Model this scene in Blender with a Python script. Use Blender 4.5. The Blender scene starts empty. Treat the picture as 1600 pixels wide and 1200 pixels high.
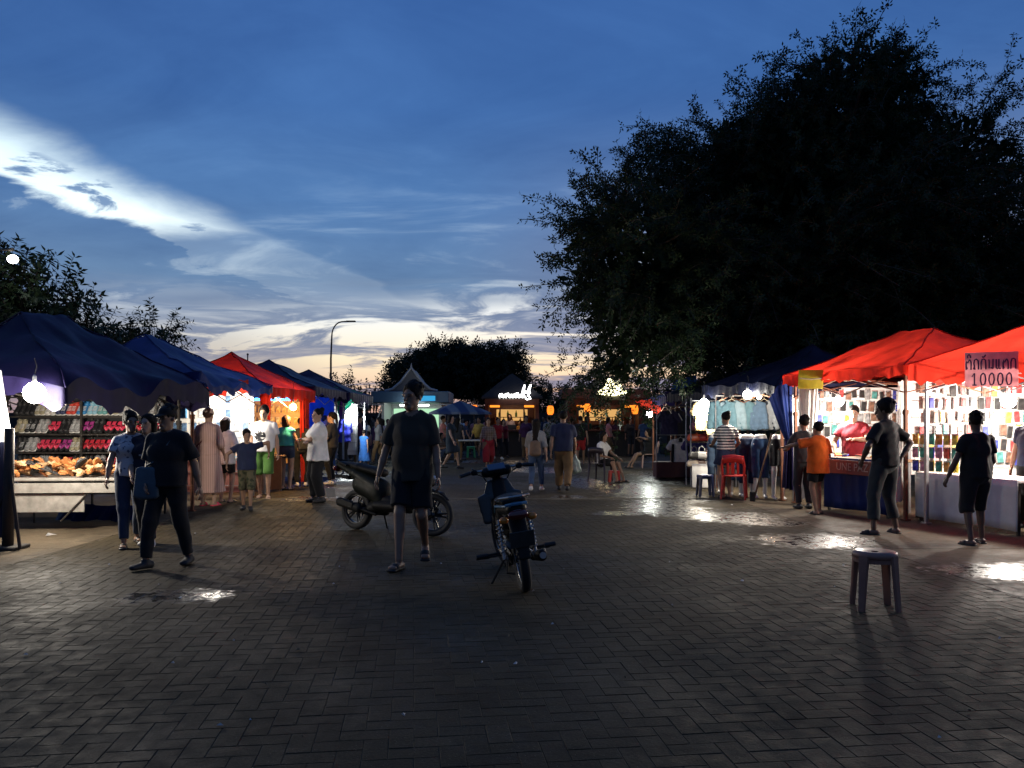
import bpy, bmesh, math, random
import numpy as np
from mathutils import Vector, Matrix
random.seed(7); RNG = np.random.default_rng(7)
R = math.radians
SC = bpy.context.scene
COL = SC.collection

# ------------------------------------------------------------------ camera
CAM_H, FPX, HOR = 1.42, 1250.0, 660.0          # eye height (m), focal length and horizon of the 1600x1200 photograph
cam = bpy.data.cameras.new('camera'); cam_o = bpy.data.objects.new('camera', cam); COL.objects.link(cam_o)
cam.sensor_width = 36.0; cam.lens = FPX / 1600 * 36.0; cam.shift_y = (HOR - 600) / 1600
cam.clip_start = 0.1; cam.clip_end = 3000
cam_o.location = (0, 0, CAM_H); cam_o.rotation_euler = (R(90), 0, 0)
SC.camera = cam_o

# ------------------------------------------------------------------ node helpers
class NT:
    def __init__(s, tree): s.t = tree; s.n = tree.nodes; s.l = tree.links
    def node(s, typ, **kw):
        n = s.n.new(typ)
        for k, v in kw.items(): setattr(n, k, v)
        return n
    def put(s, sock, v):
        if hasattr(v, 'is_linked') or isinstance(v, bpy.types.NodeSocket): s.l.new(v, sock)
        else:
            if isinstance(v, tuple) and len(v) == 3 and sock.type == 'RGBA': v = (*v, 1)
            sock.default_value = v
    def m(s, op, a, b=None, c=None, clamp=False):
        n = s.node('ShaderNodeMath', operation=op); n.use_clamp = clamp
        s.put(n.inputs[0], a)
        if b is not None: s.put(n.inputs[1], b)
        if c is not None: s.put(n.inputs[2], c)
        return n.outputs[0]
    def vm(s, op, a, b=None):
        n = s.node('ShaderNodeVectorMath', operation=op)
        s.put(n.inputs[0], a)
        if b is not None: s.put(n.inputs[1], b)
        return n.outputs['Value'] if op in ('LENGTH', 'DOT_PRODUCT', 'DISTANCE') else n.outputs[0]
    def mix(s, f, a, b, typ='MIX'):
        n = s.node('ShaderNodeMix', data_type='RGBA', blend_type=typ)
        s.put(n.inputs[0], f); s.put(n.inputs[6], a); s.put(n.inputs[7], b)
        return n.outputs[2]
    def fmix(s, f, a, b):
        n = s.node('ShaderNodeMix', data_type='FLOAT')
        s.put(n.inputs[0], f); s.put(n.inputs[2], a); s.put(n.inputs[3], b)
        return n.outputs[0]
    def ss(s, v, lo, hi, a=0.0, b=1.0):
        n = s.node('ShaderNodeMapRange', interpolation_type='SMOOTHSTEP')
        s.put(n.inputs[0], v); s.put(n.inputs[1], lo); s.put(n.inputs[2], hi); s.put(n.inputs[3], a); s.put(n.inputs[4], b)
        return n.outputs[0]
    def noise(s, vec, scale, detail=3, rough=.55, dist=0.0, out=0):
        n = s.node('ShaderNodeTexNoise'); s.put(n.inputs['Vector'], vec)
        n.inputs['Scale'].default_value = scale; n.inputs['Detail'].default_value = detail
        n.inputs['Roughness'].default_value = rough; n.inputs['Distortion'].default_value = dist
        return n.outputs[out]
    def ramp(s, f, stops):
        n = s.node('ShaderNodeValToRGB'); s.put(n.inputs[0], f); e = n.color_ramp.elements
        while len(e) > 1: e.remove(e[-1])
        e[0].position = stops[0][0]; e[0].color = (*stops[0][1], 1)
        for p, c in stops[1:]:
            q = e.new(p); q.color = (*c, 1)
        return n.outputs[0]
    def comb(s, x, y, z):
        n = s.node('ShaderNodeCombineXYZ'); s.put(n.inputs[0], x); s.put(n.inputs[1], y); s.put(n.inputs[2], z); return n.outputs[0]
    def sep(s, v):
        n = s.node('ShaderNodeSeparateXYZ'); s.put(n.inputs[0], v); return n.outputs

# ------------------------------------------------------------------ world: dusk sky with broken cloud
def make_world():
    w = bpy.data.worlds.new('World'); SC.world = w; w.use_nodes = True
    t = NT(w.node_tree); t.n.clear()
    d = t.node('ShaderNodeTexCoord').outputs['Generated']
    x, y, z = t.sep(d)
    zc = t.m('MAXIMUM', z, 0.0)
    zz = t.m('ADD', zc, 0.12)                                     # a cloud layer that curves down to the horizon
    cx = t.m('DIVIDE', x, zz); cy = t.m('DIVIDE', y, zz)
    q = t.comb(cx, cy, 0.0)
    n1 = t.noise(q, 1.1, 6, .58, .4)
    n2 = t.noise(t.comb(t.m('MULTIPLY', cx, .62), t.m('ADD', cy, 7.3), 3.1), 2.3, 7, .60, .7)
    n3 = t.noise(t.comb(t.m('MULTIPLY', cx, .5), cy, 9.2), .8, 4, .5, .2)
    west = t.ss(t.vm('DOT_PRODUCT', d, (0.10, 0.995, 0.0)), -0.2, 0.98)      # towards the afterglow
    # open sky
    warm = t.ramp(zc, [(0.0, (.62, .36, .28)), (.035, (.80, .54, .40)), (.075, (.98, .84, .60)), (.13, (.95, 1.0, 1.0)), (.20, (1.1, 1.25, 1.25)), (.32, (.95, 1.2, 1.3)), (.44, (.20, .45, .80)), (1.0, (.07, .17, .42))])
    cool = t.ramp(zc, [(0.0, (.10, .15, .27)), (.2, (.09, .18, .40)), (1.0, (.06, .15, .40))])
    sky = t.mix(west, cool, warm)
    nish = t.node('ShaderNodeTexSky', sky_type='NISHITA'); nish.sun_disc = False
    nish.sun_elevation = R(0.5); nish.sun_rotation = R(5.7)
    sky = t.mix(1.0, sky, t.mix(1.0, nish.outputs[0], (.015, .015, .015), 'MULTIPLY'), 'ADD')
    # cloud undersides
    cw = t.ramp(zc, [(0.0, (.34, .23, .24)), (.05, (.31, .28, .34)), (.10, (.23, .27, .38)), (.17, (.135, .24, .42)), (.26, (.088, .205, .45)), (.36, (.056, .155, .41)), (.52, (.042, .125, .375)), (1.0, (.038, .105, .31))])
    cc = t.ramp(zc, [(0.0, (.07, .09, .15)), (.3, (.05, .10, .24)), (1.0, (.04, .10, .28))])
    cloud = t.mix(west, cc, cw)
    # violet cast of the cloud on the afterglow's side
    vio = t.m('MULTIPLY', t.ss(x, -.12, .22), t.m('MULTIPLY', t.ss(z, .40, .12), t.ss(y, 0.0, .6)))
    cloud = t.mix(t.m('MULTIPLY', vio, .75), cloud, (.215, .22, .35))
    cloud = t.mix(1.0, cloud, t.ramp(t.m('ADD', t.m('MULTIPLY', n1, .5), t.m('MULTIPLY', n2, .5)), [(.34, (.72, .77, .84)), (.66, (1.25, 1.22, 1.16))]), 'MULTIPLY')
    # coverage: a dense deck overhead, a rift along its edge, a broken bank below, streaks low down
    e = t.m('ADD', t.m('SUBTRACT', cx, t.m('MULTIPLY', t.m('SUBTRACT', cy, 2.03), .38)), 1.30)
    ew = t.m('ADD', e, t.m('ADD', t.m('MULTIPLY', t.m('SUBTRACT', n1, .5), .34), t.m('MULTIPLY', t.m('SUBTRACT', n2, .5), .5)))
    deck = t.ss(t.m('ADD', e, t.m('ADD', t.m('MULTIPLY', t.m('SUBTRACT', n1, .5), .30), t.m('MULTIPLY', t.m('SUBTRACT', n2, .5), .2))), -.06, .24)
    low = t.ss(ew, -.13, -.22)
    low = t.m('MULTIPLY', low, t.m('SUBTRACT', 1.0, t.ss(n2, .54, .70, 0, .62)))
    lumps = t.ss(n2, .515, .58, 0, .9)
    near = t.m('MAXIMUM', t.m('MAXIMUM', deck, low), t.m('MULTIPLY', lumps, t.ss(e, .16, -.02)))
    near = t.m('MAXIMUM', near, t.ss(t.m('ADD', cy, t.m('MULTIPLY', n1, .5)), 2.80, 3.05, 0, .93))
    far = t.ss(t.m('ADD', cy, t.m('MULTIPLY', t.m('SUBTRACT', n3, .5), 1.6)), 3.25, 4.1)
    st = t.m('ADD', t.m('MULTIPLY', n2, .7), t.m('MULTIPLY', n3, .3))
    streak = t.ss(st, .425, .535)
    leftbank = t.m('MULTIPLY', t.ss(cx, -1.0, -1.7), .45)
    cov = t.fmix(far, near, t.m('MAXIMUM', streak, leftbank))
    cov = t.m('SUBTRACT', cov, t.m('MULTIPLY', t.ss(n2, .52, .72), t.m('MULTIPLY', t.ss(cy, 2.0, 3.4), .28)), clamp=True)
    # closes to one even grey on the side away from the afterglow
    cov = t.m('MAXIMUM', cov, t.ss(y, .25, -.15))
    col = t.mix(cov, sky, cloud)
    ground = (.02, .02, .025)
    col = t.mix(t.ss(z, -.02, 0.0), ground, col)
    bg = t.node('ShaderNodeBackground'); t.put(bg.inputs[0], col); bg.inputs[1].default_value = 1.0
    out = t.node('ShaderNodeOutputWorld'); t.l.new(bg.outputs[0], out.inputs[0])
    w.cycles.sampling_method = 'MANUAL'; w.cycles.sample_map_resolution = 512
make_world()

sun = bpy.data.lights.new('sun', 'SUN'); sun.energy = 0.03; sun.angle = R(12); sun.color = (1, .8, .6)
sun_o = bpy.data.objects.new('sun', sun); COL.objects.link(sun_o); sun_o.rotation_euler = (R(-86), 0, R(-5.7))

SC.view_settings.view_transform = 'Standard'; SC.view_settings.look = 'None'
SC.view_settings.exposure = 0.0; SC.view_settings.gamma = 1.0; SC.view_settings.use_curve_mapping = False
SC.render.engine = 'CYCLES'
SC.cycles.use_denoising = True; SC.cycles.max_bounces = 7; SC.cycles.diffuse_bounces = 3; SC.cycles.glossy_bounces = 3
SC.cycles.transmission_bounces = 4; SC.cycles.transparent_max_bounces = 8; SC.cycles.sample_clamp_indirect = 4.0
SC.cycles.caustics_reflective = False; SC.cycles.caustics_refractive = False
SC.cycles.use_light_tree = True

# ------------------------------------------------------------------ places in the photograph
def at(px, py):
    d = CAM_H * FPX / (py - HOR); return (px - 800) / FPX * d, d
def atd(px, py, d):
    return Vector(((px - 800) / FPX * d, d, CAM_H - (py - HOR) / FPX * d))

# ------------------------------------------------------------------ materials
MATS = {}
def mat(name, col, rough=.6, metal=0.0, var=.18, vscale=9.0, bump=.0, bscale=60.0, emit=None, es=0.0, trans=0.0, alpha=1.0, coat=0.0, col2=None, sheen=0.0, spec=.5):
    if name in MATS: return MATS[name]
    m = bpy.data.materials.new(name); m.use_nodes = True; t = NT(m.node_tree)
    b = t.n['Principled BSDF']; out = t.n['Material Output']
    tc = t.node('ShaderNodeTexCoord').outputs['Object']
    if var > 0:
        n = t.noise(tc, vscale, 4, .6)
        lo = tuple(c * (1 - var) for c in col); hi = tuple(min(1, c * (1 + var)) for c in (col2 or col))
        c = t.ramp(n, [(.3, lo), (.7, hi)])
        t.l.new(c, b.inputs['Base Color'])
        t.l.new(t.ss(n, .25, .75, max(0.02, rough - .08), min(1, rough + .08)), b.inputs['Roughness'])
    else:
        c = None; b.inputs['Base Color'].default_value = (*col, 1); b.inputs['Roughness'].default_value = rough
    b.inputs['Metallic'].default_value = metal
    b.inputs['Specular IOR Level'].default_value = spec
    if coat: b.inputs['Coat Weight'].default_value = coat; b.inputs['Coat Roughness'].default_value = .12
    if sheen: b.inputs['Sheen Weight'].default_value = sheen
    if bump:
        bn = t.node('ShaderNodeBump'); bn.inputs['Strength'].default_value = bump; bn.inputs['Distance'].default_value = .01
        t.l.new(t.noise(tc, bscale, 5, .65), bn.inputs['Height']); t.l.new(bn.outputs[0], b.inputs['Normal'])
    if emit: b.inputs['Emission Color'].default_value = (*emit, 1); b.inputs['Emission Strength'].default_value = es
    if alpha < 1: b.inputs['Alpha'].default_value = alpha
    if trans > 0:
        tr = t.node('ShaderNodeBsdfTranslucent')
        if c is not None: t.l.new(c, tr.inputs[0])
        else: tr.inputs[0].default_value = (*col, 1)
        mx = t.node('ShaderNodeMixShader'); mx.inputs[0].default_value = trans
        t.l.new(b.outputs[0], mx.inputs[1]); t.l.new(tr.outputs[0], mx.inputs[2]); t.l.new(mx.outputs[0], out.inputs[0])
    MATS[name] = m; return m
def glow(name, col, es):
    if name in MATS: return MATS[name]
    m = bpy.data.materials.new(name); m.use_nodes = True; t = NT(m.node_tree); t.n.clear()
    e = t.node('ShaderNodeEmission'); e.inputs[0].default_value = (*col, 1); e.inputs[1].default_value = es
    o = t.node('ShaderNodeOutputMaterial'); t.l.new(e.outputs[0], o.inputs[0]); MATS[name] = m; return m
def cloth(name, col, **kw):
    kw.setdefault('rough', .85); kw.setdefault('var', .16); kw.setdefault('bump', .6); kw.setdefault('bscale', 13); kw.setdefault('sheen', .1); kw.setdefault('spec', .2)
    return mat('cloth_' + name, col, **kw)

# ------------------------------------------------------------------ objects
def tag(o, label=None, cat=None, group=None, kind=None):
    if label: o['label'] = label
    if cat: o['category'] = cat
    if group: o['group'] = group
    if kind: o['kind'] = kind
    return o
def thing(name, label, cat, loc=(0, 0, 0), rz=0.0, group=None):
    o = bpy.data.objects.new(name, None); COL.objects.link(o); o.location = loc; o.rotation_euler = (0, 0, rz); o.empty_display_size = .1
    return tag(o, label, cat, group)
def mobj(name, v, f, m, parent=None, smooth=False, mi=None):
    me = bpy.data.meshes.new(name)
    if isinstance(v, np.ndarray) and isinstance(f, np.ndarray) and len(f):
        k = f.shape[1]
        me.vertices.add(len(v)); me.vertices.foreach_set('co', np.ascontiguousarray(v, np.float32).ravel())
        me.loops.add(f.size); me.loops.foreach_set('vertex_index', np.ascontiguousarray(f, np.int32).ravel())
        me.polygons.add(len(f)); me.polygons.foreach_set('loop_start', np.arange(0, f.size, k, dtype=np.int32))
        me.update(calc_edges=True)
    else:
        me.from_pydata([tuple(q) for q in v], [], [tuple(q) for q in f]); me.update()
    for q in (m if isinstance(m, (list, tuple)) else [m]): me.materials.append(q)
    if mi is not None: me.polygons.foreach_set('material_index', np.asarray(mi, np.int32))
    if smooth: me.polygons.foreach_set('use_smooth', np.ones(len(me.polygons), bool))
    me.validate(); me.update()
    return link(name, me, parent)
def link(name, me, parent=None, loc=None, rz=None):
    o = bpy.data.objects.new(name, me); COL.objects.link(o)
    if parent is not None: o.parent = parent
    if loc is not None: o.location = loc
    if rz is not None: o.rotation_euler = (0, 0, rz)
    return o
def copy_tree(o, parent=None):
    c = o.copy(); COL.objects.link(c)
    if parent is not None: c.parent = parent
    for ch in list(o.children): copy_tree(ch, c)
    return c

class MB:
    """collects simple shapes into one mesh"""
    def __init__(s): s.v = []; s.f = []; s.mi = []; s.cur = 0
    def add(s, v, f):
        b = len(s.v); s.v += [tuple(q) for q in v]; s.f += [tuple(b + i for i in q) for q in f]; s.mi += [s.cur] * len(f); return s
    def box(s, c, size, M=None, bev=0.0):
        x, y, z = (q / 2 for q in size)
        if bev <= 0:
            v = [(i * x, j * y, k * z) for k in (-1, 1) for j in (-1, 1) for i in (-1, 1)]
            f = [(0, 2, 3, 1), (4, 5, 7, 6), (0, 1, 5, 4), (2, 6, 7, 3), (0, 4, 6, 2), (1, 3, 7, 5)]
        else:
            b = min(bev, x * .9, y * .9, z * .9); v = []; idx = {}
            for k in (-1, 1):
                for j in (-1, 1):
                    for i in (-1, 1):
                        for a in range(3):
                            p = [i * (x - b), j * (y - b), k * (z - b)]; p[a] = (i * x, j * y, k * z)[a]
                            idx[i, j, k, a] = len(v); v.append(tuple(p))
            f = []
            for a in range(3):
                for sg in (-1, 1):
                    o1, o2 = (a + 1) % 3, (a + 2) % 3; q = []
                    for (u, w) in ((-1, -1), (1, -1), (1, 1), (-1, 1)):
                        e = [0, 0, 0]; e[a] = sg; e[o1] = u; e[o2] = w; q.append(idx[(*e, a)])
                    f.append(tuple(q if sg > 0 else q[::-1]))
            for a in range(3):
                o1, o2 = (a + 1) % 3, (a + 2) % 3
                for u in (-1, 1):
                    for w in (-1, 1):
                        e0 = [0, 0, 0]; e1 = [0, 0, 0]; e0[a] = -1; e1[a] = 1
                        for e in (e0, e1): e[o1] = u; e[o2] = w
                        q = [idx[(*e0, o1)], idx[(*e1, o1)], idx[(*e1, o2)], idx[(*e0, o2)]]
                        f.append(tuple(q if u * w < 0 else q[::-1]))
            for i in (-1, 1):
                for j in (-1, 1):
                    for k in (-1, 1):
                        q = [idx[i, j, k, 0], idx[i, j, k, 1], idx[i, j, k, 2]]; f.append(tuple(q if i * j * k > 0 else q[::-1]))
        if M is not None: v = [M @ Vector(q) for q in v]
        c = Vector(c); return s.add([Vector(q) + c for q in v], f)
    def tube(s, pts, r, n=8, caps=True):
        pts = [Vector(p) for p in pts]; rs = r if isinstance(r, (list, tuple)) else [r] * len(pts)
        v = []; f = []; up = Vector((0, 0, 1)); px = None
        for i, p in enumerate(pts):
            a = pts[max(0, i - 1)]; b = pts[min(len(pts) - 1, i + 1)]; t = (b - a)
            t = t.normalized() if t.length > 1e-9 else up
            if px is None: px = t.orthogonal().normalized()
            else:
                px = px - t * px.dot(t); px = px.normalized() if px.length > 1e-6 else t.orthogonal().normalized()
            py = t.cross(px)
            for k in range(n):
                an = 2 * math.pi * k / n; v.append(p + (px * math.cos(an) + py * math.sin(an)) * rs[i])
        for i in range(len(pts) - 1):
            for k in range(n): f.append((i * n + k, i * n + (k + 1) % n, (i + 1) * n + (k + 1) % n, (i + 1) * n + k))
        if caps: f.append(tuple(range(n))[::-1]); f.append(tuple((len(pts) - 1) * n + k for k in range(n)))
        return s.add(v, f)
    def lathe(s, prof, n=20, M=None, closed=False):
        v = []; f = []
        for k in range(n):
            a = 2 * math.pi * k / n
            for r, z in prof: v.append((r * math.cos(a), r * math.sin(a), z))
        L = len(prof); last = L if closed else L - 1
        for k in range(n):
            k2 = (k + 1) % n
            for i in range(last): j = (i + 1) % L; f.append((k * L + i, k2 * L + i, k2 * L + j, k * L + j))
        if M is not None: v = [M @ Vector(q) for q in v]
        return s.add(v, f)
    def prism(s, poly, h0, h1, M=None):
        n = len(poly); v = [(x, y, h0) for x, y in poly] + [(x, y, h1) for x, y in poly]
        f = [tuple(range(n))[::-1], tuple(range(n, 2 * n))] + [(i, (i + 1) % n, n + (i + 1) % n, n + i) for i in range(n)]
        if M is not None: v = [M @ Vector(q) for q in v]
        return s.add(v, f)
    def sphere(s, c, r, n=12, m=8):
        rx, ry, rz = r if isinstance(r, (tuple, list)) else (r, r, r)
        v = []; f = []
        for i in range(m + 1):
            th = math.pi * i / m
            for k in range(n):
                a = 2 * math.pi * k / n; v.append((c[0] + rx * math.sin(th) * math.cos(a), c[1] + ry * math.sin(th) * math.sin(a), c[2] + rz * math.cos(th)))
        for i in range(m):
            for k in range(n): f.append((i * n + k, (i + 1) * n + k, (i + 1) * n + (k + 1) % n, i * n + (k + 1) % n))
        return s.add(v, f)
    def build(s, name, m, parent=None, smooth=False):
        return mobj(name, s.v, s.f, m, parent, smooth, s.mi if isinstance(m, (list, tuple)) else None)
def RZ(a): return Matrix.Rotation(a, 4, 'Z')
def TR(x, y, z): return Matrix.Translation((x, y, z))

# ------------------------------------------------------------------ smooth solids: distance fields turned into meshes
class Field:
    def __init__(s, lo, hi, h, base=None):
        if base: s.lo, s.h, s.sh, s.ax = base.lo, base.h, base.sh, base.ax
        else:
            s.lo = np.array(lo, float); s.h = h; s.sh = tuple(int(math.ceil((b - a) / h)) + 1 for a, b in zip(lo, hi))
            s.ax = [s.lo[i] + h * np.arange(s.sh[i]) for i in range(3)]
        s.f = np.full(s.sh, 1.0, np.float32)
    def like(s): return Field(None, None, None, s)
    def cap(s, a, b, r0, r1=None, x=None, k=.02, sub=False):
        """tapered rod from a to b, round ends; r = radius or (side, depth) about the side axis x"""
        a = np.array(a, float); b = np.array(b, float); r1 = r0 if r1 is None else r1
        e0 = np.array(r0 if isinstance(r0, (tuple, list)) else (r0, r0), float); e1 = np.array(r1 if isinstance(r1, (tuple, list)) else (r1, r1), float)
        big = max(e0.max(), e1.max()) + k + 3 * s.h
        lo = np.minimum(a, b) - big; hi = np.maximum(a, b) + big
        sl = []
        for i in range(3):
            i0 = max(0, int((lo[i] - s.lo[i]) / s.h)); i1 = min(s.sh[i], int((hi[i] - s.lo[i]) / s.h) + 2)
            if i1 <= i0: return s
            sl.append(slice(i0, i1))
        X = (s.ax[0][sl[0]] - a[0])[:, None, None]; Y = (s.ax[1][sl[1]] - a[1])[None, :, None]; Z = (s.ax[2][sl[2]] - a[2])[None, None, :]
        d = b - a; L = np.linalg.norm(d); zc = d / L if L > 1e-9 else np.array((0, 0, 1.))
        xa = np.array(x if x is not None else (1, 0, 0), float); xa = xa - zc * xa.dot(zc)
        if np.linalg.norm(xa) < 1e-6: xa = np.array((0, 1., 0)) - zc * zc[1]
        xa /= np.linalg.norm(xa); ya = np.cross(zc, xa)
        lz = X * zc[0] + Y * zc[1] + Z * zc[2]; lx = X * xa[0] + Y * xa[1] + Z * xa[2]; ly = X * ya[0] + Y * ya[1] + Z * ya[2]
        tt = np.clip(lz / L, 0, 1) if L > 1e-9 else np.zeros_like(lz)
        rx = e0[0] + (e1[0] - e0[0]) * tt; ry = e0[1] + (e1[1] - e0[1]) * tt; rm = np.minimum(rx, ry)
        dz = (lz - tt * L) / rm
        val = (np.sqrt((lx / rx) ** 2 + (ly / ry) ** 2 + dz ** 2) - 1) * rm
        g = s.f[sl[0], sl[1], sl[2]]
        if sub: s.f[sl[0], sl[1], sl[2]] = np.maximum(g, -val)
        else:
            hh = np.clip(.5 + .5 * (g - val) / k, 0, 1); s.f[sl[0], sl[1], sl[2]] = g + (val - g) * hh - k * hh * (1 - hh)
        return s
    def ell(s, c, r, k=.02, sub=False, R3=None):
        """ellipsoid, axis aligned or turned by the 3x3 matrix R3"""
        c = np.array(c, float); r = np.array(r, float); big = r.max() + k + 3 * s.h; sl = []
        for i in range(3):
            i0 = max(0, int((c[i] - big - s.lo[i]) / s.h)); i1 = min(s.sh[i], int((c[i] + big - s.lo[i]) / s.h) + 2)
            if i1 <= i0: return s
            sl.append(slice(i0, i1))
        X = (s.ax[0][sl[0]] - c[0])[:, None, None]; Y = (s.ax[1][sl[1]] - c[1])[None, :, None]; Z = (s.ax[2][sl[2]] - c[2])[None, None, :]
        if R3 is not None:
            R3 = np.array(R3); X, Y, Z = (X * R3[0, i] + Y * R3[1, i] + Z * R3[2, i] for i in range(3))
        val = (np.sqrt((X / r[0]) ** 2 + (Y / r[1]) ** 2 + (Z / r[2]) ** 2) - 1) * r.min()
        g = s.f[sl[0], sl[1], sl[2]]
        if sub: s.f[sl[0], sl[1], sl[2]] = np.maximum(g, -val)
        else:
            hh = np.clip(.5 + .5 * (g - val) / k, 0, 1); s.f[sl[0], sl[1], sl[2]] = g + (val - g) * hh - k * hh * (1 - hh)
        return s
    def cut(s, p, n):
        """removes what lies on the side the normal n points to"""
        n = np.array(n, float); n /= np.linalg.norm(n); p = np.array(p, float)
        val = ((s.ax[0] - p[0]) * n[0])[:, None, None] + ((s.ax[1] - p[1]) * n[1])[None, :, None] + ((s.ax[2] - p[2]) * n[2])[None, None, :]
        s.f = np.maximum(s.f, val.astype(np.float32)); return s
    def union(s, o): s.f = np.minimum(s.f, o.f); return s
    def mesh(s):
        f = s.f.copy()
        for a in range(3):
            i0 = [slice(None)] * 3; i0[a] = 0; f[tuple(i0)] = 1; i0[a] = -1; f[tuple(i0)] = 1
        ins = f < 0
        cnt = np.zeros(tuple(q - 1 for q in s.sh), np.int8)
        C = [(i, j, k) for i in (0, 1) for j in (0, 1) for k in (0, 1)]
        def cor(A, c): return A[c[0]:A.shape[0] - 1 + c[0], c[1]:A.shape[1] - 1 + c[1], c[2]:A.shape[2] - 1 + c[2]]
        for c in C: cnt += cor(ins, c)
        act = np.argwhere((cnt > 0) & (cnt < 8))
        if len(act) == 0: return np.zeros((0, 3)), np.zeros((0, 4), int)
        idx = np.full(cnt.shape, -1, np.int32); idx[act[:, 0], act[:, 1], act[:, 2]] = np.arange(len(act))
        acc = np.zeros((len(act), 3)); num = np.zeros(len(act))
        vals = {c: f[act[:, 0] + c[0], act[:, 1] + c[1], act[:, 2] + c[2]] for c in C}
        for c in C:
            for a in range(3):
                if c[a]: continue
                e = list(c); e[a] = 1; v0 = vals[c]; v1 = vals[tuple(e)]; cr = (v0 < 0) != (v1 < 0)
                tt = np.where(cr, v0 / np.where(v0 == v1, 1, v0 - v1), 0)
                p = np.repeat(np.array(c, float)[None], len(act), 0); p[:, a] += tt
                acc[cr] += p[cr]; num[cr] += 1
        V = (acc / np.maximum(num, 1)[:, None] + act) * s.h + s.lo
        F = []
        for a in range(3):
            b, c = (a + 1) % 3, (a + 2) % 3
            s0 = [slice(None)] * 3; s1 = [slice(None)] * 3; s0[a] = slice(0, -1); s1[a] = slice(1, None)
            A = ins[tuple(s0)]; B = ins[tuple(s1)]; e = np.argwhere(A != B)
            ok = (e[:, b] > 0) & (e[:, c] > 0) & (e[:, b] < s.sh[b] - 1) & (e[:, c] < s.sh[c] - 1); e = e[ok]
            fl = A[e[:, 0], e[:, 1], e[:, 2]]
            def ci(db, dc):
                q = e.copy(); q[:, b] += db; q[:, c] += dc; return idx[q[:, 0], q[:, 1], q[:, 2]]
            Q = np.stack([ci(-1, -1), ci(0, -1), ci(0, 0), ci(-1, 0)], 1)
            Q[~fl] = Q[~fl][:, ::-1]; F.append(Q)
        return V, np.concatenate(F)
def relax(V, F, n=1, lam=.5):
    for _ in range(n):
        acc = np.zeros_like(V); cn = np.zeros(len(V))
        for i in range(4):
            for j in (F[:, (i + 1) % 4], F[:, (i + 3) % 4]):
                np.add.at(acc, F[:, i], V[j]); np.add.at(cn, F[:, i], 1)
        V = V + lam * (acc / np.maximum(cn, 1)[:, None] - V)
    return V
def vnormals(V, F):
    n = np.cross(V[F[:, 2]] - V[F[:, 0]], V[F[:, 3]] - V[F[:, 1]]); N = np.zeros_like(V)
    for i in range(4): np.add.at(N, F[:, i], n)
    return N / np.maximum(np.linalg.norm(N, axis=1), 1e-9)[:, None]
def wrinkle(V, F, amp=.005, fr=22.0, seed=0):
    N = vnormals(V, F); rg = np.random.default_rng(seed); s = np.zeros(len(V))
    for i in range(6):
        k = rg.normal(size=3) * fr * (1 + .35 * i); k[2] *= .55; s += np.sin(V @ k + rg.uniform(0, 6.28) + 1.2 * np.sin(V @ rg.normal(size=3) * 9)) / (1 + .35 * i)
    return V + N * (amp * s / 2.2)[:, None]
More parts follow.
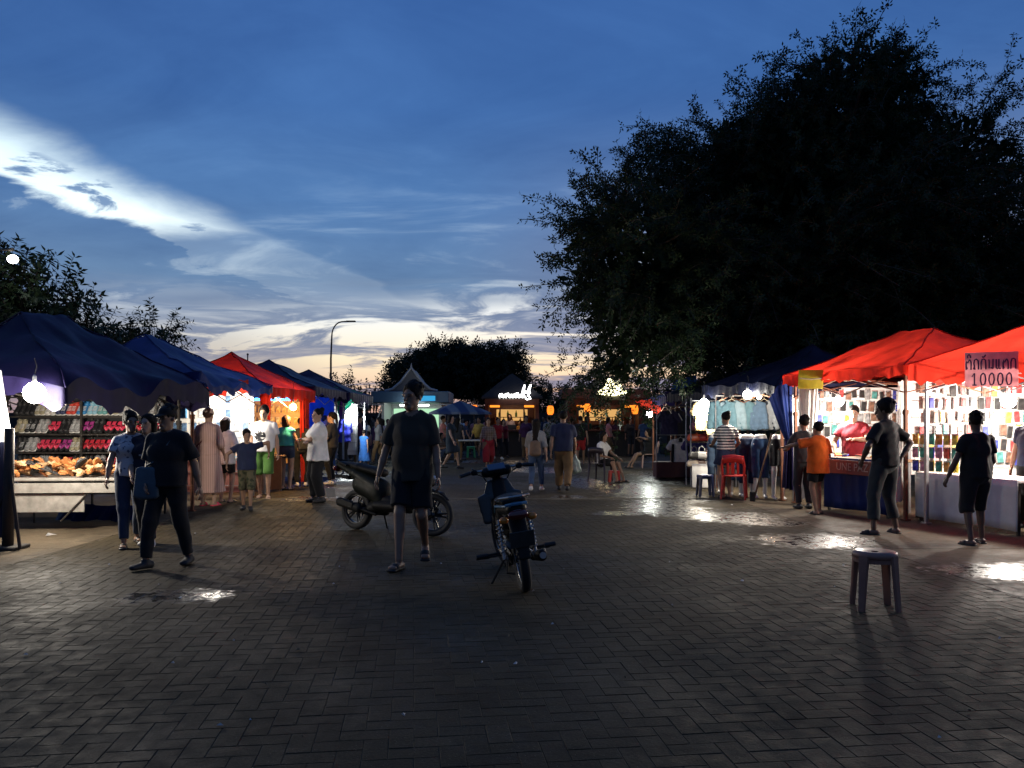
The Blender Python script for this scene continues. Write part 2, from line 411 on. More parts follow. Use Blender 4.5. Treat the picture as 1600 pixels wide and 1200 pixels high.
# ------------------------------------------------------------------ ground
WET = [(2.5, 13.3, .75, 1.3), (3.3, 12.0, .7, .7), (2.75, 16.5, 1.0, 2.8), (1.7, 12.5, .45, .35), (3.7, 11.25, .55, .35), (4.75, 7.6, .75, .5), (3.65, 9.6, .75, .55), (-3.0, 6.5, .26, .26), (-2.62, 6.55, .34, .26),
       (4.1, 20.5, .9, 3.0), (1.7, 19.0, .5, 2.0), (-4.2, 21.5, .9, 2.2), (1.0, 24.0, 1.2, 1.6), (-3.8, 15.0, .5, .5), (1.1, 15.2, .35, .5), (.5, 29.0, 5.0, 1.2)]
def ground_mat(name, base, var, bricky=False):
    m = bpy.data.materials.new(name); m.use_nodes = True; t = NT(m.node_tree); b = t.n['Principled BSDF']
    p = t.node('ShaderNodeNewGeometry').outputs['Position']
    x, y, z = t.sep(p)
    n1 = t.noise(p, 1.3, 5, .6); n2 = t.noise(p, 9.0, 4, .6); n3 = t.noise(p, 70.0, 3, .6); n0 = t.noise(p, .35, 3, .5)
    wet = None
    wob = t.m('MULTIPLY', t.m('SUBTRACT', n1, .5), 1.5)
    wob = t.m('ADD', wob, t.m('MULTIPLY', t.m('SUBTRACT', n2, .5), 1.3))
    for (cx, cy, rx, ry) in WET:
        d = t.vm('LENGTH', t.vm('MULTIPLY', t.vm('SUBTRACT', p, (cx, cy, 0.0)), (1 / rx, 1 / ry, 0.0)))
        wet = d if wet is None else t.m('MINIMUM', wet, d)
    wet = t.ss(t.m('ADD', wet, wob), 1.12, .62)
    damp = t.ss(t.m('ADD', t.m('MULTIPLY', n0, .6), t.m('MULTIPLY', n1, .4)), .40, .62)
    lo = tuple(c * (1 - var) for c in base); hi = tuple(c * (1 + var) for c in base)
    col = t.ramp(t.m('ADD', t.m('MULTIPLY', n1, .5), t.m('MULTIPLY', n2, .5)), [(.32, lo), (.68, hi)])
    # sand and dust gathered in patches, dark spots of gum and oil
    col = t.mix(t.ss(n1, .56, .74, 0, .45), col, tuple(c * 1.7 for c in base))
    col = t.mix(t.ss(t.noise(p, 5.2, 2, .4), .66, .72, 0, .55), col, tuple(c * .45 for c in base))
    col = t.mix(1.0, col, t.ramp(n3, [(.3, (.72, .72, .72)), (.7, (1.28, 1.28, 1.28))]), 'MULTIPLY')
    col = t.mix(t.ss(t.noise(p, 190.0, 1, .3), .73, .77, 0, .8), col, (.30, .27, .22))  # fine pale grains, the sparkle of sand put into the colour
    col = t.mix(t.ss(t.noise(p, .8, 7, .66, .6), .50, .64, 0, .55), col, tuple(c * .42 for c in base))
    rpi = t.m('FRACT', t.m('ADD', t.node('ShaderNodeNewGeometry').outputs['Random Per Island'], t.node('ShaderNodeObjectInfo').outputs['Random']))
    col = t.mix(1.0, col, t.ramp(rpi, [(0, (.85, .85, .86)), (.85, (1.07, 1.06, 1.05)), (1, (1.25, 1.23, 1.2))]), 'MULTIPLY')
    hgt = t.m('ADD', t.m('MULTIPLY', n3, .5), n2)
    if bricky:
        obj = t.node('ShaderNodeObjectInfo').outputs['Random']
        br = t.node('ShaderNodeTexBrick'); t.put(br.inputs['Vector'], p); br.inputs['Scale'].default_value = 1.0
        br.inputs['Brick Width'].default_value = .22; br.inputs['Row Height'].default_value = .11; br.inputs['Mortar Size'].default_value = .006
        br.inputs['Color1'].default_value = (.8, .8, .8, 1); br.inputs['Color2'].default_value = (1.15, 1.15, 1.15, 1); br.inputs['Mortar'].default_value = (.35, .35, .35, 1)
        col = t.mix(1.0, col, br.outputs[0], 'MULTIPLY')
        hgt = t.m('SUBTRACT', hgt, t.m('MULTIPLY', br.outputs[1], 1.5))
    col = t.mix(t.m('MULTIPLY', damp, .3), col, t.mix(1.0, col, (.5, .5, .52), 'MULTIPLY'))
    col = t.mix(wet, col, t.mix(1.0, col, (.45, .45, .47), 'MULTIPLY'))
    t.l.new(col, b.inputs['Base Color'])
    rg = t.ss(n2, .3, .7, .70, .88); rg = t.m('SUBTRACT', rg, t.m('MULTIPLY', damp, .18))
    t.l.new(t.fmix(wet, rg, t.ss(n2, .35, .65, .16, .42)), b.inputs['Roughness'])
    t.l.new(t.fmix(wet, .10, .5), b.inputs['Specular IOR Level'])
    bn = t.node('ShaderNodeBump'); t.l.new(hgt, bn.inputs['Height']); bn.inputs['Distance'].default_value = .006
    t.l.new(t.fmix(wet, .7, .45), bn.inputs['Strength']); t.l.new(bn.outputs[0], b.inputs['Normal'])
    return m
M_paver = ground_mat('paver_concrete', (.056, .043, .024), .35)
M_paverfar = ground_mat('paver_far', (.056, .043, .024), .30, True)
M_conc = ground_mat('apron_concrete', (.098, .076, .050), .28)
M_earth = mat('earth', (.05, .045, .035), .95, var=.4, vscale=2)
M_bed = mat('paver_bed', (.030, .023, .013), .95, var=.45, vscale=1.6, col2=(.060, .047, .027))

def sheet(name, pts, z, m, nx=1):
    v = [(x, y, z) for x, y in pts]; o = mobj(name, v, [tuple(range(len(v)))], m); o['kind'] = 'structure'; return o
sheet('ground', [(-700, -60), (700, -60), (700, 1400), (-700, 1400)], -.05, M_earth)
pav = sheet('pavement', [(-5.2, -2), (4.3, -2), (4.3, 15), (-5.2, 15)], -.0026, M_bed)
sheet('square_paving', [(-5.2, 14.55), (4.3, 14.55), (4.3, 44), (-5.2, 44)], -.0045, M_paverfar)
def apron(name, x0, x1, y0, y1):
    """concrete apron cast in bays, narrow open joints between them"""
    o = sheet(name, [(x0, y0), (x1, y0), (x1, y1), (x0, y1)], -.02, M_bed)
    n = max(1, round((y1 - y0) / 3.0)); k = max(1, round((x1 - x0) / 3.0))
    for i in range(n):
        for j in range(k):
            a = x0 + (x1 - x0) * j / k + .006; b = x0 + (x1 - x0) * (j + 1) / k - .006
            c = y0 + (y1 - y0) * i / n + .006; d = y0 + (y1 - y0) * (i + 1) / n - .006
            mb = MB().box(((a + b) / 2, (c + d) / 2, -.012), (b - a, d - c, .02), bev=.004); mb.build('slab', M_conc, o)
apron('stall_apron', 4.3, 13.3, 3.0, 27.0); apron('market_apron', -14.2, -5.2, 3.0, 27.0)
sheet('far_apron', [(4.3, 27), (60, 27), (60, 44), (4.3, 44)], -.006, M_conc); sheet('far_apron', [(-60, 27), (-5.2, 27), (-5.2, 44), (-60, 44)], -.006, M_conc)

# pavers in herringbone, each one a block with a worn edge
def pavers():
    a = .11; g = .0015; protos = []
    for q in range(6):
        mb = MB(); mb.box((0, 0, 0), (2 * a - 2 * g, a - 2 * g, .04), bev=.0025); me = mb.build('p', M_paver); d = me.data; bpy.data.objects.remove(me)
        protos.append(d)
    cells = []
    for i in range(-60, 60):
        for j in range(-10, 160):
            # herringbone: horizontal and vertical bricks on a diagonal lattice of period 4
            s = (i - j) % 4
            if s == 0: cells.append((i * a + a, j * a + a / 2, 0))
            elif s == 3: cells.append((i * a + a / 2, j * a + a, 1))
    out = []
    th = R(7); c, s_ = math.cos(th), math.sin(th)
    for (x, y, v) in cells:
        X = x * c - y * s_; Y = x * s_ + y * c
        if Y < 2.6 or Y > 14.8 or X < -5.05 or X > 4.15 or abs(X) > .66 * Y + .25: continue
        out.append((X, Y, v))
    out.sort(key=lambda q: q[1])
    rg = random.Random(3)
    def xf(X, Y, v):
        return (X, Y, -.020 + rg.gauss(0, .0006) + .0006), (rg.gauss(0, .0035), rg.gauss(0, .0035), th + (math.pi / 2 if v else 0) + rg.gauss(0, .006))
    for X, Y, v in out[:300]:
        l, r = xf(X, Y, v); o = link('paver', rg.choice(protos), pav); o.location = l; o.rotation_euler = r
    base = protos[0]; bv = np.array([q.co for q in base.vertices]); V = []; mb_f = [list(p.vertices) for p in base.polygons]; F = []
    for X, Y, v in out[300:]:
        l, r = xf(X, Y, v); M = np.array(Matrix.LocRotScale(Vector(l), __import__('mathutils').Euler(r), None))
        b0 = len(V) * len(bv); V.append(bv @ M[:3, :3].T + M[:3, 3]); F += [[b0 + i for i in f] for f in mb_f]
    o = mobj('paver_field', np.concatenate(V).tolist(), F, M_paver, pav); o['kind'] = 'stuff'
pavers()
for side, x0 in ((1, 4.2), (-1, -5.1)):
    for i in range(25): MB().box((x0, 3.0 + i * .5 + .25, -.012 + random.gauss(0, .001)), (.19, .492, .030), bev=.004).build('kerb_block', M_conc, pav)
# ------------------------------------------------------------------ trees
def leafmat(name, c, c2=None):
    return mat('leaf_' + name, c, .6, var=.45, vscale=1.3, trans=.25, col2=c2, spec=.25)
BARK = mat('bark', (.055, .045, .036), .9, var=.35, vscale=7, bump=.8, bscale=18)
def bez(a, b, c, n):
    t = np.linspace(0, 1, n)[:, None]; return (1 - t) ** 2 * a + 2 * t * (1 - t) * b + t * t * c
def leaves_mesh(base, dirs, nrm, L, Wd, k=1.0):
    """rhombic leaves from arrays of base points, directions, blade normals; L, Wd arrays"""
    side = np.cross(dirs, nrm); side /= np.maximum(np.linalg.norm(side, axis=1), 1e-6)[:, None]
    a = base; b = base + dirs * (L * .45)[:, None] + side * (Wd * .5)[:, None]; c = base + dirs * L[:, None] - nrm * (L * .12)[:, None]; d = base + dirs * (L * .45)[:, None] - side * (Wd * .5)[:, None]
    n = len(base); V = np.empty((n, 4, 3)); V[:, 0] = a; V[:, 1] = b; V[:, 2] = c; V[:, 3] = d
    return V.reshape(-1, 3), np.arange(4 * n).reshape(n, 4)
def nrmz(v): return v / np.maximum(np.linalg.norm(v, axis=-1, keepdims=True), 1e-6)

def feathery_tree(name, label, base, top, lobes, ntw, leafm, seed, twl=(.8, 1.6), frond=.16, leaf=(.05, .02), per=5, pts=9, droop=.35, trunk_r=.4, group=None, fill=.35, nlimb=26, clump=0, inner=0):
    rg = np.random.default_rng(seed); root = thing(name, label, 'tree', base, 0, group); b = np.array(base)
    lobes = [(np.array(c) - b, np.array(r)) for c, r in lobes]; top = np.array(top) - b
    vol = np.array([np.prod(r) ** .67 for _, r in lobes]); pick = rg.choice(len(lobes), ntw, p=vol / vol.sum())
    u = nrmz(rg.normal(size=(ntw, 3))); rad = 1 - rg.random(ntw) ** 1.6 * (1 - fill)
    cen = np.array([lobes[i][0] for i in pick]); rr = np.array([lobes[i][1] for i in pick])
    if clump:
        nc = ntw // 26; cid = rg.integers(0, nc, ntw); cd = nrmz(rg.normal(size=(nc, 3))); cp = rg.choice(len(lobes), nc, p=vol / vol.sum()); cr_ = 1 - rg.random(nc) ** 1.5 * (1 - fill); pick = cp[cid]; u = nrmz(cd[cid] + rg.normal(size=(ntw, 3)) * clump); rad = np.clip(cr_[cid] + rg.normal(size=ntw) * .05, .05, 1.08)
        cen = np.array([lobes[i][0] for i in pick]); rr = np.array([lobes[i][1] for i in pick])
    lump = 1 + .10 * np.sin(u[:, 0] * 5 + pick * 2) + .09 * np.sin(u[:, 2] * 7 + u[:, 1] * 6 + pick)
    st = cen + u * rr * (rad * lump * .86)[:, None]
    # limbs
    tb = MB(); tb.tube([(0, 0, -.1), (trunk_r * .3, 0, top[2] * .3), (top[0] * .6, top[1] * .6, top[2] * .7), tuple(top)], [trunk_r * 1.25, trunk_r, trunk_r * .85, trunk_r * .7], 10)
    tb.build('trunk', BARK, root, True)
    br = MB()
    for i in rg.choice(ntw, nlimb, replace=False):
        e = st[i]; mid = (top + e) / 2 + np.array((0, 0, abs(e[2] - top[2]) * .15 + .4)) + rg.normal(size=3) * .4
        pth = bez(top, mid, e, 8); r0 = trunk_r * .5 * (.5 + .5 * rg.random()); br.tube([tuple(p) for p in pth], list(np.linspace(r0, .025, 8)), 6)
        for _ in range(4):
            k = rg.integers(3, 7); d = nrmz(rg.normal(size=3) + (e - top) / np.linalg.norm(e - top)); q = bez(pth[k], pth[k] + d * .7, pth[k] + d * 1.6 + np.array((0, 0, .3)), 5); br.tube([tuple(p) for p in q], list(np.linspace(r0 * .4, .012, 5)), 5)
    # twigs
    out = nrmz(u * np.array((1.15, 1.15, .55)) + rg.normal(size=(ntw, 3)) * .38 + np.array((0, 0, .12))); ln = rg.uniform(*twl, ntw)
    tt = np.linspace(0, 1, pts)
    dr = np.where(st[:, 2] < np.median(st[:, 2]), droop * 1.5, droop * .6)
    P = st[:, None] + out[:, None] * (ln[:, None] * tt)[:, :, None]; P[:, :, 2] -= (dr * ln)[:, None] * tt[None] ** 2
    side = nrmz(np.cross(out, rg.normal(size=(ntw, 3)))); P += side[:, None] * (np.sin(tt * 3) * .12)[None, :, None] * ln[:, None, None]
    tang = nrmz(np.gradient(P, axis=1))
    # twig ribbons as thin three-sided rods are too fine to see; draw every twig as a narrow blade
    w = .008; nx = nrmz(np.cross(tang, rg.normal(size=(ntw, 1, 3)) + np.zeros((1, pts, 1))))
    A = P + nx * w; B_ = P - nx * w; tv = np.stack([A, B_], 2).reshape(-1, 3); ii = np.arange(ntw * pts).reshape(ntw, pts); q0 = ii[:, :-1].ravel(); q1 = ii[:, 1:].ravel()
    tf = np.stack([2 * q0, 2 * q0 + 1, 2 * q1 + 1, 2 * q1], 1)
    bo = br.build('branches', BARK, root, True)
    # fronds with leaflets
    N = ntw * pts; base_ = P.reshape(-1, 3); tg = tang.reshape(-1, 3); V = []; F = []; off = 0
    for s in (0, 1):
        fd = nrmz(nrmz(np.cross(tg, rg.normal(size=(N, 3)))) + tg * .6 + np.array((0, 0, -.25))); keep = rg.random(N) < .9
        fb = base_[keep]; fd = fd[keep]; n = len(fb); nm = nrmz(np.cross(fd, rg.normal(size=(n, 3)))); sd = np.cross(fd, nm); fl = frond * rg.uniform(.7, 1.3, n)
        for j in range(per):
            t = (j + .6) / per; sgn = 1 if j % 2 else -1
            lb = fb + fd * (fl * t)[:, None]; ld = nrmz(sd * sgn + fd * .45 + rg.normal(size=(n, 3)) * .18)
            if j == per - 1: ld = fd
            v, f = leaves_mesh(lb, ld, nm, leaf[0] * rg.uniform(.7, 1.3, n), leaf[1] * rg.uniform(.8, 1.2, n)); V.append(v); F.append(f + off); off += len(v)
    if inner:                                                    # larger leaves added to make the inside of the crown opaque and dark
        pk = rg.choice(len(lobes), inner, p=vol / vol.sum()); uu = nrmz(rg.normal(size=(inner, 3))); c_ = np.array([lobes[i][0] for i in pk]) + uu * np.array([lobes[i][1] for i in pk]) * (rg.random(inner) ** .45 * .80)[:, None]
        dd = nrmz(uu + rg.normal(size=(inner, 3)) * .8); v, f = leaves_mesh(c_, dd, nrmz(np.cross(dd, rg.normal(size=(inner, 3)))), rg.uniform(.2, .42, inner), rg.uniform(.10, .2, inner)); V.append(v); F.append(f + off)
    o = mobj('crown', np.concatenate(V), np.concatenate(F), leafm, root); tw_o = mobj('twigs', tv, tf, BARK, root); tw_o['kind'] = 'stuff'; o['kind'] = 'stuff'
    return root

def broad_tree(name, label, base, top, lobes, ntw, leafm, seed, leaf=(.16, .06), trunk_r=.12, group=None, twl=(.4, .9), per=10, nlimb=14):
    """leaves in rosettes along upright twigs"""
    rg = np.random.default_rng(seed); root = thing(name, label, 'tree', base, 0, group); b = np.array(base); lobes = [(np.array(c) - b, np.array(r)) for c, r in lobes]; top = np.array(top) - b
    vol = np.array([np.prod(r) ** .67 for _, r in lobes]); pick = rg.choice(len(lobes), ntw, p=vol / vol.sum()); u = nrmz(rg.normal(size=(ntw, 3))); rad = 1 - rg.random(ntw) ** 1.4 * .6
    st = np.array([lobes[i][0] for i in pick]) + u * np.array([lobes[i][1] for i in pick]) * (rad * (1 + .15 * np.sin(u[:, 0] * 6 + u[:, 2] * 5)))[:, None] * .85
    tb = MB(); tb.tube([(0, 0, -.1), (.05, 0, top[2] * .5), tuple(top)], [trunk_r * 1.3, trunk_r, trunk_r * .7], 9); tb.build('trunk', BARK, root, True)
    br = MB()
    for i in rg.choice(ntw, min(nlimb, ntw), replace=False):
        pth = bez(top, (top + st[i]) / 2 + np.array((0, 0, .3)), st[i], 6); br.tube([tuple(p) for p in pth], list(np.linspace(trunk_r * .5, .012, 6)), 5)
    out = nrmz(u + np.array((0, 0, .8)) + rg.normal(size=(ntw, 3)) * .5); ln = rg.uniform(*twl, ntw)
    V = []; F = []; off = 0; TV = []; TF = []; o2 = 0
    for j in range(per):
        t = .25 + .75 * (j / (per - 1)) ** .7; p = st + out * (ln * t)[:, None]; p[:, 2] -= .1 * ln * t * t
        for k in range(2):
            d = nrmz(nrmz(np.cross(out, rg.normal(size=(ntw, 3)))) + out * (.35 + .7 * (j == per - 1)) + np.array((0, 0, -.15))); nm = nrmz(np.cross(d, np.cross(out, d)) + rg.normal(size=(ntw, 3)) * .35); nm = nrmz(nm - d * (nm * d).sum(1, keepdims=True))
            v, f = leaves_mesh(p, d, nm, leaf[0] * rg.uniform(.65, 1.25, ntw), leaf[1] * rg.uniform(.7, 1.2, ntw)); V.append(v); F.append(f + off); off += len(v)
    for i in range(ntw): br.tube([tuple(st[i] - out[i] * .15), tuple(st[i] + out[i] * ln[i])], [.01, .004], 3, False)
    br.build('branches', BARK, root); mobj('crown', np.concatenate(V), np.concatenate(F), leafm, root)['kind'] = 'stuff'
    return root

feathery_tree('feathery_tree', 'huge dark feathery-leaved tree towering behind the red market tents', (9.2, 23.5, 0), (9.0, 23, 3.6),
    [((8.6, 22.5, 6.2), (5.6, 5.0, 4.2)), ((3.7, 21.5, 5.7), (2.8, 3.4, 2.2)), ((9.5, 22.5, 9.9), (2.3, 3.0, 2.4)), ((6.7, 21.8, 8.2), (2.2, 3.0, 1.8)), ((11.9, 22.5, 8.2), (2.1, 3.0, 1.9)), ((13.6, 22.5, 4.6), (3.6, 5, 2.9)), ((3.3, 20.6, 3.9), (1.6, 2.4, 1.6)), ((7.0, 20.5, 4.0), (3.5, 3.0, 2.2)), ((10.5, 20.5, 4.0), (3.6, 2.6, 2.4))],
    6400, leafmat('feathery', (.012, .026, .009), (.020, .038, .014)), 11, twl=(1.0, 2.3), frond=.12, leaf=(.105, .044), per=4, pts=15, trunk_r=.45, nlimb=60, fill=.12, droop=.24, clump=.20, inner=26000)
broad_tree('broadleaf_tree', 'dark broad-leaved tree rising behind the dark blue shoe tent', (-10.6, 17.5, 0), (-10.5, 17.5, 2.2),
    [((-11.4, 17.5, 3.4), (1.5, 1.3, 1.2)), ((-10.1, 17.5, 3.0), (1.2, 1.2, .9)), ((-11.9, 17.5, 4.4), (1.1, 1, .8)), ((-9.3, 17.3, 2.9), (.6, .8, .5)), ((-10.0, 17.4, 4.0), (.5, .5, .45)), ((-10.7, 17.4, 4.5), (.5, .5, .4))], 620, leafmat('broad', (.03, .05, .02)), 5, leaf=(.20, .075), per=8)
broad_tree('broadleaf_tree', 'smaller dark tree with upright twigs behind the plain blue tent', (-8.9, 19, 0), (-8.9, 19, 1.6),
    [((-9.3, 19, 2.9), (.8, .8, .7)), ((-8.5, 19, 3.2), (.5, .6, .7)), ((-8.8, 19, 2.5), (.9, .8, .6))], 300, leafmat('broad', (.03, .05, .02)), 6, leaf=(.15, .055), per=8, twl=(.35, .8))
feathery_tree('spreading_tree', 'broad umbrella-shaped tree silhouetted behind the white pointed kiosk', (-5.6, 60, 0), (-5.5, 60, 3.4),
    [((-5, 60, 5.3), (4.0, 3, 1.7)), ((-1.9, 60, 5.0), (2.7, 3, 2.0)), ((-7.6, 59, 4.0), (2.0, 2.5, 1.2)), ((-4.5, 60, 6.2), (3.0, 2.5, 1.0)), ((.2, 60, 3.6), (1.6, 2, 1.6)), ((-.3, 60, 6.3), (1.0, 1.5, .9))], 1500, leafmat('far', (.022, .032, .016)), 21, twl=(.7, 1.2), frond=.35, leaf=(.22, .11), per=4, pts=6, trunk_r=.42, nlimb=22, droop=.2, fill=.2)
for i, (x, y, zc, rx, rz, lb) in enumerate([(3.3, 66, 2.9, 2.6, 1.9, 'bushy dark tree between the thatched kiosk and the domed lit sign'), (6.8, 64, 3.2, 2.8, 2.1, 'bushy dark tree behind the kiosk with the domed lit sign'), (11, 62, 3.0, 3.4, 2.6, 'bushy dark tree beyond the feathery tree, half hidden'), (-.6, 70, 2.6, 2.4, 1.7, 'low dark tree behind the thatched kiosk roof')]):
    feathery_tree('bushy_tree', lb, (x, y, 0), (x, y, 1.2), [((x, y, zc), (rx, 2, rz)), ((x - rx * .6, y, zc * .6), (rx * .7, 2, rz * .8)), ((x + rx * .6, y, zc * .65), (rx * .7, 2, rz * .8))], 330, leafmat('far', (.022, .032, .016)), 30 + i, twl=(.5, 1.0), frond=.35, leaf=(.24, .13), per=4, pts=5, trunk_r=.2, nlimb=8, fill=.2)
for i, (px, y, zt, lb) in enumerate([(535, 44, 4.0, 'sparse bare-twigged shrub on the bank beyond the green-edged tent'), (572, 45, 3.4, 'small scrubby shrub on the bank beside the onlookers')]):
    x = (px - 800) / FPX * y
    broad_tree('shrub', lb, (x, y, 1.3), (x, y, 2.2), [((x, y, zt - .75), (.75, .6, .6)), ((x - .4, y, zt - 1.1), (.6, .5, .5))], 60, leafmat('far', (.022, .032, .016)), 50 + i, leaf=(.22, .10), per=4, trunk_r=.06, twl=(.4, .9))
# ------------------------------------------------------------------ people
def skin(name, c): return mat('skin_' + name, c, .5, var=.10, vscale=14, spec=.4)
SK_L = skin('light', (.40, .245, .17)); SK_M = skin('tan', (.27, .155, .10)); SK_D = skin('dark', (.095, .055, .04))
HAIR = mat('hair_black', (.010, .008, .007), .65, var=.3, vscale=40, bump=.6, bscale=70, spec=.12)
HAIR_B = mat('hair_brown', (.04, .018, .012), .6, var=.3, vscale=40, bump=.6, bscale=70, spec=.15)
M_EYE = mat('eye_dark', (.015, .012, .010), .25, var=0)
M_LIP = mat('lip', (.22, .085, .075), .45, var=0)
V3 = lambda *a: np.array(a, float)
def unit(v): return v / max(1e-9, np.linalg.norm(v))
def ik(a, t, l1, l2, hint):
    d = t - a; L = np.linalg.norm(d); mx = (l1 + l2) * .995
    if L > mx: t = a + d / L * mx; d = t - a; L = mx
    u = d / L; q = (l1 * l1 - l2 * l2 + L * L) / (2 * L); h = math.sqrt(max(0, l1 * l1 - q * q))
    n = hint - u * hint.dot(u); n = unit(n) if np.linalg.norm(n) > 1e-6 else V3(0, -1, 0)
    return a + u * q + n * h, t

def person(label, xy, H=1.65, face=0.0, feet=None, hands=None, lean=(0, 0), pz=None, head=(0, 0), skinm=SK_M, top=None, bottom=None, hair='short', hairm=HAIR, shoes=('shoe', None),
           vox=None, elbow=None, girth=1.0, z0=0.0, group=None, twist=0.0, extras=None, fem=False):
    """one figure; built facing -Y (towards the camera) at 1.70 m, then scaled and turned by face degrees.
    feet: ((x, y, lift, turn), ...) for the -x and +x foot; hands: ((x, y, z), ...) likewise; all in metres of the 1.70 m figure"""
    sc = H / 1.70; dist = math.hypot(*xy); h = (vox or min(.028, max(.0095, dist * .00115)))
    if feet is None: feet = ((-.10, .0, 0, -8), (.10, .02, 0, 8))
    feet = [tuple(f) + (0,) * (4 - len(f)) for f in feet]
    if pz is None:
        mean = V3(*(sum(f[i] for f in feet) / 2 for i in (0, 1))); pz = .93
        for sx, f in zip((-1, 1), feet):
            if f[2] < .06:
                dd = math.hypot(f[0] - mean[0] - sx * .085, f[1] - mean[1]); pz = min(pz, f[2] + .085 + math.sqrt(max(.05, .845 ** 2 - dd * dd)) + .02)
        pel = V3(mean[0], mean[1], pz)
    else: pel = V3(0, 0, pz)
    up = unit(V3(lean[0], lean[1], 1.0)); tw = R(twist); xs = unit(V3(math.cos(tw), math.sin(tw), 0) - up * V3(math.cos(tw), math.sin(tw), 0).dot(up)); fw = np.cross(xs, up)  # fw = forward
    if fw[1] > 0: fw = -fw
    T = lambda x, y, z: pel + xs * x - fw * y + up * z           # torso frame, y backwards
    neck = T(0, .015, .50); hd = neck + up * .125 + V3(0, 0, .05) + fw * (.022)
    hd = T(0, 0, .0) + (neck - pel) + up * .08 + V3(0, 0, .075) + fw * .03
    sh = [T(s * (.168 if not fem else .150) * girth, .015, .432) for s in (-1, 1)]
    hip = [pel + V3(s * .085, 0, -.02) for s in (-1, 1)]
    if hands is None: hands = ((-.27, -.02, .80), (.27, -.02, .80))
    arms = []
    for i, s in enumerate((-1, 1)):
        tg = V3(*hands[i]); eh = V3(s * .55, .85, -.25) if not (elbow and elbow[i]) else V3(*elbow[i])
        e, w = ik(sh[i], tg, .285, .245, eh); arms.append((sh[i], e, w))
    legs = []
    for i, s in enumerate((-1, 1)):
        f = feet[i]; ank = V3(f[0], f[1], .085 + f[2]); k, a = ik(hip[i], ank, .425, .415, V3(s * .12, -1, .05)); legs.append((hip[i], k, a, R(f[3]), f[2]))
    pts = np.array([p for q in arms for p in q] + [p for q in legs for p in q[:3]] + [hd, pel])
    lo = pts.min(0) - .34; hi = pts.max(0) + .34; lo[2] = max(lo[2], -.06)
    root = thing('person', label, 'person', (xy[0], xy[1], z0), R(face), group)
    B = Field(lo, hi, h / sc)
    g = girth
    # ---- skin: torso, neck, head
    B.cap(T(0, 0, .0), T(0, .0, .10), (.148 * g, .105 * g), (.128 * g, .092 * g), xs, .03); B.cap(T(0, 0, .10), T(0, .005, .30), (.125 * g, .09 * g), (.150 * g, .10 * g), xs, .05)
    B.cap(T(0, .005, .30), T(0, .01, .42), (.150 * g, .10 * g), (.125 * g, .075 * g), xs, .05)
    for s in (0, 1): B.cap(T(0, .015, .475), sh[s], .050, .048, None, .05)
    if fem:
        for s in (-1, 1): B.ell(T(s * .07, -.085, .32), (.06, .055, .06), .03)
    B.cap(T(0, .02, .44), hd - up * .05 + V3(0, .01, 0), .054, .050, None, .03)
    hy, hp = R(head[0]), R(head[1])
    Hf = Matrix.Rotation(hy, 3, 'Z') @ Matrix.Rotation(hp, 3, 'X'); Hn = np.array(Hf)
    P = lambda x, y, z: hd + Hn @ (V3(x, y, z) * 1.07)                    # head frame, face towards -y
    B.ell(P(0, .018, .035), (.076, .096, .088), .02, R3=Hn); B.ell(P(0, -.012, -.03), (.060, .070, .082), .03, R3=Hn); B.cap(P(-.012, -.055, -.088), P(.012, -.055, -.088), .026, k=.025)
    B.cap(P(0, -.083, .012), P(0, -.100, -.026), .011, .016, k=.012)
    B.cap(P(-.04, -.068, .022), P(.04, -.068, .022), .014, k=.015); B.cap(P(-.018, -.082, -.056), P(.018, -.082, -.056), .010, k=.01)
    for s in (-1, 1): B.ell(P(s * .079, .015, -.008), (.010, .020, .032), .006, R3=Hn); B.ell(P(s * .032, -.089, .006), (.011, .006, .006), sub=True, R3=Hn)
    # ---- arms and legs
    for (a, e, w) in arms:
        B.cap(a, e, .047 * g, .037 * g, k=.025); B.cap(e, e + (w - e) * .45, .039 * g, .037 * g, k=.015); B.cap(e + (w - e) * .45, w, .036 * g, .025, k=.02)
    for i, (a, k_, n, yaw, lift) in enumerate(legs):
        B.cap(a, k_, .082 * g, .052 * g, k=.035); sd = unit(n - k_); B.cap(k_, n, .050, .034, k=.02); B.cap(k_ + (n - k_) * .12 + V3(0, .018, 0), k_ + (n - k_) * .5 + V3(0, .014, 0), .045 * g, .036, k=.03)
        c, s_ = math.cos(yaw), math.sin(yaw); tip = -R(30) if lift > .05 else 0
        fd = V3(s_ * math.cos(tip), -c * math.cos(tip), math.sin(tip))
        base = n - V3(0, 0, .05)
        B.cap(base - fd * .045 + V3(0, 0, -.005), base + fd * .13 - V3(0, 0, .008), (.036, .030), (.042, .020), (c, s_, 0), .02)
    V, F = B.mesh(); V = relax(V, F, 1, .4)
    mats = [skinm, M_EYE, M_LIP]; mi = [0] * len(F); v = [tuple(q) for q in V]; f = [tuple(q) for q in F]
    ex = MB()
    for s in (-1, 1):
        ex.cur = 1; q = MB(); q.sphere((0, 0, 0), (.0100, .005, .0048), 8, 5); ex.add([P(*(V3(s * .032, -.0845, .006) + np.array(p))) for p in q.v], q.f)
        q = MB(); q.tube([(s * .016, -.087, .025), (s * .034, -.086, .029), (s * .052, -.074, .023)], .0026, 5); ex.add([P(*p) for p in q.v], q.f)
    ex.cur = 2; q = MB(); q.tube([(-.022, -.088, -.055), (0, -.094, -.053), (.022, -.088, -.055)], [.003, .006, .003], 6); ex.add([P(*p) for p in q.v], q.f)
    # ---- hands: palm, four fingers, thumb
    ex.cur = 0
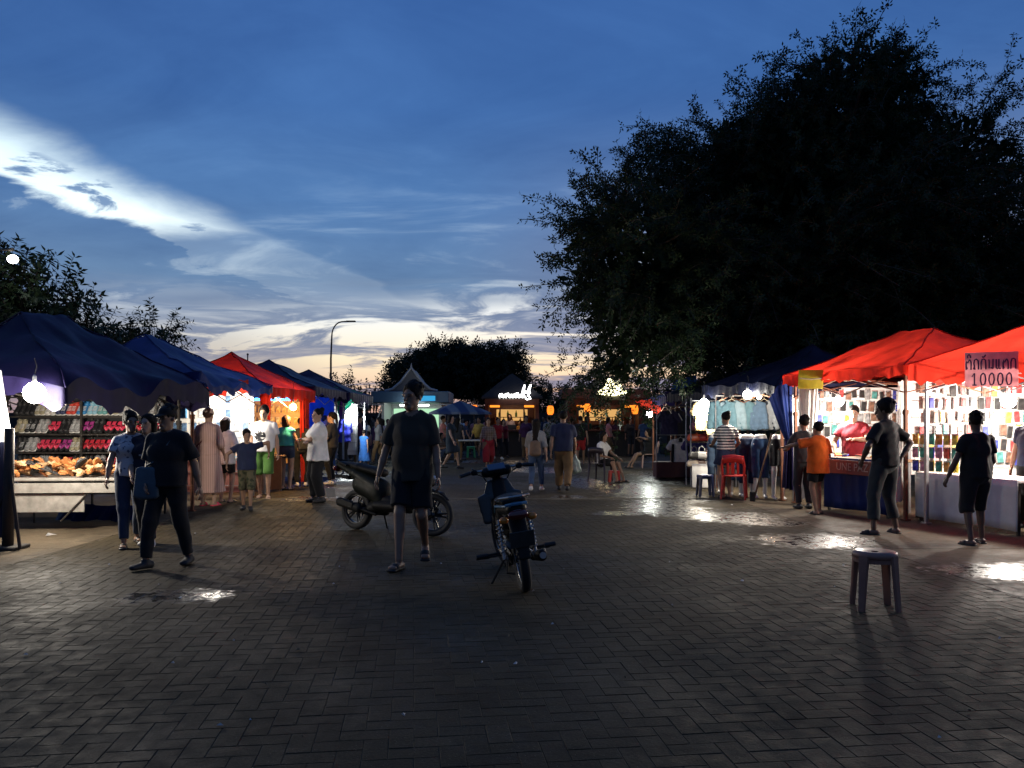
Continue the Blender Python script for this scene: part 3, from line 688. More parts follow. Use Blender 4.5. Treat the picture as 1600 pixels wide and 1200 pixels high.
    for i, (a, e, w) in enumerate(arms):
        s = (-1, 1)[i]; d = unit(w - e); inn = unit(V3(-s, 0, 0) - d * V3(-s, 0, 0).dot(d)) if abs(d[0]) < .9 else V3(0, 0, -1)
        if abs(d[2]) < .5: inn = unit(V3(0, 0, -1) - d * V3(0, 0, -1).dot(d))
        side = unit(np.cross(d, inn));
        if side[1] > 0: side = -side                                # the thumb side looks forward
        q = MB(); q.tube([w - d * .02, w + d * .025, w + d * .075, w + d * .09], [.023, .030, .036, .028], 8); vv = np.array(q.v); c0 = w + d * .04
        vv = vv - inn[None] * ((vv - c0) @ inn)[:, None] * .5; ex.add(vv, q.f)
        for k, (off, ln) in enumerate(((.026, .068), (.009, .076), (-.009, .070), (-.025, .055))):
            p0 = w + d * .078 + side * off; d1 = unit(d + inn * .22); d2 = unit(d + inn * .75); d3 = unit(d * .5 + inn)
            ex.tube([p0, p0 + d1 * ln * .45, p0 + d1 * ln * .45 + d2 * ln * .33, p0 + d1 * ln * .45 + d2 * ln * .33 + d3 * ln * .25], [.0088, .0084, .0076, .006], 6)
        p0 = w + d * .022 + side * .026; d1 = unit(d * .6 + side * .7 + inn * .3); d2 = unit(d + side * .15 + inn * .4)
        ex.tube([p0, p0 + d1 * .034, p0 + d1 * .034 + d2 * .03, p0 + d1 * .034 + d2 * .05], [.013, .011, .0095, .006], 6)
    b0 = len(v); v += [tuple(q) for q in ex.v]; f += [tuple(b0 + i for i in q) for q in ex.f]; mi += ex.mi
    def finish(name, v, f, m, mi=None, par=root):
        v = np.asarray(v, float) * sc
        me = bpy.data.meshes.new(name); me.from_pydata(v.tolist(), [], [tuple(int(i) for i in q) for q in f])
        for q in (m if isinstance(m, list) else [m]): me.materials.append(q)
        if mi is not None: me.polygons.foreach_set('material_index', np.array(mi, np.int32))
        me.polygons.foreach_set('use_smooth', np.ones(len(me.polygons), bool)); me.update(); return link(name, me, par)
    finish('body', v, f, mats, mi)
    seed = int(abs(xy[0]) * 1000 + xy[1] * 77) % 9999
    # ---- top
    if top:
        ln, sl, m = top['len'], top['sleeve'], top['mat']; lo_ = top.get('loose', .020); fl = top.get('flare', .0)
        A = B.like()
        A.cap(T(0, .0, .30), T(0, .012, .425), (.152 * g + lo_, .10 * g + lo_), (.128 * g + lo_ * .6, .078 * g + lo_), xs, .05)
        wa = .135 if fem else .153; A.cap(T(0, 0, .08), T(0, .003, .30), (wa * g + lo_ + .004, (wa - .037) * g + lo_ + .004), (.154 * g + lo_, .104 * g + lo_), xs, .08)
        zb = ln - .0
        if zb < .1: A.cap(T(0, 0, zb - .05), T(0, 0, .10), (.178 * g + lo_ + fl, .142 * g + lo_ + fl * .8), (.146 * g + lo_ + .006, .108 * g + lo_ + .006), xs, .05)
        if fem:
            for s in (-1, 1): A.ell(T(s * .07, -.088, .32), (.062 + lo_, .058 + lo_ * .7, .062 + lo_), .04)
        for s in (0, 1): A.cap(T(0, .015, .468), sh[s], .050 + lo_ * .6, .050 + lo_ * .6, None, .05)
        A.cut(T(0, 0, ln), -up)
        for (a, e, w) in arms:
            S = B.like(); L = sl
            if L > 0:
                a2 = a + unit(a - e) * .0
                if L <= 1:
                    p1 = a + (e - a) * L; S.cap(a2, a + (e - a) * min(1.2, L + .2), .052 * g + lo_ * .7, .050 * g + lo_, k=.02); S.cut(p1, e - a)
                else:
                    p1 = e + (w - e) * (L - 1); S.cap(a2, e, .052 * g + lo_ * .6, .043 * g + lo_ * .7, k=.03); S.cap(e, w, .043 * g + lo_ * .7, .030 + lo_ * .7, k=.03); S2 = S; S2.cut(p1, w - e)
                A.union(S)
        A.cap(T(0, .005, .45), T(0, -.02, .60), .060 if not top.get('open') else .075, k=.01, sub=True)
        if top.get('nosleeve'):
            for s in (0, 1): A.cap(sh[s] + xs * (s * 2 - 1) * .03, sh[s] + xs * (s * 2 - 1) * .1, .06, k=.01, sub=True)
        v_, f_ = A.mesh(); v_ = relax(v_, f_, 1, .4); v_ = wrinkle(v_, f_, top.get('fold', .0105), 13, seed); finish(top.get('name', 'shirt'), v_, f_, m)
    # ---- bottom
    if bottom:
        ty, to, m = bottom['type'], bottom['to'], bottom['mat']; lo_ = bottom.get('loose', .016); A = B.like()
        if ty == 'skirt':
            mid = sum(l[2] for l in legs) / 2; kn = sum(l[1] for l in legs) / 2
            end = pel + (kn - pel) * to if to <= 1 else kn + (mid - kn) * (to - 1)
            fl = bottom.get('flare', .06); spread = abs(legs[0][1][0] - legs[1][1][0]) * .25
            A.cap(T(0, 0, bottom.get('waist', .10)), T(0, 0, -.06), (.135 * g + lo_, .10 * g + lo_), (.165 * g + lo_, .125 * g + lo_), xs, .05)
            ee = end + (end - pel) * .12; A.cap(T(0, 0, -.03), ee, (.165 * g + lo_, .125 * g + lo_), (.165 * g + lo_ + fl + spread, .13 * g + lo_ + fl), xs, .05)
            A.cut(end, end - pel); A.cut(T(0, 0, bottom.get('waist', .10)), up)
        else:
            A.cap(T(0, 0, -.02), T(0, 0, .10), (.152 * g + lo_, .112 * g + lo_), (.128 * g + lo_ * .6, .092 * g + lo_ * .6), xs, .04); A.cut(T(0, 0, .10), up)
            w0 = bottom.get('wide', 1.0)
            for (a, k_, n, yaw, lift) in legs:
                S = B.like()
                S.cap(a + V3(0, 0, .02), k_, .088 * g + lo_, (.056 + lo_) * w0, k=.03)
                if to > 1: S.cap(k_, n, (.056 + lo_) * w0, (.042 + lo_ * .8) * w0, k=.03); S.cut(k_ + (n - k_) * (to - 1), n - k_)
                else: S.cap(k_, k_ + (k_ - a) * .3, (.056 + lo_) * w0, k=.02); S.cut(a + (k_ - a) * to, k_ - a)
                A.union(S)
        v_, f_ = A.mesh(); v_ = relax(v_, f_, 1, .4); v_ = wrinkle(v_, f_, bottom.get('fold', .010), 13, seed + 1); finish(bottom.get('name', {'skirt': 'skirt'}.get(ty, 'trousers')), v_, f_, m)
    # ---- hair
    A = B.like(); he = .014
    A.ell(P(0, .028, .042), (.083, .100, .092), .01, R3=Hn)
    if hair in ('short', 'crop', 'curly', 'messy'):
        e = {'short': .008, 'crop': 0, 'curly': .022, 'messy': .014}[hair]
        A.ell(P(0, .022, .052), (.082 + e, .098 + e, .086 + e), .01, R3=Hn); A.cut(P(0, -.060, .060), Hn @ V3(0, -1, -.55)); A.cut(P(0, .05, -.05), Hn @ V3(0, -.45, -1))
    else:
        A.ell(P(0, .020, .050), (.088, .100, .090), .01, R3=Hn); A.cut(P(0, -.055, .060), Hn @ V3(0, -1, -.35))
        if hair == 'long':
            A.cap(P(0, .05, .02), T(0, .13 * g, .22), (.088, .06), (.085, .035), xs, .04)
            for s in (-1, 1): A.cap(P(s * .07, .02, .0), P(s * .072, .03, -.16), .026, .018, k=.03)
        elif hair == 'bob':
            A.cap(P(0, .045, .03), P(0, .06, -.10), (.095, .075), (.085, .055), Hn @ V3(1, 0, 0), .03)
            for s in (-1, 1): A.cap(P(s * .075, .015, .02), P(s * .07, .02, -.10), .024, .018, k=.03)
        elif hair == 'bun': A.ell(P(0, .10, .11), (.05, .05, .045), .02); A.cut(P(0, .05, -.06), Hn @ V3(0, -.3, -1))
        elif hair == 'pony': A.cap(P(0, .11, .05), P(0, .15, -.18), .035, .02, k=.03)
    if hair in ('curly', 'messy') or (hair in ('short', 'crop') and h < .016):
        rg = random.Random(seed); thin = hair in ('short', 'crop')
        for _ in range(70 if thin else 30):
            th = rg.uniform(0, 6.28); ph = rg.uniform(.0, 1.15); u = V3(math.sin(ph) * math.cos(th), math.sin(ph) * math.sin(th) + .15, math.cos(ph))
            if u[1] < -.55 and u[2] < .5: continue
            rr_ = rg.uniform(.011, .018) if thin else .024; ex_ = .0 if not thin else -.002
            A.ell(P(*(V3(0, .022, .045) + u * (V3(.088, .104, .098) + ex_))), (rr_, rr_, rr_), .010)
    v_, f_ = A.mesh()
    if len(f_): v_ = relax(v_, f_, 1, .3); v_ = wrinkle(v_, f_, .004, 55, seed + 2); finish('hair', v_, f_, hairm)
    # ---- shoes
    st, sm = shoes
    if st:
        for i, (a, k_, n, yaw, lift) in enumerate(legs):
            c, s_ = math.cos(yaw), math.sin(yaw); tip = -R(30) if lift > .05 else 0; fd = V3(s_ * math.cos(tip), -c * math.cos(tip), math.sin(tip)); base = n - V3(0, 0, .055); xx = (c, s_, 0)
            A = Field(np.minimum(base - .25, base + .25), base + .25, max(.008, h / sc * .8)); nrm = np.cross(fd, V3(c, s_, 0)); nrm = nrm if nrm[2] > 0 else -nrm
            if st == 'shoe':
                A.cap(base - fd * .05 + nrm * .012, base + fd * .14, (.044, .044), (.048, .030), xx, .03); A.cap(n - V3(0, 0, .03), n + V3(0, 0, .005), .046, .044, k=.02); A.cut(base - nrm * .028, -nrm); A.cut(n + V3(0, 0, .02), V3(0, 0, 1))
            else:
                A.cap(base - fd * .06 - nrm * .024, base + fd * .15 - nrm * .024, (.042, .016), (.050, .016), xx, .01); A.cap(base + fd * .07 + nrm * .0, base + fd * .09 + nrm * .0, (.048, .032), (.046, .028), xx, .01); A.cut(base - nrm * .034, -nrm)
            v_, f_ = A.mesh(); finish('shoe' if st == 'shoe' else 'sandal', v_, f_, sm)
    root['_sc'] = sc
    if extras: extras(root, sc, T, P, finish, arms, legs, B)
    return root

C = {}
for n_, c_ in dict(black=(.012, .012, .014), charcoal=(.03, .03, .033), navy=(.016, .022, .055), denim=(.05, .085, .16), denimd=(.022, .035, .07), denimk=(.030, .034, .036), white=(.72, .70, .67), grey=(.22, .22, .22), cream=(.60, .42, .34),
                   teal=(.03, .30, .34), orange=(.75, .13, .015), maroon=(.24, .018, .028), green=(.07, .16, .035), tan=(.17, .105, .05), red=(.38, .025, .03), blue=(.03, .13, .42), royal=(.02, .035, .5), pink=(.6, .22, .2),
                   brown=(.09, .055, .035), yellow=(.5, .33, .08), camo=(.06, .065, .04), dgreen=(.02, .09, .06), dress=(.02, .03, .04), plum=(.06, .02, .06), lilac=(.35, .3, .36)).items(): C[n_] = cloth(n_, c_)
def patterned(name, a, b, kind, sc_=1.0):
    m = bpy.data.materials.new('cloth_' + name); m.use_nodes = True; t = NT(m.node_tree); bs = t.n['Principled BSDF']; bs.inputs['Roughness'].default_value = .85; bs.inputs['Specular IOR Level'].default_value = .2
    o = t.node('ShaderNodeTexCoord').outputs['Object']; x, y, z = t.sep(o)
    if kind == 'stripe': f = t.m('GREATER_THAN', t.m('FRACT', t.m('MULTIPLY', z, sc_)), .48)
    elif kind == 'spots': f = t.ss(t.noise(o, sc_, 1, .4), .60, .63)
    elif kind == 'camo': f = t.ss(t.noise(o, sc_, 3, .5), .48, .52)
    elif kind == 'check': f = t.m('MULTIPLY', t.m('ADD', t.m('GREATER_THAN', t.m('FRACT', t.m('MULTIPLY', z, sc_)), .5), t.m('GREATER_THAN', t.m('FRACT', t.m('MULTIPLY', x, sc_)), .5)), .5)
    elif kind == 'vstripe': f = t.ss(t.m('SINE', t.m('MULTIPLY', t.m('ADD', x, t.m('MULTIPLY', y, .4)), sc_)), -.2, .5)
    elif kind == 'print':                                        # a round motif on the chest
        d = t.vm('LENGTH', t.vm('MULTIPLY', t.vm('SUBTRACT', o, (-.03, -.10, 1.17)), (8.5, 1.0, 9.5)))
        f = t.m('MULTIPLY', t.m('MULTIPLY', t.ss(d, 1.0, .9), t.m('LESS_THAN', y, 0.0)), t.ss(t.noise(o, 26, 2, .5), .36, .44))
    elif kind == 'chestbar':
        f = t.m('MULTIPLY', t.m('MULTIPLY', t.m('LESS_THAN', t.m('ABSOLUTE', x), .055), t.m('LESS_THAN', t.m('ABSOLUTE', t.m('SUBTRACT', z, sc_)), .008)), t.m('LESS_THAN', y, 0.0))
    t.l.new(t.mix(f, a, b), bs.inputs['Base Color'])
    bn = t.node('ShaderNodeBump'); bn.inputs['Strength'].default_value = .35; bn.inputs['Distance'].default_value = .01; t.l.new(t.noise(o, 22, 5, .6), bn.inputs['Height']); t.l.new(bn.outputs[0], bs.inputs['Normal'])
    return m
C['stripe'] = patterned('striped', (.02, .022, .035), (.62, .58, .52), 'stripe', 19)
C['spots'] = patterned('spotted', (.46, .47, .50), (.10, .11, .16), 'spots', 24)
C['camop'] = patterned('camouflage', (.035, .04, .022), (.095, .085, .05), 'camo', 12)
C['plaid'] = patterned('plaid', (.12, .085, .07), (.20, .16, .14), 'check', 14)
C['yplaid'] = patterned('yellow_plaid', (.55, .34, .07), (.28, .10, .04), 'check', 14)
C['vst'] = patterned('fine_striped', (.62, .40, .34), (.44, .27, .22), 'vstripe', 200)
C['printed'] = patterned('printed', (.74, .72, .70), (.03, .03, .035), 'print')
C['bar'] = patterned('navy_with_bar', (.016, .020, .035), (.45, .45, .45), 'chestbar', 1.05)
LEA = mat('leather_dark', (.02, .017, .015), .45, var=.2); RUB = mat('rubber_dark', (.018, .018, .019), .7, var=.2); SOLE_W = mat('shoe_white', (.6, .58, .55), .6, var=.1)
def tee(m, **k): return dict(dict(len=-.06, sleeve=.62, mat=C[m]), **k)
def pants(m, to=1.93, **k): return dict(dict(type='pants', to=to, mat=C[m]), **k)
def skirt(m, to=.7, **k): return dict(dict(type='skirt', to=to, mat=C[m]), **k)

def cap_extra(m, brim=True):
    def f(root, sc, T, P, finish, arms, legs, B):
        A = B.like(); A.ell(P(0, .016, .055), (.094, .112, .085), .01); A.cut(P(0, 0, .040), P(0, 0, -1) - P(0, 0, 0)); 
        if brim: A.cap(P(0, -.07, .048), P(0, -.135, .036), (.075, .012), (.06, .010), P(1, 0, 0) - P(0, 0, 0), .01)
        v, ff = A.mesh(); finish('cap', v, ff, m)
    return f
def sling_extra(m, side=1, z=.0, size=(.13, .05, .17), shoulder=-1, back=False):
    def f(root, sc, T, P, finish, arms, legs, B):
        yb = -.15 if not back else .16; c = T(side * .15, yb, z)
        A = Field(c - .42, c + .42, .012); A.cap(c - V3(0, 0, size[2]), c + V3(0, 0, size[2] * .6), (size[0], size[1]), (size[0] * .85, size[1] * .7), (1, 0, 0), .02); v, ff = A.mesh(); v = wrinkle(v, ff, .006, 14, 4); finish('shoulder_bag', v, ff, m)
        mb = MB(); s = shoulder; mb.tube([c + V3(0, 0, size[2] * .8), T(side * .04, -.135 if not back else .14, .22), T(s * .07, -.125 if not back else .12, .38), T(s * .105, .0, .515), T(s * .06, .13 if not back else -.12, .36), T(side * .09, .14 if not back else -.13, .15), c + V3(side * .02, .14 if not back else -.14, size[2] * .7)], .012, 6); finish('strap', mb.v, mb.f, m)
    return f
# ------------------------------------------------------------------ market stalls
STEEL = mat('tent_steel', (.32, .32, .33), .4, .8, var=.15); STEEL_D = mat('frame_dark', (.04, .035, .03), .6, .3, var=.3); RUST = mat('rust_pole', (.16, .06, .03), .8, .2, var=.4)
WOOD = mat('stall_wood', (.16, .09, .045), .7, var=.35, vscale=5, bump=.3); WOOD_D = mat('dark_wood', (.045, .03, .022), .8, var=.3)
WHITEB = mat('white_board', (.72, .71, .68), .6, var=.06); PLAST = mat('plastic_sheet', (.62, .61, .58), .35, var=.15, trans=.35, bump=.6, bscale=9)
TARP = {}
for n_, c_, tr in (('red', (.55, .028, .014), .45), ('orange', (.58, .036, .018), .42), ('navy', (.011, .008, .038), .10), ('blue', (.010, .022, .11), .12), ('dark', (.008, .010, .028), .06), ('violet', (.03, .025, .12), .12), ('green', (.02, .35, .19), .5), ('bright', (.015, .09, .42), .35), ('white', (.7, .7, .68), .35), ('shade', (.16, .03, .02), .35)):
    TARP[n_] = mat('tarp_' + n_, c_, .5, var=.42, vscale=1.6, trans=tr, bump=.7, bscale=6, spec=.15)

def tent(label, near, far, depth, side, eave, peak, m, group='market tents', ridge=.5, valance=.2, legs=(0, 1, 2, 3), vm=None, over=.12, rough=.02, seed=0, legm=STEEL, droop=0.0, shift=(0, 0)):
    """pop-up tent over the line near -> far, reaching depth to the left (side 1) or right (side -1) of it"""
    a = Vector(near); b = Vector(far); L = (b - a).length; ang = math.atan2(b.y - a.y, b.x - a.x)
    root = thing('market_tent', label, 'tent', (a.x, a.y, 0), ang, group); rg = random.Random(seed)
    nu, nv = 64, 54; v = []; f = []
    ph = [rg.uniform(0, 6.28) for _ in range(8)]
    for i in range(nu + 1):
        for j in range(nv + 1):
            u, w = i / nu, j / nv; x = -over + u * (L + 2 * over); y = (-over + w * (depth + 2 * over))
            q = min(1, min(u, 1 - u) / ridge, min(w, 1 - w) / .5); hip = q
            sag = -.10 * math.sin(math.pi * min(1, q)) * (1 - .5 * abs(2 * u - 1)) * (.5 + .5 * math.sin(3 * u + ph[0]))
            nz = rough * (math.sin(9 * u + 7 * w + ph[1]) + .7 * math.sin(17 * u - 11 * w + ph[2]) + .5 * math.sin(31 * w + 13 * u + ph[3]) + .9 * abs(math.sin(14 * u + 5 * w + ph[5])) ** 6 + .8 * abs(math.sin(9 * w - 12 * u + ph[6])) ** 8 - .7 * abs(math.sin(23 * u + 3 * math.sin(4 * w) + ph[7])) ** 5) * (.3 + q)
            edge = droop * max(0, 1 - q * 6) * (.6 + .5 * math.sin(11 * u + 3 * w + ph[4]) + .4 * math.sin(23 * u + 7 * w + ph[5]) + .5 * math.sin(4 * u + ph[0]))
            z = eave + (peak - eave) * hip ** 1.04 + sag + nz - edge
            v.append((x + .02 * math.sin(7 * w + ph[6]), side * y, z))
    for i in range(nu):
        for j in range(nv):
            k = i * (nv + 1) + j; q = (k, k + nv + 1, k + nv + 2, k + 1); f.append(q if side > 0 else q[::-1])
    mobj('canopy', v, f, m, root, True)
    if valance > 0:
        vv = []; ff = []; pts = []
        for i in range(nu + 1): pts.append(v[i * (nv + 1)])
        for j in range(1, nv + 1): pts.append(v[nu * (nv + 1) + j])
        for i in range(nu - 1, -1, -1): pts.append(v[i * (nv + 1) + nv])
        for j in range(nv - 1, 0, -1): pts.append(v[j])
        n = len(pts)
        for k, p in enumerate(pts):
            d = valance * (1 + .14 * math.sin(k * .5 + ph[7]) + .08 * math.sin(k * 1.3) + .12 * math.sin(k * .17 + ph[2])); vv.append(p); vv.append((p[0] + .012 * math.sin(k * 1.3), p[1] + .012 * math.cos(k * 1.1), p[2] - d))
        for k in range(n): k2 = (k + 1) % n; ff.append((2 * k, 2 * k2, 2 * k2 + 1, 2 * k + 1))
        mobj('valance', vv, ff, vm or m, root, True)
    for k in legs:
        x, y = ((.03, .03), (L - .03, .03), (L - .03, depth - .03), (.03, depth - .03))[k]
        mb = MB(); mb.box((x, side * y, eave * .35), (.045, .045, eave * .7)); mb.box((x, side * y, eave * .78), (.032, .032, eave * .44)); mb.box((x, side * y, .01), (.10, .10, .02)); mb.box((x, side * y, eave * .70), (.06, .06, .07)); mb.build('leg', legm, root)
    def hz(u, w): i, j = round(u * nu), round(w * nv); p = v[i * (nv + 1) + j]; return (p[0], p[1], p[2] + .006)
    for (u0, w0) in ((0, 0), (1, 0), (1, 1), (0, 1)):
        ue = ridge if u0 == 0 else 1 - ridge; MB().tube([hz(u0 + (ue - u0) * k / 12, w0 + (.5 - w0) * k / 12) for k in range(13)], .012, 5).build('seam', m, root)
    # scissor trusses under the eaves
    for (p, q) in (((0, 0), (L, 0)), ((L, 0), (L, depth)), ((0, 0), (0, depth)), ((0, depth), (L, depth))):
        mb = MB(); A = Vector((p[0], side * p[1], 0)); B_ = Vector((q[0], side * q[1], 0))
        for t0, t1, z0, z1 in ((0, .5, -.02, -.34), (0, .5, -.34, -.06), (.5, 1, -.34, -.02), (.5, 1, -.06, -.34)):
            mb.tube([A.lerp(B_, t0 + .015) + Vector((0, 0, eave + z0 - .04)), A.lerp(B_, t1 - .0) + Vector((0, 0, eave + z1 - .04))], .011, 5)
        mb.build('truss', legm, root)
    mb = MB(); c = Vector((L / 2, side * depth / 2, 0)); mb.tube([c + Vector((0, 0, eave - .25)), c + Vector((0, 0, peak - .05))], .018, 6)
    for t in (0, 1): mb.tube([Vector((t * L, side * depth / 2, eave - .1)), c + Vector((0, 0, eave - .2))], .011, 5); mb.tube([Vector((L / 2, side * t * depth, eave - .1)), c + Vector((0, 0, eave - .2))], .011, 5)
    mb.build('centre_post', legm, root)
    return root

def drape(name, label, pts_top, pts_bot, m, folds=6, depth=.05, cat='tarp', group=None, n=30, mrows=12, sag=0.0):
    """hanging cloth between a top line and a bottom line (lists of points), with real folds"""
    def lerp(P, t):
        s = t * (len(P) - 1); i = min(int(s), len(P) - 2); return Vector(P[i]).lerp(Vector(P[i + 1]), s - i)
    v = []; f = []; off = Vector((pts_top[-1])) - Vector(pts_top[0]); nrm = Vector((-off.y, off.x, 0)); nrm = nrm.normalized() if nrm.length > 1e-6 else Vector((0, 1, 0))
    for i in range(n + 1):
        for j in range(mrows + 1):
            t = i / n; w = j / mrows; p = lerp(pts_top, t).lerp(lerp(pts_bot, t), w)
            p += nrm * depth * (math.sin(t * folds * 6.28 + w * 1.3) * (.35 + .65 * w) + .5 * math.sin(t * folds * 14 + 2 * w + 1)) * .6; p.z -= sag * math.sin(math.pi * t) * (1 - w) + .012 * math.sin(t * 17 + w * 3); v.append(p)
    for i in range(n):
        for j in range(mrows): k = i * (mrows + 1) + j; f.append((k, k + 1, k + mrows + 2, k + mrows + 1))
    o = mobj(name, v, f, m, None, True)
    return tag(o, label, cat, group)

# ---- lamps
def bulb(label, p, power, col=(1, .95, .86), es=70, r=.06, wire=.5, name='hanging_bulb', group='bare bulbs lighting the stalls'):  # larger r values put the bloom around a bulb into its globe size
    p = Vector(p); root = thing(name, label, 'lamp', p, 0, group)
    mb = MB(); prof = [(0.001, -r), (r * .5, -r * .87), (r * .87, -r * .5), (r, 0), (r * .87, r * .5), (r * .5, r * .87), (r * .28, r * 1.0)]; mb.lathe(prof, 14); mb.build('bulb', glow('bulb_%d_%d' % (es, int(col[2] * 100)), col, es), root, True)
    mb = MB(); mb.lathe([(r * .28, r * .95), (.024, r * 1.05), (.024, r + .07), (.012, r + .09), (.001, r + .095)], 10); mb.build('socket', mat('socket', (.6, .6, .58), .5), root, True)
    mb = MB(); mb.tube([(0, 0, r + .09), (.02, .01, r + .09 + wire * .5), (0, 0, r + .09 + wire)], .005, 5); mb.build('wire', RUB, root)
    l = bpy.data.lights.new('bulb_light', 'POINT'); l.energy = power * 1.5; l.color = (col[0], col[1] * .95, col[2] * .88); l.shadow_soft_size = r; o = bpy.data.objects.new('bulb_light', l); COL.objects.link(o); o.parent = root; o.location = (0, 0, -r * 2.3)
    return root

# ============ left row
tent('dark blue tarpaulin tent sheltering the shoe stall', (-5.58, 9.95), (-5.12, 12.4), 2.7, 1, 2.02, 2.95, TARP['navy'], ridge=.36, valance=.26, legs=(1, 2, 3), rough=.022, seed=1, droop=.16, over=.3, legm=STEEL_D)
tent('plain blue tarpaulin tent over the white clothing stall', (-5.08, 12.75), (-4.92, 15.3), 2.7, 1, 2.16, 2.92, TARP['blue'], ridge=.42, valance=.12, rough=.018, seed=2, droop=.12, over=.26, legm=RUST)
tent('red tent between the plain blue tent and the navy tent', (-4.88, 15.8), (-4.62, 18.15), 2.5, 1, 2.12, 2.93, TARP['red'], valance=.22, rough=.010, seed=3, legm=STEEL)
tent('navy pointed tent past the red one on the same row', (-4.75, 18.7), (-4.75, 21.8), 2.8, 1, 2.25, 3.0, TARP['navy'], valance=.2, rough=.012, seed=4, over=.2)
tent('dark blue tent with the green sheet at its front corner', (-4.7, 22.4), (-4.65, 25.4), 2.8, 1, 2.25, 2.98, TARP['navy'], valance=.25, rough=.012, seed=5, over=.2)
drape('tarp', 'green translucent sheet at the corner of the farthest blue tent', [(-4.95, 22.3, 2.42), (-4.55, 24.4, 2.32)], [(-4.9, 22.4, 1.75), (-4.9, 22.8, 1.55)], TARP['green'], 3, .04)
drape('tarp', 'red cloth gathered down the corner post of the left red tent', [(-4.98, 15.66, 2.1), (-4.72, 15.7, 2.12)], [(-4.82, 15.7, 1.05), (-4.76, 15.72, 1.1)], TARP['red'], 3, .05)
drape('tarp', 'orange cloth strip under the edge of the plain blue tent', [(-5.35, 12.62, 2.02), (-4.95, 13.9, 1.98)], [(-5.3, 12.62, 1.84), (-4.95, 13.9, 1.88)], TARP['orange'], 3, .03)
drape('tarp', 'lifted white and orange flap at the blue tent edge', [(-5.02, 13.9, 2.15), (-4.85, 14.7, 2.2)], [(-4.95, 13.95, 1.98), (-4.82, 14.7, 1.95)], TARP['orange'], 2, .02)
# open edge stall at the picture's edge: white sheet on a dark post with a prop
drape('tarp', 'white plastic sheet tied to the dark wooden post', [(-7.4, 9.15, 2.0), (-6.2, 8.95, 2.0), (-5.70, 8.95, 1.99)], [(-7.4, 9.2, .55), (-6.1, 9.0, 1.10), (-5.66, 9.0, 1.22)], TARP['white'], 3, .07)
drape('tarp', 'red striped cloth hanging below the white plastic sheet', [(-7.4, 9.25, 1.3), (-5.85, 9.08, 1.25)], [(-7.4, 9.25, .72), (-5.9, 9.08, .72)], patterned('red_stripe', (.55, .05, .04), (.6, .57, .54), 'vstripe', 30), 5, .03)
pr = thing('wooden_post', 'thick dark wooden post with a diagonal prop beside the shoe table', 'post', (-5.66, 8.98, 0))
MB().tube([(0, 0, 0), (.01, 0, .7), (.02, 0, 1.35)], [.06, .055, .05], 9).build('post', WOOD_D, pr, True); MB().tube([(.02, -.02, 1.0), (.20, -.10, .01)], .018, 6).build('prop', WOOD_D, pr); MB().tube([(.02, .03, .8), (-.35, .1, .01)], .018, 6).build('prop', WOOD_D, pr)
MB().box((0, .0, .02), (.34, .3, .04), bev=.01).build('base', STEEL_D, pr)

drape('tarp', 'dark cloth bundle hanging on the wooden post', [(-6.4, 9.1, 1.25), (-5.62, 9.05, 1.22)], [(-6.4, 9.15, .15), (-5.72, 9.05, .12)], TARP['dark'], 5, .08)
# shoe rack facing the aisle
RX0, RX1, RY = -7.65, -5.42, 12.3
rk = thing('shoe_rack', 'tall dark shoe rack packed with sneakers and pink sandals', 'rack', ((RX0 + RX1) / 2, RY, 0)); hw = (RX1 - RX0) / 2
SHELVES = [.70, .97, 1.25, 1.52]
for z in SHELVES: MB().box((0, 0, z - .015), (2 * hw, .34, .025)).build('shelf', STEEL_D, rk)
for sx in (-1, 0, 1):
    for sy in (-1, 1): MB().box((sx * (hw + .018), sy * .16, .95), (.03, .03, 1.9)).build('upright', STEEL_D, rk)
MB().tube([(-hw, -.16, 1.80), (hw, -.16, 1.80)], .012, 6).build('rail', STEEL_D, rk); MB().box((0, .185, 1.1), (2 * hw, .01, 1.6)).build('back_panel', mat('rack_back', (.02, .02, .022), .8), rk)
def shoe_mesh():
    A = Field((-.08, -.17, -.02), (.08, .17, .16), .009)
    A.cap((0, .085, .055), (0, -.09, .038), (.036, .045), (.042, .030), (1, 0, 0), .03); A.cap((0, .09, .07), (0, .075, .105), .040, .036, k=.03); A.cap((0, .085, .10), (0, .07, .16), .026, k=.01, sub=True); A.cut((0, 0, .022), (0, 0, -1)); A.cut((0, .08, .115), (0, .2, 1))
    u = A.mesh(); S = Field((-.08, -.17, -.03), (.08, .17, .06), .009); S.cap((0, .10, .012), (0, -.10, .012), (.042, .016), (.047, .016), (1, 0, 0), .01); S.cut((0, 0, .0), (0, 0, -1)); return u, S.mesh()
(SU, SF), (SOV, SOF) = shoe_mesh()
SHOE = {}; WH = mat('sole_white', (.75, .74, .70), .55, var=.05); LACE = mat('lace', (.7, .7, .7), .7, var=0)
sole_me = mobj('s', SOV, SOF, WH, None, True).data; bpy.data.objects.remove(bpy.data.objects['s']); soled_me = sole_me.copy(); soled_me.materials[0] = RUB
lb = MB()
for i in range(4): lb.tube([(-.028, -.005 - i * .022, .088 - i * .008), (0, -.005 - i * .022, .098 - i * .009), (.028, -.005 - i * .022, .088 - i * .008)], .005, 5)
_t = lb.build('l', LACE); lace_me = _t.data; bpy.data.objects.remove(_t)
def shoe(colname, col, x, y, z, group, label, tilt=0.0, rz=0.0, dark=False, name='sneaker'):
    if colname not in SHOE:
        o = mobj('u', SU, SF, mat('shoe_' + colname, col, .55, var=.15), None, True); SHOE[colname] = o.data; bpy.data.objects.remove(o)
    o = link(name, SHOE[colname]); o.location = (x, y, z); o.rotation_euler = (tilt, 0, rz); tag(o, label, 'shoe', group); link('sole', soled_me if dark else sole_me, o)
    if not dark: link('laces', lace_me, o)
    return o
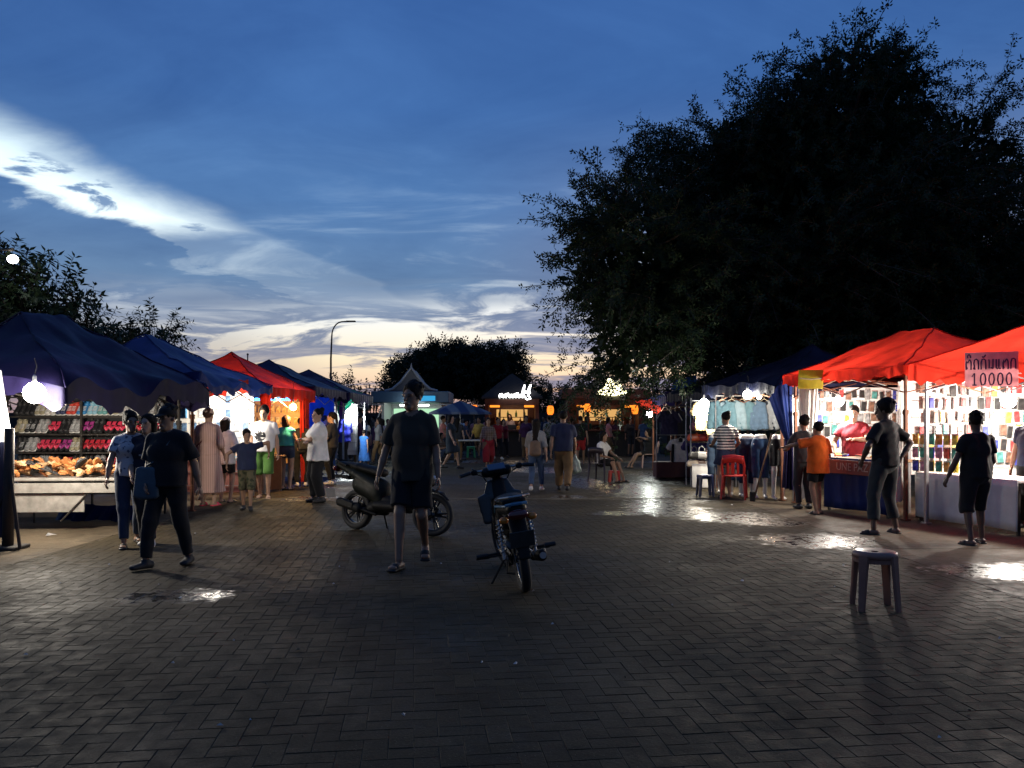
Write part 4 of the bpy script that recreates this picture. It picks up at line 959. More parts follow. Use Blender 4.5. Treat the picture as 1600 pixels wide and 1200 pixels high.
def sandal_mesh(m, dark=True):
    mb = MB(); mb.cur = 0; n = 14; poly = [(.040 * math.cos(a) * (1.1 if math.sin(a) < 0 else .9), .125 * math.sin(a)) for a in [2 * math.pi * k / n for k in range(n)]]; mb.prism(poly, 0, .022); mb.cur = 1
    for s in (-1, 1): mb.tube([(0, -.075, .022), (s * .02, -.05, .045), (s * .042, .0, .03), (s * .044, .03, .012)], [.010, .018, .018, .010], 6)
    mb.box((0, -.03, .03), (.075, .05, .02), bev=.008); mb.box((0, .06, .026), (.06, .07, .006), bev=.002)
    o = mb.build('x', [RUB if dark else m, m]); d = o.data; bpy.data.objects.remove(o); return d
SAND = {k: sandal_mesh(mat('sandal_' + k, c, .5, var=.15), k not in ('tan', 'cream')) for k, c in dict(pink=(.75, .05, .11), rose=(.55, .03, .05), magenta=(.40, .05, .25), black=(.02, .02, .02), tan=(.55, .22, .07), cream=(.66, .42, .22)).items()}
rg = random.Random(5)
PAL = dict(white=(.72, .72, .70), grey=(.30, .30, .30), khaki=(.34, .30, .20), red=(.55, .05, .03), blue=(.03, .20, .45), sky=(.25, .48, .60), black=(.02, .02, .022), navy=(.03, .04, .10), teal=(.12, .32, .32))
row = ['black', 'black', 'khaki', 'white', 'navy', 'red', 'blue', 'sky', 'teal', 'khaki', 'grey', 'white', 'khaki', 'grey']
x = RX0 + .10
for i, c in enumerate(row):
    for k in (0, 1):
        shoe(c, PAL[c], x, RY - .03, 1.59, 'sneakers on the top shelf of the rack', '%s sneaker standing on the top shelf of the shoe rack' % c, rz=rg.uniform(-.06, .06), dark=c == 'black', tilt=R(38)); x += .074
    x += .012
for z, seq, lbl in ((1.254, ['khaki', 'black', 'grey', 'P', 'black', 'grey', 'M', 'black', 'P', 'P', 'P', 'R', 'P'], 'second shelf down of the shoe rack'), (.974, ['black', 'grey', 'P', 'P', 'M', 'khaki', 'R', 'R', 'P', 'khaki', 'P', 'R', 'P'], 'third shelf down of the shoe rack'), (.704, ['black', 'black', 'grey', 'black', 'R', 'black', 'black', 'grey', 'R', 'black', 'black', 'R', 'black'], 'lowest shelf of the shoe rack')):
    x = RX0 + .10
    for c in seq:
        for k in (0, 1):
            if c in 'PMR':
                nm = {'P': 'pink', 'M': 'magenta', 'R': 'rose'}[c]; o = link('sandal', SAND[nm]); o.location = (x, RY - .03, z + .09); o.rotation_euler = (R(50), 0, rg.uniform(-.1, .1)); tag(o, '%s strap sandal propped up on the %s' % (nm, lbl), 'sandal', 'sandals on the shoe rack')
            else: shoe(c, PAL[c], x, RY - .03, z + .066, 'shoes on the lower shelves', '%s casual shoe on the %s' % (c, lbl), rz=rg.uniform(-.06, .06), dark=rg.random() < .6, tilt=R(38))
            x += .078
        x += .014
# folding table with a heap of sandals
tb = thing('folding_table', 'white-sided folding table heaped with tan sandals', 'table', (-5.95, 10.95, 0), R(4)); TBW, TBD = 1.75, 1.0
MB().box((0, 0, .67), (TBW, TBD, .04), bev=.01).build('tabletop', mat('table_white', (.24, .225, .20), .65, var=.3), tb)
MB().box((0, -TBD / 2 + .015, .56), (TBW - .04, .02, .13), bev=.004).build('apron_panel', mat('table_white', (.42, .40, .36), .6), tb); MB().box((-.25, -TBD / 2 + .06, .36), (TBW * .62, .02, .24), bev=.004).build('side_panel', mat('table_white', (.42, .40, .36), .6), tb)
for sx in (-.78, .78):
    for sy in (-.42, .42): MB().tube([(sx, sy, .65), (sx, sy, 0)], .014, 6).build('leg', STEEL_D, tb)
for sx in (-.6, .35): MB().tube([(sx, -.46, .50), (sx - .35, -.46, .12)], .012, 6).build('brace', STEEL_D, tb)
for i in range(70):
    c = rg.choice(['tan', 'tan', 'cream', 'cream', 'tan', 'tan', 'cream', 'black']); u = rg.uniform(-.78, .78); w = rg.uniform(-.42, .40); o = link('sandal', SAND[c]); o.location = (-5.95 + u, 10.95 + w + u * .07, .712 + .045 * (i % 4) + rg.uniform(0, .02)); o.rotation_euler = (rg.uniform(-.9, .3), rg.uniform(-.4, .4), rg.uniform(-1.2, 1.2))
    tag(o, '%s sandal in the heap on the white-sided table' % c, 'sandal', 'sandals heaped on the table')
drape('tarp', 'blue groundsheet bundled under the shoe table', [(-6.6, 11.7, .22), (-5.2, 11.7, .20)], [(-6.6, 11.5, .01), (-5.2, 11.5, .01)], TARP['blue'], 7, .08)
bulb('bloom-sized glaring bulb hanging before the shoe rack', atd(54, 614, 9.5), 165, es=60, r=.125, wire=.2)

# white clothing stall
def board(label, x0, x1, y, z0, z1, m, rz=0.0, name='display_board', th=.03, legs=True):
    o = thing(name, label, 'board', ((x0 + x1) / 2, y, 0), rz); w = x1 - x0
    MB().box((0, 0, (z0 + z1) / 2), (w, th, z1 - z0), bev=.004).build('panel', m, o)
    for sx in (-1, 1): MB().box((sx * (w / 2 + .02), 0, z1 / 2), (.03, .04, z1)).build('upright', STEEL, o)
    for z in np.arange(z0 + .12, z1, .26): MB().tube([(-w / 2, -.025, z), (w / 2, -.025, z)], .006, 5).build('hook_rail', STEEL, o)
    return o
PACK = {}
def pack(kind, col, w, h, loc, label, cat, group, rz=0.0, name='packet', win=(.03, .03, .035), tilt=0.0):
    """flat retail packet: card with header hole strip, item bulge"""
    k = (kind, round(w, 3), round(h, 3), col, win)
    if k not in PACK:
        mb = MB(); mb.cur = 0; mb.box((0, 0, 0), (w, .012, h), bev=.003); mb.cur = 1; mb.box((0, -.012, -h * .04), (w * .84, .014, h * .86), bev=.006); mb.box((-w * .2, -.021, h * .27), (w * .26, .006, h * .16), bev=.002); mb.cur = 2; mb.box((0, -.0075, h * .46), (w * .5, .004, h * .06))
        o = mb.build('x', [mat('card_%.2f_%.2f_%.2f' % col, col, .5, var=.05), mat('item_%.2f_%.2f_%.2f' % win, win, .35, var=.55, vscale=22), mat('card_header', (.45, .45, .44), .5, var=.0)]); PACK[k] = o.data; bpy.data.objects.remove(o)
    o = link(name, PACK[k]); o.location = loc; o.rotation_euler = (tilt, 0, rz); return tag(o, label, cat, group)
board('white board hung with packets under the plain blue tent', -6.5, -4.95, 15.25, .5, 2.02, WHITEB)
rg = random.Random(9)
cols = [(.70, .68, .64), (.72, .66, .56), (.62, .64, .66), (.70, .55, .48), (.75, .73, .70)]; wins = [(.68, .64, .58), (.30, .32, .36), (.55, .42, .34), (.62, .62, .62), (.10, .18, .30)]
for r_, z in enumerate((1.86, 1.60, 1.34, 1.08, .80)):
    for c_ in range(9):
        wi = rg.randrange(5); pack('g', rg.choice(cols), .12, rg.choice([.2, .22, .18]), (-6.38 + c_ * .165 + rg.uniform(-.015, .015), 15.205, z), '%s garment packet hanging in the %s row of the white board' % (['cream', 'slate', 'tan', 'pale grey', 'navy'][wi], ['top', 'second', 'middle', 'fourth', 'lowest'][r_]), 'packet', 'packets on the white board', win=wins[wi], name='garment_packet')
board('red-edged display table front under the plain blue tent', -6.4, -4.95, 14.55, .15, .72, mat('pink_board', (.5, .2, .16), .7), name='table_front')
for i in range(16): pack('g2', rg.choice(cols), .15, .2, (-6.3 + (i % 8) * .17, 14.6 + .12 * (i // 8), .76 + .005 * i % .01), 'pale folded garment lying on the red-edged table', 'garment', 'folded garments on the red-edged table', win=rg.choice(wins), name='folded_garment', tilt=R(-78))
bulb('white bulb under the blue tent over the packet board', atd(335, 627, 14.3), 48, es=60, r=.09, wire=.25); bulb('second white bulb beside the blue tent corner', atd(376, 628, 14.7), 18, es=40, r=.05, wire=.15)
pack('bluep', (.05, .25, .5), .14, .24, tuple(atd(286, 643, 14.2)), 'blue packet hanging at the edge of the packet board', 'packet', None, win=(.02, .1, .2))

# red tent stall: gold lit accessories, blue tube light
board('brown board of gold accessories inside the left red tent', -6.3, -4.75, 18.0, .5, 1.95, mat('amber_board', (.50, .30, .13), .7))
for r_, z in enumerate((1.72, 1.46, 1.2, .95)):
    for c_ in range(11): pack('acc', (.62, .40, .18), .09, .16, (-6.2 + c_ * .135, 17.955, z), 'gold accessory card on the brown board', 'accessory', 'gold accessory cards on the brown board', win=rg.choice([(.6, .35, .1), (.45, .22, .08), (.7, .5, .25)]), name='accessory_card')
tl = thing('tube_light', 'blue tube light along the top of the left red tent', 'lamp', (-5.55, 17.3, 1.92)); MB().tube([(-.75, 0, 0), (.75, 0, 0)], .03, 8).build('tube', glow('tube_blue', (.05, .35, 1.0), 9), tl); MB().box((0, .02, .05), (1.55, .05, .04)).build('batten', STEEL, tl)
tl = thing('tube_light', 'violet tube light crossing above the blue tube light', 'lamp', (-5.3, 16.6, 2.02), R(8)); MB().tube([(-.6, 0, 0), (.6, 0, 0)], .02, 8).build('tube', glow('tube_violet', (.45, .30, 1.0), 6), tl); MB().box((0, .02, .04), (1.25, .04, .03)).build('batten', STEEL, tl)
bulb('warm yellow bulb inside the left red tent', atd(458, 636, 16.9), 75, (1, .62, .22), 45, .075, .35)
drape('tarp', 'orange side curtain at the far post of the left red tent', [(-4.66, 17.6, 2.0), (-4.60, 18.1, 2.0)], [(-4.64, 17.7, .1), (-4.6, 18.1, .1)], TARP['orange'], 3, .05)
tbl = thing('sales_table', 'brown cloth-covered sales table under the left red tent', 'table', (-5.5, 16.9, 0)); MB().box((0, 0, .72), (1.5, .7, .04), bev=.01).build('tabletop', WOOD, tbl); MB().box((0, -.33, .36), (1.46, .02, .66)).build('front_cloth', cloth('brown_cloth', (.20, .10, .05)), tbl)
for sx in (-.7, .7):
    for sy in (-.3, .3): MB().box((sx, sy, .35), (.04, .04, .69)).build('leg', STEEL, tbl)
# blue lit stall
drape('curtain', 'blue curtain hanging in the stall past the red tent', [(-6.2, 21.6, 2.1), (-4.8, 21.6, 2.1)], [(-6.2, 21.6, .3), (-4.8, 21.6, .3)], cloth('blue_curtain', (.015, .09, .28)), 11, .06, cat='curtain')
bulb('blue bulb inside the navy pointed tent', (-5.35, 20.3, 1.85), 40, (.05, .12, 1.0), 18, .06, .3)
bulb('cool white bulb near the green sheet of the farthest blue tent', (-4.95, 24.2, 1.75), 120, (.85, .95, 1.0), 45, .08, .4)
board('white backboard in the farthest blue tent', -6.6, -4.9, 25.2, .4, 2.0, WHITEB)
drape('curtain', 'violet cloth hung at the front of the farthest blue tent', [(-5.0, 22.6, 2.1), (-4.72, 22.7, 2.1)], [(-4.85, 22.6, 1.45), (-4.75, 22.7, 1.5)], cloth('violet_c', (.12, .03, .35)), 3, .04, cat='curtain')

# ============ right row
def rowline(near, far):
    a = Vector(near); b = Vector(far); return a, (b - a).normalized()
tent('orange-red tent with the pink handwritten price sign', (6.55, 8.55), (5.78, 11.25), 2.8, -1, 2.24, 2.98, TARP['orange'], valance=.26, rough=.006, seed=11, legm=STEEL, legs=(1, 2, 3))
tent('red tent with the yellow placard over the phone case counter', (5.68, 11.55), (4.97, 14.15), 2.8, -1, 2.24, 2.95, TARP['red'], valance=.16, rough=.012, seed=12, legm=RUST, ridge=.38)
tent('dark blue tent over the hanging denim clothes', (4.88, 14.5), (4.42, 17.5), 2.9, -1, 2.2, 2.95, TARP['dark'], valance=.22, rough=.02, seed=13, droop=.06, over=.2, legm=RUST)
tent('dark tent over the handbag shelves', (4.38, 17.9), (4.2, 20.7), 2.9, -1, 2.15, 2.85, TARP['dark'], valance=.2, rough=.02, seed=14, droop=.06, over=.15, legm=RUST)
tent('violet-blue tent beyond the handbag stall', (4.2, 21.2), (4.2, 24.0), 2.9, -1, 2.1, 2.8, TARP['violet'], valance=.2, rough=.02, seed=15, over=.15, legm=RUST)
drape('tarp', 'bunched blue tarpaulin hanging at the corner of the denim stall', [(4.55, 14.15, 1.85), (4.78, 14.2, 2.15), (5.0, 14.3, 2.25)], [(4.86, 14.2, 1.12), (4.93, 14.22, 1.08), (4.98, 14.25, 1.12)], TARP['blue'], 4, .06, mrows=18)
drape('tarp', 'dark blue tarpaulin tail reaching the ground by the denim stall', [(4.86, 14.22, 1.16), (5.0, 14.25, 1.16)], [(4.82, 14.25, .25), (5.02, 14.25, .2)], TARP['navy'], 3, .05)
drape('tarp', 'clear plastic side sheet at the post of the phone case stall', [(4.98, 13.95, 2.08), (5.16, 13.5, 2.05)], [(5.0, 13.95, .1), (5.1, 13.6, .1)], PLAST, 4, .06)
drape('tarp', 'clear plastic sheet hanging between the two red tents', [(5.62, 11.62, 2.02), (5.95, 11.9, 2.05)], [(5.60, 11.62, .25), (5.80, 11.9, .3)], PLAST, 4, .05, mrows=18)
drape('tarp', 'violet tarpaulin slung over the far shirts', [(3.95, 21.4, 2.25), (4.55, 20.2, 2.15)], [(4.3, 21.2, 1.9), (4.72, 20.3, 1.42)], TARP['violet'], 4, .05)
drape('tarp', 'orange tarpaulin flap beyond the violet tarpaulin', [(3.6, 23.5, 2.05), (4.25, 23.0, 2.1)], [(3.95, 23.3, 1.75), (4.3, 23.0, 1.62)], TARP['orange'], 2, .04)
drape('tarp', 'bright blue tarpaulin corner beneath the feathery tree', [(4.2, 20.9, 2.5), (4.75, 20.6, 2.65)], [(4.15, 20.9, 2.28), (4.75, 20.6, 2.25)], TARP['bright'], 2, .03)

# near right counter with white cloth
def counter(label, near, far, depth, top, m_top, m_front, name='counter', skirt_to=.06):
    a = Vector(near); b = Vector(far); L = (b - a).length; ang = math.atan2(b.y - a.y, b.x - a.x); o = thing(name, label, 'table', (a.x, a.y, 0), ang)
    MB().box((L / 2, -depth / 2, top - .02), (L, depth, .04), bev=.01).build('tabletop', m_top, o)
    v = []; f = []; n = 60
    for i in range(n + 1):
        x = L * i / n
        for j in range(7): w = j / 6; v.append((x, .012 + .018 * w * (math.sin(x * 9) + .6 * math.sin(x * 23 + w)), top - .002 - (top - skirt_to) * w + .01 * math.sin(x * 4) * w))
    for i in range(n):
        for j in range(6): k = i * 7 + j; f.append((k, k + 7, k + 8, k + 1))
    q = mobj('front_cloth', v, f, m_front, o, True); q.modifiers.new('t', 'SOLIDIFY').thickness = .004
    v2 = [(L + .012 + .01 * math.sin(j), .0 - depth * i / 8, top - .002 - (top - skirt_to) * j / 6) for i in range(9) for j in range(7)]; mobj('side_cloth', v2, [(i * 7 + j, i * 7 + j + 1, i * 7 + j + 8, i * 7 + j + 7) for i in range(8) for j in range(6)], m_front, o, True)
    for x in (.05, L - .05):
        for y in (-.05, -depth + .05): MB().box((x, y, top / 2 - .02), (.035, .035, top - .04)).build('leg', STEEL_D, o)
    return o, L, ang
CLOTHW = mat('counter_cloth', (.62, .62, .60), .7, var=.12, vscale=3, bump=.6, bscale=8)
CLOTHP = mat('counter_cloth_printed', (.40, .39, .42), .7, var=.3, vscale=14, bump=.4, bscale=8)
counter('white cloth-fronted counter of the orange-red tent with gadgets', (6.30, 9.95), (5.88, 11.65), .7, .70, WHITEB, CLOTHW)
counter('printed cloth counter beside the white counter under the orange-red tent', (7.2, 7.9), (6.38, 9.85), .7, .72, WHITEB, CLOTHP)
board('bright white board of phone cases inside the orange-red tent', 6.25, 9.4, 12.35, .6, 2.08, WHITEB, R(-8))
board('phone case board behind the maroon shirted seller', 5.12, 7.5, 14.45, .75, 2.05, WHITEB, R(-2))
casec = [('black', (.03, .03, .03)), ('red', (.5, .05, .05)), ('pale pink', (.6, .35, .33)), ('grey', (.3, .3, .3)), ('white', (.7, .7, .7)), ('brown', (.22, .12, .08)), ('yellow', (.55, .42, .08)), ('teal', (.08, .28, .26)), ('blue', (.06, .08, .4))]
rg = random.Random(21)
def cases(x0, y0, z0, nx, nz, dx, dz, rz, where, grp, wts, size=(.092, .17), skip=.06, dxy=(1, 0)):
    for r_ in range(nz):
        for c_ in range(nx):
            if rg.random() < skip: continue
            nm, col = rg.choices(casec, wts)[0]
            pack('case', rg.choice([(.40, .39, .37), (.22, .22, .21), (.36, .28, .24), (.14, .15, .17)]), rg.choice([size[0] - .012, size[0], size[0] + .016]), rg.choice([size[1] - .02, size[1] + .02, size[1] + .03]), (x0 + (c_ + .35 * (r_ % 3)) * dx * dxy[0] + rg.uniform(-.018, .018), y0 + (c_ + .35 * (r_ % 3)) * dx * dxy[1] - rg.uniform(0, .03), z0 - r_ * dz + rg.uniform(-.022, .022)), '%s phone case in the %s row of %s' % (nm, ['top', 'second', 'third', 'fourth', 'fifth', 'lowest'][r_], where), 'phone case', grp, rz, 'phone_case', col, rg.uniform(-.09, .09)).rotation_euler.rotate_axis('Y', rg.gauss(0, .05))
cr = math.cos(R(-8)), math.sin(R(-8))
cases(6.38, 12.5, 1.93, 26, 6, .118, .212, R(-8), 'the bright white board', 'phone cases on the bright white board', (6, 3, 3, 4, 3, 4, 2, 2, 2), dxy=cr, skip=.05)
cases(5.2, 14.435, 1.92, 19, 5, .122, .212, R(-2), 'the maroon shirted seller board', 'phone cases on the seller board', (6, 3, 2, 4, 3, 4, 2, 2, 2))
# grid rack of colourful packets on the white counter
gr = thing('grid_rack', 'wire grid rack of colourful packets on the white counter', 'rack', (6.02, 11.35, .70), R(-62)); MB().box((.0, 0, .0), (.01, .01, .01)).build('foot', STEEL, gr)
for i in range(8): MB().tube([(-.35 + i * .1, 0, 0), (-.35 + i * .1, .03, .62)], .004, 5).build('wire', STEEL, gr)
for i in range(6): MB().tube([(-.36, .004 + .005 * i, .02 + i * .115), (.36, .004 + .005 * i, .02 + i * .115)], .004, 5).build('wire', STEEL, gr)
pal2 = [((.03, .35, .25), 'green'), ((.05, .06, .5), 'blue'), ((.6, .08, .05), 'red'), ((.6, .5, .05), 'yellow'), ((.55, .25, .35), 'pink'), ((.04, .04, .04), 'black'), ((.6, .3, .05), 'orange')]
for r_ in range(3):
    for c_ in range(6):
        col, nm = rg.choice(pal2); u = -.3 + c_ * .12; a_ = R(-62); pack('pk', col, .10, .155, (6.02 + u * math.cos(a_) + .03 * math.sin(a_), 11.35 + u * math.sin(a_) - .03 * math.cos(a_), .80 + r_ * .19), '%s packet clipped to the wire grid rack' % nm, 'packet', 'packets on the wire grid rack', a_, 'packet', rg.choice(pal2)[0])
# heap of goods on the counters
for i in range(26):
    col, nm = rg.choice(pal2 + [((.45, .25, .18), 'brown')] * 3); t = i / 26; pack('lay', col, .10, .15, (6.45 + t * .75 + rg.uniform(-.05, .25), 9.9 - t * 1.7 + rg.uniform(-.1, .1), .75 + rg.uniform(0, .06)), '%s boxed gadget lying on the printed cloth counter' % nm, 'gadget', 'boxed gadgets on the counter', rg.uniform(-.8, .2), 'boxed_gadget', rg.choice(pal2)[0], R(-70) + rg.uniform(-.3, .5))
bulb('glaring bulb over the white counter in the orange-red tent', (6.95, 11.2, 1.72), 140, (1, .97, .92), 60, .10, .35); bulb('second glaring bulb deep in the orange-red tent', (7.4, 9.9, 1.85), 160, (1, .97, .92), 60, .10, .3)
bulb('white bulb over the maroon shirted seller', atd(1310, 628, 13.4), 110, (1, .97, .92), 60, .085, .25)
# seller's counter with red band and blue tarp front
co, cl, ca = counter('seller counter with brown top and blue tarpaulin front', (5.52, 11.75), (5.10, 13.05), .65, .86, WOOD, TARP['blue'])
MB().box((cl / 2, .045, .72), (cl + .03, .012, .22), bev=.004).build('banner', mat('banner_red', (.22, .05, .03), .6), co)
tx = bpy.data.curves.new('lettering', 'FONT'); tx.body = 'UNE PAZ'; tx.size = .17; tx.extrude = .002; tx.align_x = 'CENTER'; tx.align_y = 'CENTER'; to = bpy.data.objects.new('lettering', tx); COL.objects.link(to); to.parent = co; to.location = (cl / 2, .056, .72); to.rotation_euler = (R(90), 0, R(180)); tx.materials.append(mat('faded_letter', (.42, .33, .26), .7)); bpy.context.view_layer.update(); me_ = bpy.data.meshes.new_from_object(to); bpy.data.objects.remove(to); to = link('lettering', me_, co, (cl / 2, .056, .72)); to.rotation_euler = (R(90), 0, R(180)); to['kind'] = 'stuff'
for i in range(9):
    col, nm = rg.choice(pal2); t = rg.random(); p = Vector((5.52, 11.75, 0)).lerp(Vector((5.10, 13.05, 0)), t); pack('lay', col, .10, .15, (p.x + rg.uniform(.12, .4), p.y + .1, .885), '%s boxed gadget on the seller counter' % nm, 'gadget', 'boxed gadgets on the seller counter', rg.uniform(-1, 1), 'boxed_gadget', rg.choice(pal2)[0], R(-84))
# signs
def sign_plane(name, label, p, w, h, rz, tilt, m): 
    o = thing(name, label, 'sign', p, rz); o.rotation_euler = (tilt, 0, rz); MB().box((0, 0, 0), (w, .006, h), bev=.002).build('sheet', m, o); return o
sg = sign_plane('placard', 'yellow placard hung on the corner of the red tent', (4.93, 13.2, 2.13), .40, .31, R(-6), R(8), mat('placard_yellow', (.62, .50, .03), .5, trans=.3))
MB().tube([(-.18, -.005, .02), (.0, -.01, .0), (.2, -.005, .02), (.45, -.25, .0), (.62, -.7, .06), (.75, -1.3, .02)], .012, 6).build('cord', mat('pale_cord', (.6, .5, .3), .6), sg)
ps = sign_plane('price_sign', 'pink handwritten price sign pinned to the orange-red tent', tuple(atd(1549, 577, 9.75)), .57, .42, R(-20), R(0), mat('sign_pink', (.88, .56, .58), .6, trans=.55))
INK = mat('ink_violet', (.06, .02, .12), .6, var=0)
GL = {  # strokes in a unit box, x right, z up
 'to': [[(.05, .0), (.05, .55), (.15, .8), (.3, .6), (.45, .8), (.62, .9), (.8, .75), (.85, .5), (.85, 0), (.7, .05)], [(.05, .0), (.2, .12), (.1, .25)]],
 'i': [[(.3, 1.05), (.25, 1.25), (.5, 1.38), (.75, 1.25), (.75, 1.05)]],
 'do': [[(.1, .05), (.2, .3), (.1, .55), (.2, .85), (.5, .95), (.8, .8), (.85, .4), (.85, 0)], [(.1, .05), (.25, .0), (.2, .2)]],
 'ko': [[(.1, 0), (.1, .6), (.25, .9), (.5, .95), (.78, .85), (.85, .5), (.85, 0)]],
 'a': [[(.3, 1.2), (.4, 1.08), (.55, 1.12), (.8, 1.32)]],
 'no': [[(.12, .9), (.2, .75), (.2, .1), (.5, .15), (.85, .05)], [(.8, .92), (.8, .1)]],
 'ae': [[(.15, .9), (.15, .1), (.3, .02), (.4, .12)], [(.55, .9), (.55, .1), (.7, .02), (.82, .12)]],
 '1': [[(.15, .7), (.5, 1.0), (.5, 0)], [(.2, 0), (.8, 0)]], '0': [[(.5, 1.0), (.2, .8), (.12, .4), (.3, .03), (.5, 0), (.75, .1), (.88, .45), (.78, .85), (.5, 1.0)]]}
def strokes(keys, x, z, w, h):
    mb = MB()
    for k in keys:
        for s in GL[k]: mb.tube([(x + px_ * w, -.005, z + pz_ * h) for px_, pz_ in s], .0085, 5)
    return mb
xx = -.275
for keys in (('to', 'i'), ('do',), ('ko', 'a'), ('no',), ('ae',), ('to',), ('ko',)):
    strokes(keys, xx, .0, .068, .135).build('letter', INK, ps); xx += .079
xx = -.22
for k in '10000': strokes((k,), xx, -.19, .075, .145).build('letter', INK, ps); xx += .092

# ---- denim stall
def garment(kind):
    A = Field((-.5, -.12, -.75), (.5, .12, .12), .012)
    if kind == 'jacket':
        A.cap((0, 0, -.12), (0, 0, -.58), (.20, .045), (.21, .05), (1, 0, 0), .03)
        for s in (-1, 1): A.cap((s * .04, 0, -.04), (s * .19, 0, -.09), .045, .045, k=.04); A.cap((s * .20, 0, -.10), (s * .27, 0, -.58), (.06, .04), (.05, .035), (1, 0, 0), .03)
    else:
        A.cap((0, 0, -.12), (0, 0, -.62), (.21, .04), (.22, .045), (1, 0, 0), .03)
        for s in (-1, 1): A.cap((s * .04, 0, -.04), (s * .20, 0, -.08), .042, .042, k=.04); A.cap((s * .20, 0, -.10), (s * .31, 0, -.26), (.07, .035), (.075, .035), (1, 0, 0), .03)
    A.cut((0, 0, -.64), (0, 0, -1)); A.cap((0, -.02, .02), (0, -.02, -.06), .07, k=.01, sub=True); V, F = A.mesh(); V = relax(V, F, 1, .4); return wrinkle(V, F, .008, 24, 3), F
GJ = garment('jacket'); GT = garment('tee'); GME = {}
def hang(kind, m, p, rz, label, group, name):
    key = (kind, m.name)
    if key not in GME:
        V, F = GJ if kind == 'jacket' else GT; o = mobj('x', V, F, m, None, True); GME[key] = o.data; bpy.data.objects.remove(o)
    o = thing(name, label, 'clothing', p, rz, group); link('cloth', GME[key], o)
    mb = MB(); mb.tube([(-.17, 0, -.075), (0, 0, .02), (.17, 0, -.075)], .008, 6); mb.tube([(0, 0, .02), (0, 0, .06), (.02, 0, .085), (.035, 0, .06)], .004, 5); mb.build('hanger', mat('hanger', (.6, .55, .42), .5), o)
    return o
DEN = [cloth('denim_pale', (.20, .30, .36)), cloth('denim_teal', (.10, .20, .25)), cloth('denim_mid', (.08, .14, .22)), cloth('denim_grey', (.25, .29, .33)), cloth('denim_dark', (.02, .03, .05))]
rl = thing('clothes_rail', 'steel clothes rail holding the denim jackets', 'rail', (4.75, 16.5, 0)); MB().tube([(-.55, 0, 1.97), (1.15, 0, 1.97)], .014, 6).build('rail', STEEL, rl)
for x in (-.55, 1.15): MB().tube([(x, 0, 0), (x, 0, 1.97)], .014, 6).build('post', STEEL, rl)
for i, (dx, m, nm) in enumerate(((-.42, 1, 'outermost teal denim'), (-.22, 0, 'pale denim'), (.0, 1, 'teal denim, right of the pale one,'), (.22, 2, 'mid blue denim, left of the grey one,'), (.45, 3, 'grey denim'), (.66, 4, 'dark denim'), (.88, 2, 'mid blue denim, next to the tarpaulin,'))):
    hang('jacket', DEN[m], (4.75 + dx, 16.5, 1.885), R(-20 + 10 * (i % 3)), '%s jacket on the clothes rail' % nm, 'denim jackets on the rail', 'denim_jacket')
MANW = mat('mannequin_white', (.62, .60, .57), .4, var=.05)
def leg_mannequin(label, p, rz, m, to, group='leg mannequins wearing jeans'):
    o = thing('leg_mannequin', label, 'mannequin', p, rz, group); B = Field((-.3, -.3, -.02), (.3, .3, 1.2), .014); hips = V3(0, 0, 1.02)
    B.cap(hips, hips + V3(0, 0, .12), (.145, .10), (.12, .085), (1, 0, 0), .03); J = B.like(); J.cap(hips - V3(0, 0, .02), hips + V3(0, 0, .10), (.162, .12), (.138, .10), (1, 0, 0), .03); J.cut(hips + V3(0, 0, .10), (0, 0, 1))
    for s in (-1, 1):
        k = V3(s * .085, -.02, .55); a = V3(s * .085, .01, .10); h_ = V3(s * .08, 0, .98); B.cap(h_, k, .078, .052, k=.03); B.cap(k, a, .052, .034, k=.02); B.cap(a - V3(0, -.02, .05), a + V3(0, -.13, -.075), (.035, .03), (.035, .02), (1, 0, 0), .02)
        S = B.like(); S.cap(h_, k, .090, .075, k=.03); S.cap(k, a, .075, .068, k=.03); S.cut(V3(0, 0, to), (0, 0, -1)); J.union(S)
    V, F = B.mesh(); mobj('legs', V, F, MANW, o, True); V, F = J.mesh(); V = wrinkle(relax(V, F, 1, .4), F, .006, 20, 6); mobj('jeans', V, F, m, o, True); return o
JD = [cloth('jean_blue', (.03, .065, .14)), cloth('jean_dark', (.018, .032, .07)), cloth('jean_mid', (.05, .085, .14)), cloth('skirt_black', (.012, .012, .014))]
for i, (px, y, m, to, lb) in enumerate(((1118, 16.2, 2, .36, 'white leg mannequin in faded cropped jeans behind the striped shirt woman'), (1150, 15.5, 0, .30, 'white leg mannequin in blue jeans beneath the teal denim jackets'), (1168, 15.2, 1, .27, 'white leg mannequin in dark jeans beneath the pale denim jackets'), (1188, 15.0, 0, .38, 'white leg mannequin in blue cropped jeans beneath the grey denim jacket'), (1216, 14.75, 3, .62, 'white leg mannequin in a black skirt by the blue tarpaulin'))):
    leg_mannequin(lb, ((px - 800) / FPX * y, y, 0), R(-25 + 6 * i), JD[m], to)
MB().build if False else None
br_ = thing('broom_pole', 'long wooden pole leaning across the jeans mannequins', 'pole', (4.35, 14.4, 0)); MB().tube([(0, 0, .02), (.36, .1, 1.22)], .016, 7).build('shaft', WOOD, br_); MB().box((-.02, 0, .09), (.10, .05, .18), bev=.015).build('wrapped_end', RUB, br_)
bulb('white bulb above the denim jackets', atd(1168, 617, 15.2), 70, (1, .96, .88), 50, .085, .2); bulb('small warm bulb beside the denim rail', atd(1186, 620, 15.4), 25, (1, .7, .5), 40, .05, .15)

